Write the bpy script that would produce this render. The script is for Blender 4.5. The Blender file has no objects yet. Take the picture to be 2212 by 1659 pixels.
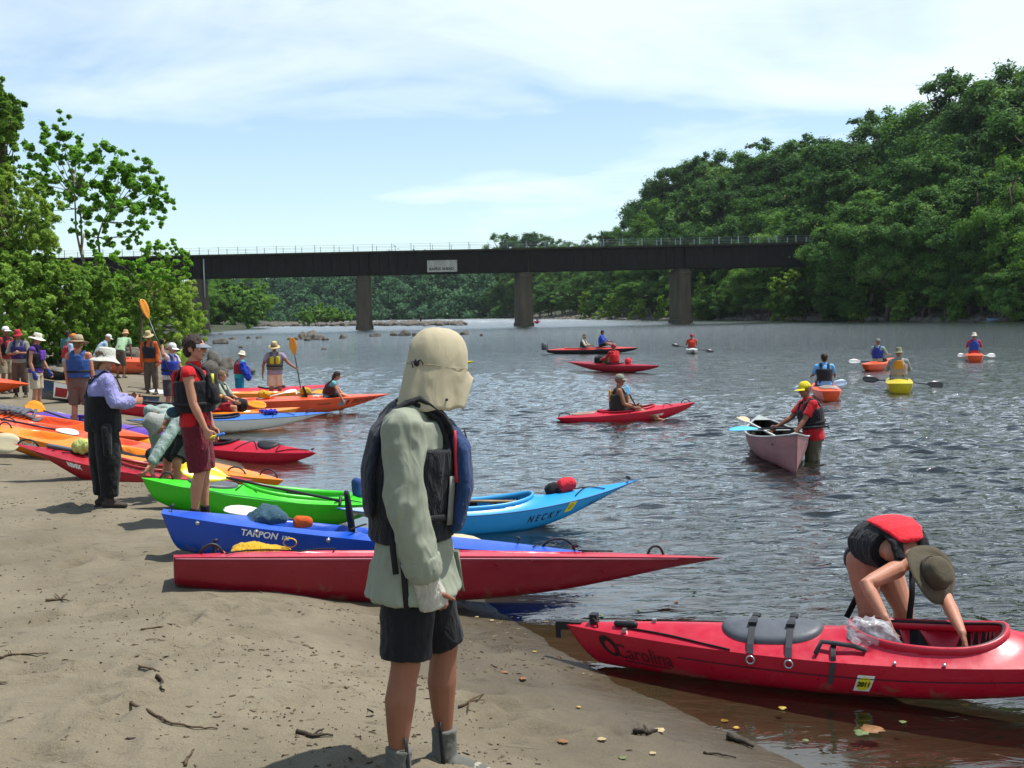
import bpy, bmesh, math, random
import numpy as np
from mathutils import Vector, Matrix, noise, Quaternion
R = math.radians
rnd = random.Random(11)
scn = bpy.context.scene
COL = scn.collection
# ------------------------------------------------------------------ camera
H = 2.35
F, CX, CY = 2432.0, 1106.0, 829.5
cam_d = bpy.data.cameras.new('camera'); cam = bpy.data.objects.new('camera', cam_d); COL.objects.link(cam)
cam_d.sensor_width = 36; cam_d.lens = F / 2212 * 36; cam_d.clip_start = 0.1; cam_d.clip_end = 12000
CR = Matrix.Rotation(R(90 - 3.63), 3, 'X') @ Matrix.Rotation(R(-1.2), 3, 'Z')
cam.matrix_world = Matrix.Translation((0, 0, H)) @ CR.to_4x4()
scn.camera = cam
CAMP = Vector((0, 0, H))
def ray(px, py): return CR @ Vector(((px - CX) / F, -(py - CY) / F, -1))
def atz(px, py, z):
    r = ray(px, py); return CAMP + r * ((z - H) / r.z)
def atd(px, py, d):
    r = ray(px, py); return CAMP + r * (d / r.y)
def hor(px): return 675 - 0.02095 * (px - CX)
# ------------------------------------------------------------------ colours and materials
def hx(h, k=1.0):
    h = h.lstrip('#'); o = []
    for i in (0, 2, 4):
        v = int(h[i:i+2], 16) / 255
        o.append((v / 12.92 if v <= .04045 else ((v + .055) / 1.055) ** 2.4) * k)
    return tuple(o)
_mats = {}
def new_mat(name):
    m = bpy.data.materials.new(name); m.use_nodes = True
    nt = m.node_tree; nt.nodes.clear()
    out = nt.nodes.new('ShaderNodeOutputMaterial')
    return m, nt, out
def N(nt, t, **kw):
    n = nt.nodes.new(t)
    for k, v in kw.items():
        if k in n.inputs.keys() if hasattr(n.inputs, 'keys') else False: n.inputs[k].default_value = v
        else: setattr(n, k, v)
    return n
def L(nt, a, b): nt.links.new(a, b)
def mixc(nt, fac, a, b, blend='MIX'):
    n = nt.nodes.new('ShaderNodeMix'); n.data_type = 'RGBA'; n.blend_type = blend
    for i, v in ((0, fac), (6, a), (7, b)):
        if isinstance(v, (int, float)): n.inputs[i].default_value = v
        elif isinstance(v, tuple): n.inputs[i].default_value = (*v[:3], 1)
        else: L(nt, v, n.inputs[i])
    return n.outputs[2]
def ramp(nt, src, stops):
    n = nt.nodes.new('ShaderNodeValToRGB'); e = n.color_ramp.elements
    while len(e) < len(stops): e.new(0.5)
    for el, (p, c) in zip(e, stops):
        el.position = p; el.color = (*c, 1) if isinstance(c, tuple) else (c, c, c, 1)
    L(nt, src, n.inputs[0]); return n.outputs[0]
def noise_tex(nt, scale, detail=4, rough=.55, vec=None, dist=0):
    n = nt.nodes.new('ShaderNodeTexNoise'); n.inputs['Scale'].default_value = scale
    n.inputs['Detail'].default_value = detail; n.inputs['Roughness'].default_value = rough; n.inputs['Distortion'].default_value = dist
    if vec is not None: L(nt, vec, n.inputs['Vector'])
    return n.outputs['Fac']
def objvec(nt, sc=(1, 1, 1)):
    t = nt.nodes.new('ShaderNodeTexCoord'); mp = nt.nodes.new('ShaderNodeMapping'); mp.inputs['Scale'].default_value = sc
    L(nt, t.outputs['Object'], mp.inputs['Vector']); return mp.outputs['Vector']
def mat(name, rgb, rough=.6, var=.18, vscale=9, bump=.15, bscale=60, spec=.4, coat=0, metal=0, stretch=(1, 1, 1), trans=0, sheen=0, bdist=.004):
    """a principled surface whose colour is broken up by two noises and whose normal is broken up by a third"""
    if name in _mats: return _mats[name]
    if isinstance(rgb, str): rgb = hx(rgb)
    m, nt, out = new_mat(name)
    p = nt.nodes.new('ShaderNodeBsdfPrincipled'); L(nt, p.outputs[0], out.inputs[0])
    v = objvec(nt, stretch)
    f1 = noise_tex(nt, vscale, 5, .6, v)
    lo = tuple(c * (1 - var) for c in rgb); hi = tuple(min(1, c * (1 + var)) for c in rgb)
    r = ramp(nt, f1, [(.3, lo), (.7, hi)])
    L(nt, r, p.inputs['Base Color'])
    p.inputs['Roughness'].default_value = rough; p.inputs['Metallic'].default_value = metal
    p.inputs['Specular IOR Level'].default_value = spec; p.inputs['Coat Weight'].default_value = coat
    p.inputs['Coat Roughness'].default_value = .15
    p.inputs['Transmission Weight'].default_value = trans
    p.inputs['Sheen Weight'].default_value = sheen
    if bump:
        b = nt.nodes.new('ShaderNodeBump'); b.inputs['Strength'].default_value = bump; b.inputs['Distance'].default_value = bdist
        L(nt, noise_tex(nt, bscale, 3, .6, v), b.inputs['Height']); L(nt, b.outputs[0], p.inputs['Normal'])
    _mats[name] = m; return m
def plastic(name, rgb, var=.1):
    """rotomoulded polyethylene: slightly waxy, scuffed, faintly orange-peeled"""
    if name in _mats: return _mats[name]
    if isinstance(rgb, str): rgb = hx(rgb)
    m, nt, out = new_mat(name)
    p = nt.nodes.new('ShaderNodeBsdfPrincipled'); L(nt, p.outputs[0], out.inputs[0])
    v = objvec(nt); vs = objvec(nt, (1.2, 14, 22))
    r = ramp(nt, noise_tex(nt, 3, 5, .65, v), [(.3, tuple(c * (1 - var) for c in rgb)), (.7, tuple(min(1, c * (1 + var)) for c in rgb))])
    sc = ramp(nt, noise_tex(nt, 5, 6, .75, vs), [(.62, 0.0), (.72, 1.0)])
    pale = tuple(c * .75 + .12 for c in rgb)
    mm = nt.nodes.new('ShaderNodeMath'); mm.operation = 'MULTIPLY'; mm.inputs[1].default_value = .5; L(nt, sc, mm.inputs[0])
    c_ = mixc(nt, mm.outputs[0], r, pale)
    # dried mud splashed up from the keel
    spz = nt.nodes.new('ShaderNodeSeparateXYZ'); L(nt, v, spz.inputs[0])
    ad = nt.nodes.new('ShaderNodeMath'); ad.operation = 'MULTIPLY_ADD'; ad.inputs[1].default_value = -1.6; L(nt, spz.outputs[2], ad.inputs[0]); L(nt, noise_tex(nt, 9, 7, .7, v), ad.inputs[2])
    md = ramp(nt, ad.outputs[0], [(.92, 0.0), (1.05, .45)])
    L(nt, mixc(nt, md, c_, hx('6b6048')), p.inputs['Base Color'])
    rr = ramp(nt, noise_tex(nt, 12, 4, .6, v), [(.3, .26), (.75, .48)]); L(nt, rr, p.inputs['Roughness'])
    p.inputs['Specular IOR Level'].default_value = .5
    b = nt.nodes.new('ShaderNodeBump'); b.inputs['Strength'].default_value = .12; b.inputs['Distance'].default_value = .004
    L(nt, noise_tex(nt, 14, 4, .6, v), b.inputs['Height']); L(nt, b.outputs[0], p.inputs['Normal'])
    _mats[name] = m; return m
def fabric(name, rgb, var=.12, fold=.28, fs=11):
    """woven cloth: fine weave plus soft creases"""
    if name in _mats: return _mats[name]
    if isinstance(rgb, str): rgb = hx(rgb)
    m, nt, out = new_mat(name)
    p = nt.nodes.new('ShaderNodeBsdfPrincipled'); L(nt, p.outputs[0], out.inputs[0])
    v = objvec(nt); vz = objvec(nt, (1, 1, .45))
    r = ramp(nt, noise_tex(nt, 7, 6, .65, v), [(.3, tuple(c * (1 - var) for c in rgb)), (.7, tuple(min(1, c * (1 + var)) for c in rgb))])
    L(nt, r, p.inputs['Base Color']); p.inputs['Roughness'].default_value = .82
    p.inputs['Specular IOR Level'].default_value = .25; p.inputs['Sheen Weight'].default_value = .06
    b1 = nt.nodes.new('ShaderNodeBump'); b1.inputs['Strength'].default_value = .25; b1.inputs['Distance'].default_value = .0015
    L(nt, noise_tex(nt, 300, 2, .5, v), b1.inputs['Height'])
    b2 = nt.nodes.new('ShaderNodeBump'); b2.inputs['Strength'].default_value = fold; b2.inputs['Distance'].default_value = .02
    rdg = nt.nodes.new('ShaderNodeMath'); rdg.operation = 'PINGPONG'; rdg.inputs[1].default_value = .5; L(nt, noise_tex(nt, fs, 3 if fs > 8 else 2, .55, vz, 1.6), rdg.inputs[0])
    sft = ramp(nt, rdg.outputs[0], [(.30 if fs > 8 else .1, 0.0), (.5, 1.0)])
    L(nt, sft, b2.inputs['Height']); L(nt, b1.outputs[0], b2.inputs['Normal'])
    L(nt, b2.outputs[0], p.inputs['Normal'])
    _mats[name] = m; return m
# ------------------------------------------------------------------ objects
def tag(o, label=None, cat=None, group=None, kind=None):
    if label: o['label'] = label
    if cat: o['category'] = cat
    if group: o['group'] = group
    if kind: o['kind'] = kind
    return o
def empty(name, loc=(0, 0, 0), rz=0.0):
    o = bpy.data.objects.new(name, None); COL.objects.link(o); o.location = loc; o.rotation_euler = (0, 0, rz)
    o.empty_display_size = .1
    return o
def thing(name, label, cat, loc=(0, 0, 0), rz=0.0, group=None):
    return tag(empty(name, loc, rz), label, cat, group)
def link_mesh(name, me, mats, parent=None, smooth=True):
    o = bpy.data.objects.new(name, me); COL.objects.link(o)
    for m in (mats if isinstance(mats, (list, tuple)) else [mats]): me.materials.append(m)
    if smooth: me.polygons.foreach_set('use_smooth', [True] * len(me.polygons))
    if parent is not None: o.parent = parent
    return o
def copy_tree(o, parent=None):
    c = o.copy(); COL.objects.link(c); c.parent = parent
    for ch in list(o.children): copy_tree(ch, c)
    return c
class MB:
    """collects polygons; build() links them as one mesh object"""
    def __init__(s): s.v = []; s.f = []; s.m = []; s.mi = 0
    def add(s, vs, fs):
        b = len(s.v); s.v.extend([tuple(x) for x in vs]); s.f.extend([[b + i for i in f] for f in fs]); s.m.extend([s.mi] * len(fs)); return b
    def box(s, c, d, rot=None):
        x, y, z = d[0] / 2, d[1] / 2, d[2] / 2
        vs = [Vector((a * x, b * y, e * z)) for a in (-1, 1) for b in (-1, 1) for e in (-1, 1)]
        if rot is not None: vs = [rot @ v for v in vs]
        vs = [v + Vector(c) for v in vs]
        s.add(vs, [(0, 1, 3, 2), (4, 6, 7, 5), (0, 4, 5, 1), (2, 3, 7, 6), (0, 2, 6, 4), (1, 5, 7, 3)])
    def tube(s, pts, rad, n=8, side=None, cap=True, closed=False):
        """swept tube; rad = number, list, or list of (a,b) ellipse radii; side = vector or list of vectors for the first ellipse axis"""
        pts = [Vector(p) for p in pts]; k = len(pts)
        if not isinstance(rad, (list, tuple)): rad = [rad] * k
        rings = []; prev = None
        for i, p in enumerate(pts):
            if closed: t = pts[(i + 1) % k] - pts[i - 1]
            else: t = pts[min(i + 1, k - 1)] - pts[max(i - 1, 0)]
            if t.length < 1e-9: t = Vector((0, 0, 1))
            t.normalize()
            sd = side[i] if isinstance(side, list) else side
            if sd is None: sd = prev if prev is not None else (Vector((0, 0, 1)) if abs(t.z) < .9 else Vector((1, 0, 0)))
            u = sd - t * sd.dot(t)
            if u.length < 1e-6: u = t.orthogonal()
            u.normalize(); w = t.cross(u); prev = u
            a, b = rad[i] if isinstance(rad[i], (list, tuple)) else (rad[i], rad[i])
            rings.append([p + u * (a * math.cos(2 * math.pi * j / n)) + w * (b * math.sin(2 * math.pi * j / n)) for j in range(n)])
        vs = [v for r in rings for v in r]; fs = []
        for i in range(k if closed else k - 1):
            i2 = (i + 1) % k
            for j in range(n): fs.append((i * n + j, i * n + (j + 1) % n, i2 * n + (j + 1) % n, i2 * n + j))
        if cap and not closed:
            fs.append(tuple(range(n - 1, -1, -1))); fs.append(tuple((k - 1) * n + j for j in range(n)))
        s.add(vs, fs)
    def rtube(s, pts, rad, n=10, side=None):
        """tube with rounded ends"""
        pts = [Vector(p) for p in pts]; k = len(pts)
        if not isinstance(rad, (list, tuple)): rad = [rad] * k
        rr = [r if isinstance(r, (list, tuple)) else (r, r) for r in rad]
        sl = side if isinstance(side, list) else [side] * k
        P, Q, S = [], [], []
        d0 = (pts[1] - pts[0]).normalized(); d1 = (pts[-1] - pts[-2]).normalized()
        for a in (80, 50, 22):
            m0 = min(rr[0]); P.append(pts[0] - d0 * m0 * math.sin(R(a))); Q.append((rr[0][0] * math.cos(R(a)), rr[0][1] * math.cos(R(a)))); S.append(sl[0])
        P += pts; Q += rr; S += sl
        for a in (22, 50, 80):
            m1 = min(rr[-1]); P.append(pts[-1] + d1 * m1 * math.sin(R(a))); Q.append((rr[-1][0] * math.cos(R(a)), rr[-1][1] * math.cos(R(a)))); S.append(sl[-1])
        s.tube(P, Q, n, S if side is not None else None)
    def ball(s, c, r, rot=None, n=12, m=8):
        c = Vector(c); r = r if isinstance(r, (list, tuple)) else (r, r, r)
        vs = []; fs = []
        for i in range(1, m):
            a = math.pi * i / m
            for j in range(n):
                b = 2 * math.pi * j / n
                v = Vector((r[0] * math.sin(a) * math.cos(b), r[1] * math.sin(a) * math.sin(b), r[2] * math.cos(a)))
                vs.append(c + (rot @ v if rot is not None else v))
        t = Vector((0, 0, r[2])); t = rot @ t if rot is not None else t
        vs += [c + t, c - t]; T = len(vs) - 2
        for i in range(m - 2):
            for j in range(n): fs.append((i * n + j, (i + 1) * n + j, (i + 1) * n + (j + 1) % n, i * n + (j + 1) % n))
        for j in range(n): fs.append((T, j, (j + 1) % n)); fs.append((T + 1, (m - 2) * n + (j + 1) % n, (m - 2) * n + j))
        s.add(vs, fs)
    def grid(s, fn, nu, nv, closeu=False):
        vs = [fn(i, j) for i in range(nu) for j in range(nv)]; fs = []
        for i in range(nu if closeu else nu - 1):
            for j in range(nv - 1): fs.append((i * nv + j, ((i + 1) % nu) * nv + j, ((i + 1) % nu) * nv + j + 1, i * nv + j + 1))
        s.add(vs, fs)
    def mesh(s, name='mesh'):
        me = bpy.data.meshes.new(name); me.from_pydata(s.v, [], s.f); me.polygons.foreach_set('material_index', s.m); me.update(); return me
    def build(s, name, mats, parent=None, smooth=True, off=None):
        if off is not None: s.v = [(x - off[0], y - off[1], z - off[2]) for x, y, z in s.v]
        o = link_mesh(name, s.mesh(name), mats, parent, smooth); o.data.polygons.foreach_set('material_index', s.m); o.data.update(); return o
def fuse(mb, voxel, smooth=3, fac=.5):
    """all closed pieces of mb melted into one continuous surface"""
    me = mb.mesh('fuse'); o = bpy.data.objects.new('fuse', me); COL.objects.link(o)
    md = o.modifiers.new('r', 'REMESH'); md.mode = 'VOXEL'; md.voxel_size = voxel; md.adaptivity = 0
    if smooth:
        sm = o.modifiers.new('s', 'SMOOTH'); sm.factor = fac; sm.iterations = smooth
    dg = bpy.context.evaluated_depsgraph_get()
    r = bpy.data.meshes.new_from_object(o.evaluated_get(dg))
    bpy.data.objects.remove(o); bpy.data.meshes.remove(me)
    r.materials.clear()
    return r
def np_mesh(name, V, Fq, mats, parent=None, smooth=True, attrs=None, mi=None):
    """fast mesh from numpy: V (n,3), Fq (m,k)"""
    me = bpy.data.meshes.new(name); n, k = Fq.shape
    me.vertices.add(len(V)); me.vertices.foreach_set('co', V.astype(np.float32).ravel())
    me.loops.add(n * k); me.loops.foreach_set('vertex_index', Fq.astype(np.int32).ravel())
    me.polygons.add(n); me.polygons.foreach_set('loop_start', np.arange(0, n * k, k, dtype=np.int32))
    me.update(calc_edges=True)
    if mi is not None: me.polygons.foreach_set('material_index', mi.astype(np.int32))
    for nm, (dom, arr) in (attrs or {}).items():
        a = me.attributes.new(nm, 'FLOAT', dom); a.data.foreach_set('value', arr.astype(np.float32).ravel())
    me.validate()
    return link_mesh(name, me, mats, parent, smooth)
CLX, CLY = 1.7, .3
# ------------------------------------------------------------------ sun, sky, view
SUN_EL, SUN_AZ = 69.0, 78.0            # azimuth clockwise from +Y (straight ahead)
scn.view_settings.view_transform = 'Standard'; scn.view_settings.look = 'None'
scn.view_settings.exposure = 0.5; scn.view_settings.gamma = 1.0
sl = bpy.data.lights.new('sun', 'SUN'); sl.energy = 5.0; sl.angle = R(.53); sl.color = (1, .965, .91)
so = bpy.data.objects.new('sun', sl); COL.objects.link(so)
sd = Vector((math.cos(R(SUN_EL)) * math.sin(R(SUN_AZ)), math.cos(R(SUN_EL)) * math.cos(R(SUN_AZ)), math.sin(R(SUN_EL))))
so.rotation_euler = sd.to_track_quat('Z', 'Y').to_euler(); so.location = sd * 60
w = bpy.data.worlds.new('World'); scn.world = w; w.use_nodes = True
nt = w.node_tree; nt.nodes.clear()
wo = nt.nodes.new('ShaderNodeOutputWorld'); bg = nt.nodes.new('ShaderNodeBackground'); L(nt, bg.outputs[0], wo.inputs[0])
sky = nt.nodes.new('ShaderNodeTexSky'); sky.sky_type = 'NISHITA'; sky.sun_disc = False
sky.sun_elevation = R(SUN_EL); sky.sun_rotation = R(SUN_AZ); sky.air_density = 1.1; sky.dust_density = .25; sky.ozone_density = 3.0
tc = nt.nodes.new('ShaderNodeTexCoord'); sx = nt.nodes.new('ShaderNodeSeparateXYZ'); L(nt, tc.outputs['Generated'], sx.inputs[0])
def mth(op, a, b=None, c=None, clamp=False, t=None):
    n = (t or nt).nodes.new('ShaderNodeMath'); n.operation = op; n.use_clamp = clamp
    for i, v in enumerate((a, b, c)):
        if v is None: continue
        if isinstance(v, (int, float)): n.inputs[i].default_value = v
        else: L(t or nt, v, n.inputs[i])
    return n.outputs[0]
zz = mth('ADD', mth('MAXIMUM', sx.outputs[2], 0.0), .16)
cb = nt.nodes.new('ShaderNodeCombineXYZ'); L(nt, mth('DIVIDE', sx.outputs[0], zz), cb.inputs[0]); L(nt, mth('DIVIDE', sx.outputs[1], zz), cb.inputs[1]); cb.inputs[2].default_value = 3.7
mp = nt.nodes.new('ShaderNodeMapping'); mp.inputs['Scale'].default_value = (.8, 1.2, 1); mp.inputs['Location'].default_value = (CLX, CLY, 0)
L(nt, cb.outputs[0], mp.inputs[0])
n1 = noise_tex(nt, 1.1, 6, .52, mp.outputs[0], .5)
n2 = noise_tex(nt, 4.2, 9, .6, mp.outputs[0], 1.0)
# cloud cover thickens with height and to the right, as the photographed sky does
cov = mth('ADD', mth('SUBTRACT', mth('MULTIPLY', mth('MINIMUM', sx.outputs[2], .34), 1.35), mth('MULTIPLY', mth('MAXIMUM', mth('SUBTRACT', sx.outputs[2], .42), 0.0), 2.2)), mth('MULTIPLY', sx.outputs[0], .20))
dens = mth('ADD', mth('ADD', mth('MULTIPLY', n1, 1.0), mth('MULTIPLY', n2, .16)), cov)
cl = ramp(nt, dens, [(.74, 0.0), (1.14, 1.0)])
cl = mth('POWER', cl, .8)
lp = mth('SUBTRACT', 1.0, mth('MULTIPLY', mth('MAXIMUM', sx.outputs[2], 0.0), 3.0), clamp=True)
skyc = mixc(nt, mth('MULTIPLY', mth('POWER', lp, 3.0), .34), sky.outputs[0], (6.4, 8.3, 9.8))
skyc = mixc(nt, 1.0, skyc, (1.10, 1.19, 1.20), 'MULTIPLY'); skyc = mixc(nt, .17, skyc, (8.2, 9.1, 9.7))
L(nt, mixc(nt, mth('MULTIPLY', cl, .66), skyc, (8.9, 9.7, 10.0)), bg.inputs[0])
bg.inputs[1].default_value = .092
# ------------------------------------------------------------------ lie of the land
_sh = np.array([(26, -40), (8.4, -10), (3.94, 0), (2.3, 3.7), (1.38, 5.75), (.96, 6.41), (.52, 7.16), (.22, 7.86), (-.12, 8.72), (-.85, 10.6), (-2.1, 13), (-3.6, 16), (-5.2, 20),
    (-6.8, 25), (-8.8, 32), (-11.6, 42), (-16, 56), (-23.5, 80), (-31, 104), (-39, 135), (-49, 180), (-60, 250), (-74, 340), (-110, 560), (-230, 860), (-560, 1260), (-1500, 2300), (-2600, 3300)], float)
_rb = np.array([(220, -60), (150, 40), (98, 90), (76, 118), (63.5, 139), (56, 170), (49, 200), (37, 255), (22, 325), (4, 430), (-22, 560), (-90, 730), (-250, 930), (-600, 1330), (-1500, 2450), (-2500, 3400)], float)
def s_left(x, y):
    xs = np.interp(y, _sh[:, 1], _sh[:, 0]); d = (np.interp(y + .8, _sh[:, 1], _sh[:, 0]) - np.interp(y - .8, _sh[:, 1], _sh[:, 0])) / 1.6
    return (xs - x) / np.sqrt(1 + d * d)
def s_right(x, y):
    xs = np.interp(y, _rb[:, 1], _rb[:, 0]); d = (np.interp(y + 8, _rb[:, 1], _rb[:, 0]) - np.interp(y - 8, _rb[:, 1], _rb[:, 0])) / 16
    return (x - xs) / np.sqrt(1 + d * d)
def smin(a, b, k):
    h = np.clip(.5 + .5 * (b - a) / k, 0, 1); return b * (1 - h) + a * h - k * h * (1 - h)
def h_near(x, y):
    s = s_left(x, y)
    land = smin(.215 * s, .43 + .012 * (s - 2), .12) + np.clip(s - 9, 0, 40) * .02
    wet = np.where(s > -3, .1 * s, -.3 + .05 * (s + 3)); wet = np.maximum(wet, -1.6)
    return np.where(s > 0, land, wet)
def gz(x, y): return float(h_near(np.array([x]), np.array([y]))[0])
def h_far(x, y):
    sl_, sr = s_left(x, y), s_right(x, y)
    hl = np.minimum(.5 + .03 * sl_, 6) + np.clip(sl_ - 60, 0, 500) * .03
    hr = np.minimum(.25 * sr, 1.2) + np.clip(sr - 5, 0, 80) * .19 + np.clip(sr - 85, 0, 400) * .03
    return np.where(sl_ > 0, hl, np.where(sr > 0, hr, -2.2))
def gzf(x, y): return float(h_far(np.array([float(x)]), np.array([float(y)]))[0])
def fan(ys, ncol, lo, hi):
    """rows at the given y, columns spread between lo(y) and hi(y)"""
    t = np.linspace(0, 1, ncol); Y = np.repeat(ys[:, None], ncol, 1); a, b = lo(ys)[:, None], hi(ys)[:, None]
    X = a + (b - a) * t[None, :]; n = len(ys)
    i = np.arange(n - 1)[:, None] * ncol + np.arange(ncol - 1)[None, :]
    Fq = np.stack([i, i + 1, i + 1 + ncol, i + ncol], -1).reshape(-1, 4)
    return X.ravel(), Y.ravel(), Fq
def geo(a, b, n): return a * (b / a) ** (np.arange(n) / (n - 1))
rs = np.random.RandomState(4)
_vt = {}
def vnoise(x, y, sc, seed=0):
    """smooth value noise in numpy"""
    if seed not in _vt: _vt[seed] = np.random.RandomState(seed).rand(256, 256)
    T = _vt[seed]
    u, v = x * sc + 1000, y * sc + 1000; i, j = np.floor(u).astype(int), np.floor(v).astype(int); a, b = u - i, v - j
    a, b = a * a * (3 - 2 * a), b * b * (3 - 2 * b); g = lambda p, q: T[p % 256, q % 256]
    return (g(i, j) * (1 - a) + g(i + 1, j) * a) * (1 - b) + (g(i, j + 1) * (1 - a) + g(i + 1, j + 1) * a) * b - .5
# ---- beach and the bed it runs down to
ys = np.concatenate([np.linspace(-40, 2.6, 24), geo(2.7, 110, 620)])
X, Y, Fq = fan(ys, 620, lambda y: -(.62 * np.maximum(y, 0) + 9) - np.where(y < 2.6, 12, 0), lambda y: .38 * np.maximum(y, 0) + 7 + np.where(y < 2.6, 20, 0))
Z = h_near(X, Y); s = s_left(X, Y); dry = np.clip(s / 1.2, 0, 1)
Z = Z + (vnoise(X, Y, .55, 1) * .07 + vnoise(X, Y, 1.7, 2) * .035) * dry + vnoise(X, Y, 5, 3) * .014 * np.clip(s / .5 + .5, .2, 1) + vnoise(X, Y, 14, 5) * .007 * np.clip(s / .5 + .5, .1, 1) + vnoise(X * .4 + Y * .9, Y * .4 - X * .5, 4, 8) * .012 * dry
# grooves where hulls were dragged down to the water
for (ax_, ay_, bx_, by_) in ((-4.4, 6.9, -1.0, 7.7), (-5.2, 9.4, -3.6, 9.9), (-3.9, 5.2, -1.7, 6.3), (-6.8, 12.6, -4.6, 12.2), (-3.4, 7.0, -1.6, 7.3)):
    ux, uy = bx_ - ax_, by_ - ay_; ll = math.hypot(ux, uy); ux, uy = ux / ll, uy / ll; tt = (X - ax_) * ux + (Y - ay_) * uy; qq = -(X - ax_) * uy + (Y - ay_) * ux + .05 * np.sin(tt * 1.9); en = np.clip(tt / .4, 0, 1) * np.clip((ll - tt) / .5, 0, 1)
    Z += en * (-.028 * np.exp(-(qq / .07) ** 2) + .014 * np.exp(-((abs(qq) - .15) / .05) ** 2))
# footprints trodden into the dry sand
for k in range(240):
    fx, fy = rs.uniform(-5, .6), rs.uniform(3.2, 12)
    if k < 26: fx, fy = -1.95 + rs.uniform(-.45, .35), 4.4 + k * .13
    if float(s_left(np.array([fx]), np.array([fy]))[0]) < .5: continue
    a = rs.uniform(-.5, .5) + (1.2 if k % 3 else .2); ca, sa = math.cos(a), math.sin(a); m = (abs(X - fx) < .5) & (abs(Y - fy) < .5)
    u = ((X[m] - fx) * ca + (Y[m] - fy) * sa) / .16; v = (-(X[m] - fx) * sa + (Y[m] - fy) * ca) / .075; q = u * u + v * v
    Z[m] += rs.uniform(.018, .04) * (-np.exp(-q * 1.1) + .5 * np.exp(-(np.sqrt(q) - 1.5) ** 2 * 5))
m, nt, out = new_mat('sand')
p = nt.nodes.new('ShaderNodeBsdfPrincipled'); L(nt, p.outputs[0], out.inputs[0])
v = objvec(nt); vst = objvec(nt, (.55, 1.0, 1))
c1 = ramp(nt, noise_tex(nt, 1.1, 7, .62, v), [(.3, hx('625a48')), (.55, hx('706755')), (.75, hx('7d745f'))])
c2 = ramp(nt, noise_tex(nt, 150, 3, .7, v), [(.3, .70), (.7, 1.18)])
c = mixc(nt, 1.0, c1, c2, 'MULTIPLY')
dk = ramp(nt, noise_tex(nt, 6.5, 9, .72, vst, .8), [(.585, 0.0), (.66, 1.0)])       # scraps of bark and silt trodden in
c = mixc(nt, mth('MULTIPLY', dk, .6, t=nt), c, hx('3c362c'))
pz = nt.nodes.new('ShaderNodeNewGeometry'); sp = nt.nodes.new('ShaderNodeSeparateXYZ'); L(nt, pz.outputs['Position'], sp.inputs[0])
hz = mth('ADD', sp.outputs[2], mth('MULTIPLY', mth('SUBTRACT', noise_tex(nt, 1.3, 7, .68, v), .5, t=nt), .34, t=nt), t=nt)
wetf = ramp(nt, hz, [(.05, 1.0), (.22, .6), (.40, 0.0)])
wetc = mixc(nt, 1.0, c, (.40, .365, .31), 'MULTIPLY')
c = mixc(nt, wetf, c, wetc)
uw = ramp(nt, sp.outputs[2], [(0.0, 1.0), (.012, 0.0)])
neg = mth('MULTIPLY', mth('MULTIPLY', sp.outputs[2], -1, t=nt), 1.7, clamp=True, t=nt)
bed = mixc(nt, neg, hx('3f392a'), hx('27251b')); bed = mixc(nt, 1.0, bed, c2, 'MULTIPLY')
bed = mixc(nt, ramp(nt, noise_tex(nt, 2.2, 5, .6, v), [(.45, 0.0), (.65, .6)]), bed, hx('382c1a'))
c = mixc(nt, uw, c, bed)
L(nt, c, p.inputs['Base Color'])
rr = nt.nodes.new('ShaderNodeMapRange'); rr.inputs[3].default_value = .95; rr.inputs[4].default_value = .38; L(nt, ramp(nt, hz, [(.02, 1.0), (.12, .5), (.26, 0.0)]), rr.inputs[0]); L(nt, rr.outputs[0], p.inputs['Roughness'])
p.inputs['Specular IOR Level'].default_value = .35
b1 = nt.nodes.new('ShaderNodeBump'); b1.inputs['Strength'].default_value = .7; b1.inputs['Distance'].default_value = .012; L(nt, noise_tex(nt, 45, 6, .7, v), b1.inputs['Height'])
b2 = nt.nodes.new('ShaderNodeBump'); b2.inputs['Strength'].default_value = .8; b2.inputs['Distance'].default_value = .045; L(nt, noise_tex(nt, 7, 5, .62, vst, .5), b2.inputs['Height']); L(nt, b1.outputs[0], b2.inputs['Normal'])
L(nt, b2.outputs[0], p.inputs['Normal'])
SAND = m
BEACH = tag(np_mesh('beach', np.stack([X, Y, Z], 1), Fq, SAND), kind='structure')
# ---- the land beyond: one coarse sheet to the horizon, kept below the beach where they overlap
gx = np.concatenate([-geo(4000, 420, 26), np.linspace(-400, 400, 220), geo(420, 4000, 26)])
gy = np.concatenate([np.linspace(-900, -60, 16), np.linspace(-50, 500, 180), geo(515, 5000, 60)])
X, Y = [q.ravel() for q in np.meshgrid(gx, gy)]
Z = h_far(X, Y); near = (Y < 106) & (X > -(.62 * np.maximum(Y, 0) + 8)) & (X < .38 * np.maximum(Y, 0) + 60)
Z = np.where(near, np.minimum(Z, h_near(X, Y) - .6), Z) + vnoise(X, Y, .06, 6) * np.where(Z > .2, 1.2, .3)
n = len(gx); i = np.arange(len(gy) - 1)[:, None] * n + np.arange(n - 1)[None, :]
Fq = np.stack([i, i + 1, i + 1 + n, i + n], -1).reshape(-1, 4)
m, nt, out = new_mat('earth'); p = nt.nodes.new('ShaderNodeBsdfPrincipled'); L(nt, p.outputs[0], out.inputs[0]); v = objvec(nt)
c = ramp(nt, noise_tex(nt, .35, 8, .65, v), [(.3, hx('2c261c')), (.5, hx('2f351e')), (.7, hx('28381a'))])
L(nt, c, p.inputs['Base Color']); p.inputs['Roughness'].default_value = .95
b1 = nt.nodes.new('ShaderNodeBump'); b1.inputs['Distance'].default_value = .3; L(nt, noise_tex(nt, 1.5, 6, .7, v), b1.inputs['Height']); L(nt, b1.outputs[0], p.inputs['Normal'])
EARTH = m
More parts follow.
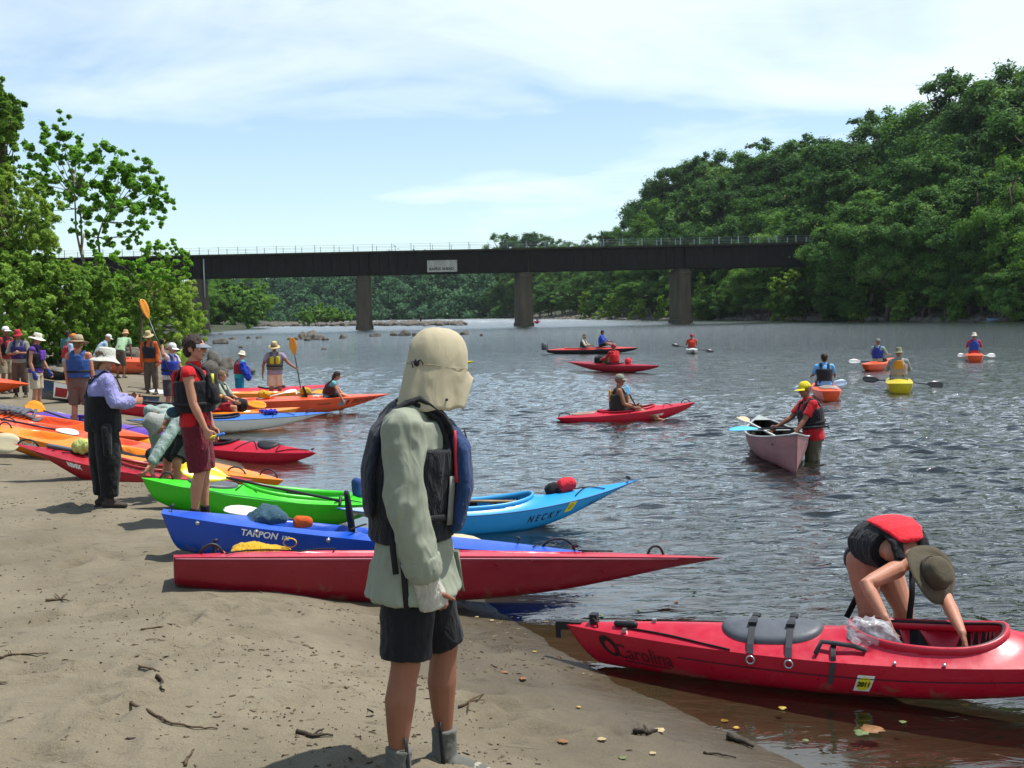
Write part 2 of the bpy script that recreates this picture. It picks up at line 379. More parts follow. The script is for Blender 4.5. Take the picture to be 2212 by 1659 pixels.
tag(np_mesh('ground', np.stack([X, Y, Z], 1), Fq, EARTH), kind='structure')
# ---- river
ys = np.concatenate([np.linspace(-60, 2.4, 20), geo(2.5, 60, 900), geo(61, 4200, 160)])
X, Y, Fq = fan(ys, 520, lambda y: np.where(y < 2.5, -20, -(.42 * y + 4)) + np.where(y > 150, -(y - 150) * .6, 0), lambda y: np.where(y < 2.5, 230, np.minimum(.62 * y + 5, 250)) + np.where(y > 2, 0, 0))
hb = h_near(X, Y); dep = np.where(Y < 110, np.maximum(-hb, 0), 1.6)
calm = np.clip(dep / .45, .10, 1) * np.clip(1.3 - Y / 70, 0, 1)
Z = np.zeros_like(X)
wr = np.random.RandomState(9)
for k in range(60):
    lam = .16 * (.75 / .16) ** wr.rand(); th = wr.normal(1.55, .5); kx, ky = math.cos(th) * 6.283 / lam, math.sin(th) * 6.283 / lam
    fade = np.clip((lam / (.0036 * np.maximum(Y, 2)) - 2.4) / 2, 0, 1)
    sft = wr.rand() * 6.28
    Z += .0045 * lam ** .9 * np.sin(kx * X + ky * Y + sft + 1.6 * vnoise(X, Y, .35, 20 + k % 5)) * fade
Z *= calm * (.65 + 1.1 * np.clip(vnoise(X, Y, .12, 33) + .5, 0, 1))
Z += .004 * calm * vnoise(X, Y, 2.3, 41)
m, nt, out = new_mat('river_water')
at = nt.nodes.new('ShaderNodeAttribute'); at.attribute_name = 'depth'
v = objvec(nt, (.5, 1.25, 1)); v2 = objvec(nt, (.2, .5, 1))
bA = nt.nodes.new('ShaderNodeBump'); bA.inputs['Strength'].default_value = .8; bA.inputs['Distance'].default_value = .042; L(nt, noise_tex(nt, 5.5, 3, .55, v, .6), bA.inputs['Height'])
bB = bB_ = nt.nodes.new('ShaderNodeBump'); bB.inputs['Distance'].default_value = .12
gy_ = nt.nodes.new('ShaderNodeNewGeometry'); spy = nt.nodes.new('ShaderNodeSeparateXYZ'); L(nt, gy_.outputs['Position'], spy.inputs[0])
far = nt.nodes.new('ShaderNodeMapRange'); far.inputs[1].default_value = 14; far.inputs[2].default_value = 70; L(nt, spy.outputs[1], far.inputs[0])
L(nt, mth('MULTIPLY', far.outputs[0], .95, t=nt), bB.inputs['Strength'])
L(nt, noise_tex(nt, 1.9, 5, .62, v, .8), bB.inputs['Height']); L(nt, bA.outputs[0], bB.inputs['Normal'])
bC = nt.nodes.new('ShaderNodeBump'); bC.inputs['Distance'].default_value = .22; far2 = nt.nodes.new('ShaderNodeMapRange'); far2.inputs[1].default_value = 22; far2.inputs[2].default_value = 110; L(nt, spy.outputs[1], far2.inputs[0])
L(nt, far2.outputs[0], bC.inputs['Strength']); L(nt, noise_tex(nt, .8, 4, .6, objvec(nt, (1.1, .34, 1)), .4), bC.inputs['Height']); L(nt, bB.outputs[0], bC.inputs['Normal']); bB = bC
bD = nt.nodes.new('ShaderNodeBump'); bD.inputs['Distance'].default_value = .7; far3 = nt.nodes.new('ShaderNodeMapRange'); far3.inputs[1].default_value = 55; far3.inputs[2].default_value = 190; L(nt, spy.outputs[1], far3.inputs[0])
L(nt, far3.outputs[0], bD.inputs['Strength']); L(nt, noise_tex(nt, .16, 5, .65, objvec(nt, (1.0, .25, 1)), .4), bD.inputs['Height']); L(nt, bB.outputs[0], bD.inputs['Normal']); bB = bD
# ripples die out over the last hand's depth of water
shal = ramp(nt, at.outputs['Fac'], [(0.0, .1), (.35, 1.0)])
fa = nt.nodes.new('ShaderNodeMapRange'); fa.inputs[1].default_value = 30; fa.inputs[2].default_value = 160; fa.inputs[3].default_value = .9; fa.inputs[4].default_value = .22; L(nt, spy.outputs[1], fa.inputs[0])
L(nt, mth('MULTIPLY', shal, fa.outputs[0], t=nt), bA.inputs['Strength'])
fb2 = nt.nodes.new('ShaderNodeMapRange'); fb2.inputs[1].default_value = 60; fb2.inputs[2].default_value = 220; fb2.inputs[3].default_value = 1.0; fb2.inputs[4].default_value = .3; L(nt, spy.outputs[1], fb2.inputs[0])
L(nt, mth('MULTIPLY', far.outputs[0], fb2.outputs[0], t=nt), bB_.inputs['Strength'])
# out on the broad reach shading normals are tilted beachward, to mirror brighter sky
lean = nt.nodes.new('ShaderNodeMapRange'); lean.inputs[1].default_value = 18; lean.inputs[2].default_value = 150; lean.inputs[3].default_value = 0; lean.inputs[4].default_value = -.15; L(nt, spy.outputs[1], lean.inputs[0])
lc = nt.nodes.new('ShaderNodeCombineXYZ'); L(nt, lean.outputs[0], lc.inputs[1]); va = nt.nodes.new('ShaderNodeVectorMath'); L(nt, bB.outputs[0], va.inputs[0]); L(nt, lc.outputs[0], va.inputs[1])
bB = nt.nodes.new('ShaderNodeVectorMath'); bB.operation = 'NORMALIZE'; L(nt, va.outputs[0], bB.inputs[0])
fr = nt.nodes.new('ShaderNodeFresnel'); fr.inputs[0].default_value = 1.48; L(nt, bB.outputs[0], fr.inputs[1])
gl = nt.nodes.new('ShaderNodeBsdfGlossy'); gl.inputs['Roughness'].default_value = .03; gl.inputs[0].default_value = (1, 1, 1, 1); L(nt, bB.outputs[0], gl.inputs['Normal'])
tr = nt.nodes.new('ShaderNodeBsdfTransparent'); tr.inputs[0].default_value = (.80, .76, .65, 1)
df = nt.nodes.new('ShaderNodeBsdfDiffuse'); df.inputs[0].default_value = (*hx('181c15'), 1)
mk = mth('SUBTRACT', 1.0, mth('POWER', 2.718, mth('MULTIPLY', at.outputs['Fac'], -2.6, t=nt), t=nt), clamp=True, t=nt)
ms = nt.nodes.new('ShaderNodeMixShader'); L(nt, mk, ms.inputs[0]); L(nt, tr.outputs[0], ms.inputs[1]); L(nt, df.outputs[0], ms.inputs[2])
# broken white water where the river runs over the ledge beyond the bridge
foam_n = noise_tex(nt, .42, 7, .72, objvec(nt, (.45, 1, 1)), .6)
ledge = nt.nodes.new('ShaderNodeMapRange'); ledge.inputs[1].default_value = 175; ledge.inputs[2].default_value = 300; L(nt, spy.outputs[1], ledge.inputs[0])
foam = ramp(nt, mth('ADD', foam_n, mth('MULTIPLY', ledge.outputs[0], .14, t=nt), t=nt), [(.66, 0.0), (.76, 1.0)])
fo = nt.nodes.new('ShaderNodeBsdfDiffuse'); fo.inputs[0].default_value = (.75, .78, .8, 1)
m2 = nt.nodes.new('ShaderNodeMixShader'); L(nt, mth('MULTIPLY', fr.outputs[0], 1.22, clamp=True, t=nt), m2.inputs[0]); L(nt, ms.outputs[0], m2.inputs[1]); L(nt, gl.outputs[0], m2.inputs[2])
m3 = nt.nodes.new('ShaderNodeMixShader'); L(nt, mth('MULTIPLY', foam, mth('MULTIPLY', ledge.outputs[0], .8, t=nt), t=nt), m3.inputs[0]); L(nt, m2.outputs[0], m3.inputs[1]); L(nt, fo.outputs[0], m3.inputs[2])
L(nt, m3.outputs[0], out.inputs[0])
tag(np_mesh('river', np.stack([X, Y, Z], 1), Fq, m, attrs={'depth': ('POINT', dep)}), kind='structure')
from mathutils.bvhtree import BVHTree
_bv = BVHTree.FromObject(BEACH, bpy.context.evaluated_depsgraph_get())
_gz0 = gz
def gz(x, y):
    """height of the beach or bed as built, dents and all"""
    hit = _bv.ray_cast(Vector((x, y, 9)), Vector((0, 0, -1)))
    return hit[0].z if hit[0] is not None else _gz0(x, y)
# ------------------------------------------------------------------ foliage
def leaf_mat(name, dark, mid, light, tl=.35):
    m, nt, out = new_mat(name)
    a = nt.nodes.new('ShaderNodeAttribute'); a.attribute_name = 'tone'
    oi = nt.nodes.new('ShaderNodeObjectInfo')
    f = mth('ADD', a.outputs['Fac'], mth('MULTIPLY', mth('SUBTRACT', oi.outputs['Random'], .5, t=nt), .34, t=nt), t=nt)
    c = ramp(nt, f, [(.1, hx(dark)), (.5, hx(mid)), (.95, hx(light))])
    d = nt.nodes.new('ShaderNodeBsdfPrincipled'); L(nt, c, d.inputs['Base Color']); d.inputs['Roughness'].default_value = .7; d.inputs['Specular IOR Level'].default_value = .12
    t = nt.nodes.new('ShaderNodeBsdfTranslucent'); L(nt, mixc(nt, 1.0, c, (1.25, 1.35, .55), 'MULTIPLY'), t.inputs[0])
    ms = nt.nodes.new('ShaderNodeMixShader'); ms.inputs[0].default_value = tl; L(nt, d.outputs[0], ms.inputs[1]); L(nt, t.outputs[0], ms.inputs[2]); L(nt, ms.outputs[0], out.inputs[0])
    return m
LEAF_WOOD = leaf_mat('leaf_wood', '213c18', '3f632c', '6b8c49', .3)
LEAF_BRIGHT = leaf_mat('leaf_bright', '355622', '557a33', '7d9d4b', .38)
LEAF_SYC = leaf_mat('leaf_sycamore', '44701f', '689934', '92b84e', .45)
LEAF_WILLOW = leaf_mat('leaf_willow', '4f7028', '7d9b3d', 'a5b45a', .45)
LEAF_HEDGE = leaf_mat('leaf_thicket', '446524', '6a8c38', '98b456', .45)
BARK = mat('bark', '5b5044', .9, .35, 6, .8, 20, .2, stretch=(1, 1, .25), bdist=.02)
BARK_PALE = mat('bark_pale', '6e6554', .9, .4, 5, .6, 20, .2, bdist=.02)
def leaves(P, out, size, seed, aspect=.62, up=.45, jit=.52):
    """P (n,3) leaf positions, out (n,3) outward directions; size scalar or (n,)"""
    r = np.random.RandomState(seed); n = len(P)
    nrm = out * .95 + np.array([0, 0, up]) + r.normal(0, jit, (n, 3)); nrm /= np.linalg.norm(nrm, axis=1)[:, None] + 1e-9
    t = r.normal(0, 1, (n, 3)); t -= nrm * (t * nrm).sum(1)[:, None]; t /= np.linalg.norm(t, axis=1)[:, None] + 1e-9
    b = np.cross(nrm, t); sz = (size * r.uniform(.65, 1.35, n))[:, None]
    V = np.stack([P - t * sz, P + b * sz * aspect - nrm * sz * .18 + t * sz * .1, P + t * sz, P - b * sz * aspect - nrm * sz * .18 + t * sz * .1], 1).reshape(-1, 3)
    return V, np.arange(n * 4).reshape(n, 4)
def clump_leaves(C, Rr, per, size, seed, squash=.75, centre=None, aspect=.62, shell=.5, droop=0):
    """clumps at C (k,3) with radii Rr (k,), per leaves each"""
    r = np.random.RandomState(seed); k = len(C)
    cnt = np.maximum(6, (per * (Rr / Rr.mean()) ** 2).astype(int)); idx = np.repeat(np.arange(k), cnt); n = len(idx)
    d = r.normal(0, 1, (n, 3)); d /= np.linalg.norm(d, axis=1)[:, None]
    rad = (shell + (1 - shell) * r.rand(n)) * (r.rand(n) ** .4) * (1 + .35 * r.normal(0, 1, n) * (r.rand(n) < .2))
    off = d * rad[:, None] * Rr[idx][:, None]; off[:, 2] *= squash
    if droop: off[:, 2] -= droop * Rr[idx] * rad ** 2
    P = C[idx] + off
    cc = C.mean(0) if centre is None else centre
    o = P - cc; o /= np.linalg.norm(o, axis=1)[:, None] + 1e-9
    V, Fq = leaves(P, d * .6 + o * .5, size, seed + 1, aspect)
    tone = np.clip(.45 + r.normal(0, .15, k)[idx] + r.normal(0, .09, n) , 0, 1)
    return V, Fq, tone
def limb_pts(a, b, sag=.0, k=6, wob=.04, rr=rnd):
    a, b = Vector(a), Vector(b); l = (b - a).length; o = []
    for i in range(k):
        t = i / (k - 1); p = a.lerp(b, t); e = math.sin(math.pi * t)
        o.append(p + Vector((rr.uniform(-1, 1), rr.uniform(-1, 1), rr.uniform(-.5, .5))) * wob * l * e + Vector((0, 0, -sag * l * e)))
    return o
def taper(r0, r1, k): return [r0 + (r1 - r0) * (i / (k - 1)) for i in range(k)]
# ---- unit-height broadleaf prototypes for the wooded bank (copies share their meshes)
def proto_tree(name, seed, wid, lo, nclump=170, per=215, leaf=.0088, lm=None, shape=1.0, cr=(.055, .095)):
    r = np.random.RandomState(seed); root = empty(name)
    cz, rz = (1 + lo) / 2, (1 - lo) / 2
    nl = int(nclump / 8); C = []; Rr = []
    for q in range(nl):
        dd_ = r.normal(0, 1, 3); dd_ /= np.linalg.norm(dd_); tt = r.uniform(.45, .95) if q % 4 else r.uniform(.1, .5)
        lc = np.array([dd_[0] * wid * tt, dd_[1] * wid * tt, cz + dd_[2] * rz * .88 * tt]); lc[:2] *= 1 - .4 * max(0, (lc[2] - cz) / rz) ** 2 * shape
        lr = r.uniform(.10, .185) * (1.15 - .35 * max(0, (lc[2] - cz) / rz))
        for k in range(9):
            e = r.normal(0, 1, 3); e /= np.linalg.norm(e); e[2] = abs(e[2]) * .8 - .12
            C.append(lc + e * lr * r.uniform(.55, 1.05)); Rr.append(lr * r.uniform(.28, .55))
    C = np.array(C); Rr = np.array(Rr); C[:, 2] = np.clip(C[:, 2], lo * .6, .985)
    V, Fq, tone = clump_leaves(C, Rr, per, leaf, seed + 5, centre=np.array([0, 0, cz]))
    np_mesh('crown', V, Fq, lm, root, False, {'tone': ('FACE', tone)})
    tb = MB(); top = Vector((r.normal(0, .03), r.normal(0, .03), .8)); pts = limb_pts((0, 0, -.03), top, 0, 8, .03); tb.tube(pts, taper(.019, .005, 8), 7)
    for k in range(16):
        c = C[r.randint(len(C))]; h = max(.12, min(.75, c[2] - .16)); b = Vector((0, 0, h)).lerp(top * (h / .8), .8)
        tb.tube(limb_pts(b, Vector(c) * .96, .03, 5), taper(.008, .002, 5), 5)
    tb.build('trunk', BARK, root)
    return root
PROTO = [proto_tree('broadleaf_tree', 10 + i, wd, lo, lm=lm, shape=sh, nclump=nc) for i, (wd, lo, lm, sh, nc) in enumerate([
    (.30, .10, LEAF_WOOD, 1, 175), (.25, .08, LEAF_WOOD, 1.3, 165), (.34, .16, LEAF_WOOD, .8, 180), (.28, .05, LEAF_BRIGHT, 1.1, 170), (.38, .10, LEAF_WOOD, .7, 190), (.23, .2, LEAF_BRIGHT, 1.2, 140)])]
_used = set()
def place_tree(k, x, y, z, h, label, group=None, wide=1.0, name=None, cat='tree'):
    p = PROTO[k]
    if k in _used: o = copy_tree(p)
    else: o = p; _used.add(k)
    o.location = (x, y, z); o.rotation_euler = (rnd.uniform(-.05, .05), rnd.uniform(-.05, .05), rnd.uniform(0, 6.28)); o.scale = (h * wide, h * wide, h)
    tag(o, label, cat, group)
    if name: o.name = name
    return o
def rb_x(y): return float(np.interp(y, _rb[:, 1], _rb[:, 0]))
def bank_pt(px, back):
    """point `back` metres inland from the far right waterline, seen in picture column px"""
    r = ray(px, hor(px)); k = r.x / r.y; lo, hi = 60., 900.
    for _ in range(50):
        md = (lo + hi) / 2; s = float(s_right(np.array([k * md]), np.array([md]))[0])
        if s > back: hi = md
        else: lo = md
    return k * lo, lo
TOP = [(985, 590), (1020, 560), (1040, 540), (1100, 505), (1150, 492), (1200, 510), (1270, 515), (1320, 497), (1345, 480), (1390, 440), (1430, 365), (1455, 342), (1560, 322), (1640, 312), (1700, 302), (1800, 290),
       (1840, 252), (1900, 245), (1960, 232), (2000, 205), (2060, 168), (2110, 152), (2150, 168), (2212, 140), (2300, 120), (2420, 150), (2700, 200)]
def top_y(px): return float(np.interp(px, [a for a, b in TOP], [b for a, b in TOP]))
LABW = ['dark green broadleaf tree in the shaded wood on the far right bank', 'tall dark tree with a narrow crown in the shaded wood on the right bank', 'spreading dark tree in the shaded wood on the right bank',
        'lighter green tree among the dark ones in the wood on the right bank', 'broad round dark tree in the wood on the right bank', 'slender light green tree among the dark ones on the right bank']
GW = 'trees packed in the wood on the right bank'
tr_ = random.Random(5)
for (back, step, frac, a, b) in ((38, 46, 1.0, 1000, 2500), (22, 52, .80, 1040, 2520), (10, 56, .60, 1010, 2560), (4, 60, .38, 1010, 2600), (2.5, 30, .17, 1080, 2600)):
    px = a
    while px < b:
        x, y = bank_pt(px, back + tr_.uniform(-3, 3)); z = gzf(x, y)
        ztop = (hor(px) - (hor(px) + (top_y(px) - hor(px)) * (frac * tr_.uniform(.93, 1.05) if frac < 1 else tr_.uniform(.97, 1.06)))) * y / F + H
        h = max(4.5, min(ztop - z, 34)); zz_ = ztop - h
        k = tr_.choice([0, 0, 1, 1, 2, 2, 4, 4, 3, 5] if frac < 1 else [0, 1, 2, 4, 2, 0, 3])
        place_tree(k, x, y, z if zz_ < z + 1 else zz_, h, LABW[k], GW, tr_.uniform(.9, 1.25) * (1.25 if h < 12 else 1.0))
        px += step * (150 / y) * tr_.uniform(.75, 1.25) * (1.25 if h > 24 else .95) * (1.5 if px < 1400 else 1)
for i, (px, back, ty) in enumerate([(1797, 184, 470), (1822, 182, 425), (1850, 176, 450), (1880, 174, 400), (1915, 170, 440)]):
    p_ = atd(px, hor(px), back); x, y = p_.x, p_.y; z = max(.1, gzf(x, y)); h = (hor(px) - ty) * y / F + H - z
    place_tree([0, 4, 1, 0, 2][i], x, y, z, h, ['dark leafy tree that hides the right end of the bridge', 'tall dark tree just right of the bridge end', 'dark narrow tree before the right end of the bridge', 'tall dark tree second to the right of the bridge end', 'spreading dark tree third to the right of the bridge end'][i], GW, [1.0, 1.0, 1.1, 1.05, 1.05][i])
# ---- far woods closing the view behind the bridge: one mass
def mass(name, pts, seed, lm, per, leaf, kind='stuff', label=None, squash=.8):
    C = np.array([p[:3] for p in pts]); Rr = np.array([p[3] for p in pts])
    V, Fq, tone = clump_leaves(C, Rr, per, leaf, seed, squash, centre=C.mean(0) - np.array([0, -30, 30]))
    o = np_mesh(name, V, Fq, lm, None, False, {'tone': ('FACE', tone)})
    return tag(o, label, None, None, kind)
pts = []
for px in range(420, 1130, 5):
    for q in range(20):
        d = (610 + (px - 500) * -.16) + tr_.uniform(-30, 70); r_ = ray(px + tr_.uniform(-5, 5), hor(px)); k = r_.x / r_.y
        ty = float(np.interp(px, [420, 560, 640, 760, 860, 900, 940, 1010, 1060, 1130], [600, 597, 592, 570, 545, 541, 546, 552, 548, 545])) + tr_.uniform(-3, 5)
        zt = (hor(px) - ty) * d / F + H; t = (q + .5) / 20
        pts.append((k * (d + t * 60), d + t * 60, .8 + (zt - 2) * t * (1 + t * 60 / d), tr_.uniform(2.4, 4.8)))
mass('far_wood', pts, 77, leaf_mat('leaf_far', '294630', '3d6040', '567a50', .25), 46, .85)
# ---- hand-shaped trees and shrubs on the left bank, clump by clump
def shaped(name, label, clumps, d, base, lm, leaf, per, dd=2.0, cat='tree', group=None, trunk_r=.16, fork=.45, bark=None, squash=.8, seed=1, droop=0, aspect=.62, shell=.5, limbs=True, scale=1.0, dens=2.6):
    """clumps: (px, py, radius px) seen at distance d; base: (px, d) of the trunk's foot"""
    rr = random.Random(seed); C = []; Rr = []
    for (px, py, rp) in clumps:
        rad = rp * d / F * scale; y = d + rr.uniform(-1, 1) * dd; p = atd(px, py, y); C.append(p); Rr.append(rad)
    b = atd(base[0], hor(base[0]), d); b.z = (gz(b.x, b.y) if d < 100 else gzf(b.x, b.y)) if len(base) < 3 else base[2]
    root = thing(name, label, cat, b, 0, group)
    Cn = np.array([tuple(c - b) for c in C]); q_ = np.random.RandomState(seed + 9); sub = 9; e_ = q_.normal(0, .78, (len(Cn) * sub, 3)) * np.repeat(np.array(Rr), sub)[:, None]
    Cs = np.repeat(Cn, sub, 0) + e_; Cs[:, 2] = np.maximum(Cs[:, 2], .15)
    V, Fq, tone = clump_leaves(Cs, np.repeat(np.array(Rr), sub) * q_.uniform(.25, .62, len(Cs)), max(8, int(per * dens / sub)), leaf, seed + 50, squash, droop=droop, aspect=aspect, shell=shell)
    np_mesh('crown', V, Fq, lm, root, False, {'tone': ('FACE', tone)})
    tb = MB(); mid = Vector(Cn.mean(0)); top = max(c.z for c in map(Vector, Cn)); fk = Vector((mid.x * .35, mid.y * .35, max(.2, mid.z * fork)))
    tb.tube(limb_pts((0, 0, -.2), fk, 0, 5, .04, rr), taper(trunk_r, trunk_r * .72, 5), 9)
    mains = []
    nm = 4 if limbs else 2
    for j in range(nm):
        c = Vector(Cn[int(len(Cn) * (j + .5) / nm)]); e = fk.lerp(c, .75); pp = limb_pts(fk, e, -.05, 6, .05, rr); tb.tube(pp, taper(trunk_r * .55, trunk_r * .2, 6), 7); mains += pp[1:]
    for c in Cn:
        c = Vector(c); lower = [q for q in mains if q.z < c.z + .3] or mains; q = min(lower, key=lambda q: (q - c).length)
        tb.tube(limb_pts(q, c, .02, 5, .06, rr), taper(trunk_r * .2, trunk_r * .05, 5), 5)
    tb.build('trunk', bark or BARK, root)
    return root
def fill(poly, n, rlo, rhi, seed):
    """n clump specs scattered inside a picture polygon"""
    rr = random.Random(seed); xs = [p[0] for p in poly]; ysq = [p[1] for p in poly]; o = []
    while len(o) < n:
        x, y = rr.uniform(min(xs), max(xs)), rr.uniform(min(ysq), max(ysq)); ins = False; j = len(poly) - 1
        for i in range(len(poly)):
            if (poly[i][1] > y) != (poly[j][1] > y) and x < (poly[j][0] - poly[i][0]) * (y - poly[i][1]) / (poly[j][1] - poly[i][1] + 1e-9) + poly[i][0]: ins = not ins
            j = i
        if ins: o.append((x, y, rr.uniform(rlo, rhi)))
    return o
shaped('ash_tree', 'tall dark tree cut off by the left edge of the picture', fill([(-80, 90), (-40, 120), (8, 200), (30, 215), (46, 265), (30, 300), (30, 350), (14, 420), (30, 520), (-40, 560), (-80, 560)], 130, 8, 15, 2) + [(22, 222, 8), (40, 268, 6), (26, 240, 9), (12, 208, 9), (32, 300, 8), (28, 340, 9)], 54, (-70, 54), LEAF_HEDGE, .12, 190, 2.4, trunk_r=.24, seed=2, droop=.5)
syc = [(125, 272, 18), (100, 298, 20), (140, 308, 20), (75, 330, 16), (110, 338, 22), (152, 345, 15), (88, 372, 22), (122, 392, 20), (150, 385, 15), (62, 405, 14), (95, 410, 18), (158, 420, 14),
       (213, 322, 20), (195, 350, 24), (235, 352, 24), (262, 335, 14), (215, 392, 28), (255, 392, 26), (287, 372, 18), (318, 352, 14), (322, 385, 18), (298, 412, 24), (338, 400, 14), (346, 428, 15),
       (198, 432, 22), (245, 440, 24), (290, 448, 20), (330, 440, 14), (180, 462, 18), (222, 478, 16), (268, 480, 18), (312, 478, 16), (352, 412, 10), (360, 448, 10), (345, 478, 11), (165, 492, 12),
       (200, 512, 14), (236, 520, 14), (278, 512, 14), (160, 350, 12), (170, 385, 14), (300, 510, 11), (52, 372, 9), (170, 300, 7), (130, 440, 11), (110, 455, 10)]
shaped('sycamore_tree', 'tall sycamore with big loose leaves rising over the left end of the bridge', syc, 66, (170, 66), LEAF_SYC, .115, 250, 2.2, trunk_r=.17, fork=.38, bark=BARK_PALE, seed=4, shell=.3)
shaped('sycamore_tree', 'young sycamore with a leafy branch reaching over the bridge girder', [(330, 535, 14), (352, 548, 13), (380, 538, 9), (398, 545, 9), (372, 566, 13), (392, 585, 10), (340, 580, 14), (310, 560, 14), (290, 590, 15), (325, 600, 14), (265, 570, 15), (240, 555, 13), (215, 560, 13), (250, 600, 15), (360, 600, 10), (404, 566, 7), (190, 590, 13)], 62, (300, 62), LEAF_SYC, .11, 220, 1.8, trunk_r=.09, fork=.4, seed=5, shell=.3)
shaped('willow_tree', 'feathery yellow green willow at the left edge above the crowd', fill([(-120, 390), (0, 372), (60, 400), (100, 440), (112, 480), (100, 520), (140, 560), (120, 640), (-120, 660)], 130, 13, 24, 6), 50, (30, 50), LEAF_WILLOW, .075, 520, 2.2, trunk_r=.16, seed=6, droop=.7, aspect=.3)
shaped('willow_shrub', 'yellow green willow shrub in front of the left bridge pier', fill([(270, 640), (300, 600), (345, 575), (385, 590), (405, 620), (420, 660), (430, 700), (400, 738), (280, 745), (258, 700)], 100, 11, 20, 7), 84, (335, 84), LEAF_WILLOW, .10, 330, 3.0, cat='shrub', trunk_r=.09, fork=.3, seed=7, droop=.5, aspect=.32)
for i, (poly, n, d, bx, lab) in enumerate([
    ([(-60, 560), (20, 540), (70, 560), (95, 620), (80, 700), (60, 770), (-60, 770)], 100, 47, 10, 'leafy green thicket behind the people at the left edge'),
    ([(70, 560), (110, 545), (150, 575), (185, 600), (180, 680), (150, 765), (60, 770)], 85, 50, 120, 'leafy green bush behind the woman in the purple vest'),
    ([(150, 590), (190, 570), (235, 590), (250, 640), (235, 720), (200, 760), (140, 765)], 80, 56, 195, 'leafy green bush behind the wide tan hat'),
    ([(215, 620), (250, 600), (285, 615), (300, 660), (285, 720), (270, 755), (215, 760)], 60, 64, 255, 'dark leafy bush beside the yellow green willow shrub')]):
    shaped('leafy_bush', lab, fill(poly, n, 10, 19, 30 + i), d, (bx, d), LEAF_HEDGE, .08, 300, 2.0, cat='bush', trunk_r=.07, fork=.3, seed=30 + i, shell=.3)
# trees on the left bank beyond the bridge
for i, (px, ty, d, k, lab) in enumerate([(425, 596, 235, 3, 'bright green tree directly behind the left bridge pier'), (462, 592, 258, 5, 'bright green tree second from the left pier beyond the bridge'), (497, 595, 285, 3, 'bright green tree third from the left pier beyond the bridge'),
        (530, 600, 315, 3, 'bright green tree next to the end of the left bank'), (552, 607, 340, 5, 'last bright green tree at the tip of the left bank'), (395, 590, 225, 3, 'bright green tree left of the left bridge pier'), (350, 570, 225, 0, 'dark tree half hidden behind the young sycamore'), (300, 560, 215, 2, 'dark spreading tree hidden behind the left thicket'), (232, 565, 215, 0, 'dark tree behind the left thicket under the bridge')]):
    p = atd(px, ty, d); z = max(.2, gzf(p.x, d)); place_tree(k, p.x, p.y, z, p.z - z, lab, 'trees on the left bank beyond the bridge', 1.5)
shaped('riverside_bush', 'bright green bushes hanging over the water at the left bank tip', fill([(428, 640), (470, 625), (520, 628), (560, 640), (574, 670), (560, 690), (430, 696)], 60, 9, 17, 71), 262, (500, 262, .4), LEAF_BRIGHT, .42, 130, 9, cat='bush', trunk_r=.12, fork=.3, seed=71, limbs=False)
# pale shrubs along the foot of the wooded bank
for i, (px, top, bot, wpx, lab) in enumerate([(1700, 588, 690, 44, 'large pale green bush at the water below the right end of the bridge'), (1262, 632, 688, 18, 'narrow pale bush on the bank left of the third pier'), (1322, 640, 690, 30, 'low pale bush on the bank between the second and third piers'),
        (1512, 595, 692, 18, 'pale bush just right of the third pier'), (1430, 640, 690, 18, 'pale bush just left of the third pier'), (1805, 660, 692, 18, 'small pale bush at the waterline right of the large pale bush'), (1862, 612, 690, 32, 'pale leafy bush before the dark wood, right of the large pale one'),
        (1380, 648, 690, 20, 'low pale bush in the middle of the third span'), (1950, 640, 692, 30, 'dull green bush at the foot of the dark wood'), (2070, 628, 694, 40, 'broad dull green bush at the foot of the dark wood near the right edge')]):
    x, y = bank_pt(px, -.6); hh = bot - top
    cl_ = [(px + rnd.gauss(0, .42) * wpx * (1 - .55 * t), bot - 5 - t * (hh - 8), wpx * .24) for t in [j / 17 for j in range(18)]]
    shaped('pale_bush', lab, cl_, y, (px, y, .15), LEAF_WILLOW if px < 1900 else LEAF_BRIGHT, .24, 130, wpx * y / F * .4, cat='bush', group='bushes along the right bank', trunk_r=.1, fork=.3, seed=60 + i, limbs=False)
# ------------------------------------------------------------------ railway bridge
BD = 190.0
STEEL = mat('bridge_steel', '17140f', .75, .5, 1.5, .4, 6, .25, stretch=(1, 1, .4), bdist=.03)
STEEL_TOP = mat('bridge_ties', '3a382c', .9, .35, 2, .4, 5, .2)
CONC = mat('pier_concrete', '4c463a', .92, .32, .5, .6, 3, .2, stretch=(1.6, 1.6, .35), bdist=.05)
GALV = mat('rail_paint', '8a9292', .6, .15, 3, .1)
def bpt(px, py, off=0): return atd(px, py, BD + off)
zt = bpt(781, 543.5).z; zb = bpt(781, 594).z
xl, xr = bpt(60, 548).x, bpt(1800, 530).x
bridge = thing('railway_bridge', 'dark steel girder railway bridge crossing the river on concrete piers', 'bridge', ((xl + xr) / 2, BD, 0))
bx = Vector(bridge.location)
def bseg(mb, x0, x1, y0, y1, z0, z1): mb.box(((x0 + x1) / 2 - bx.x, (y0 + y1) / 2 - bx.y, (z0 + z1) / 2), (x1 - x0, y1 - y0, z1 - z0))
joints = [xl, bpt(415, 0).x, bpt(781, 0).x, bpt(1130, 0).x, bpt(1473, 0).x, xr]
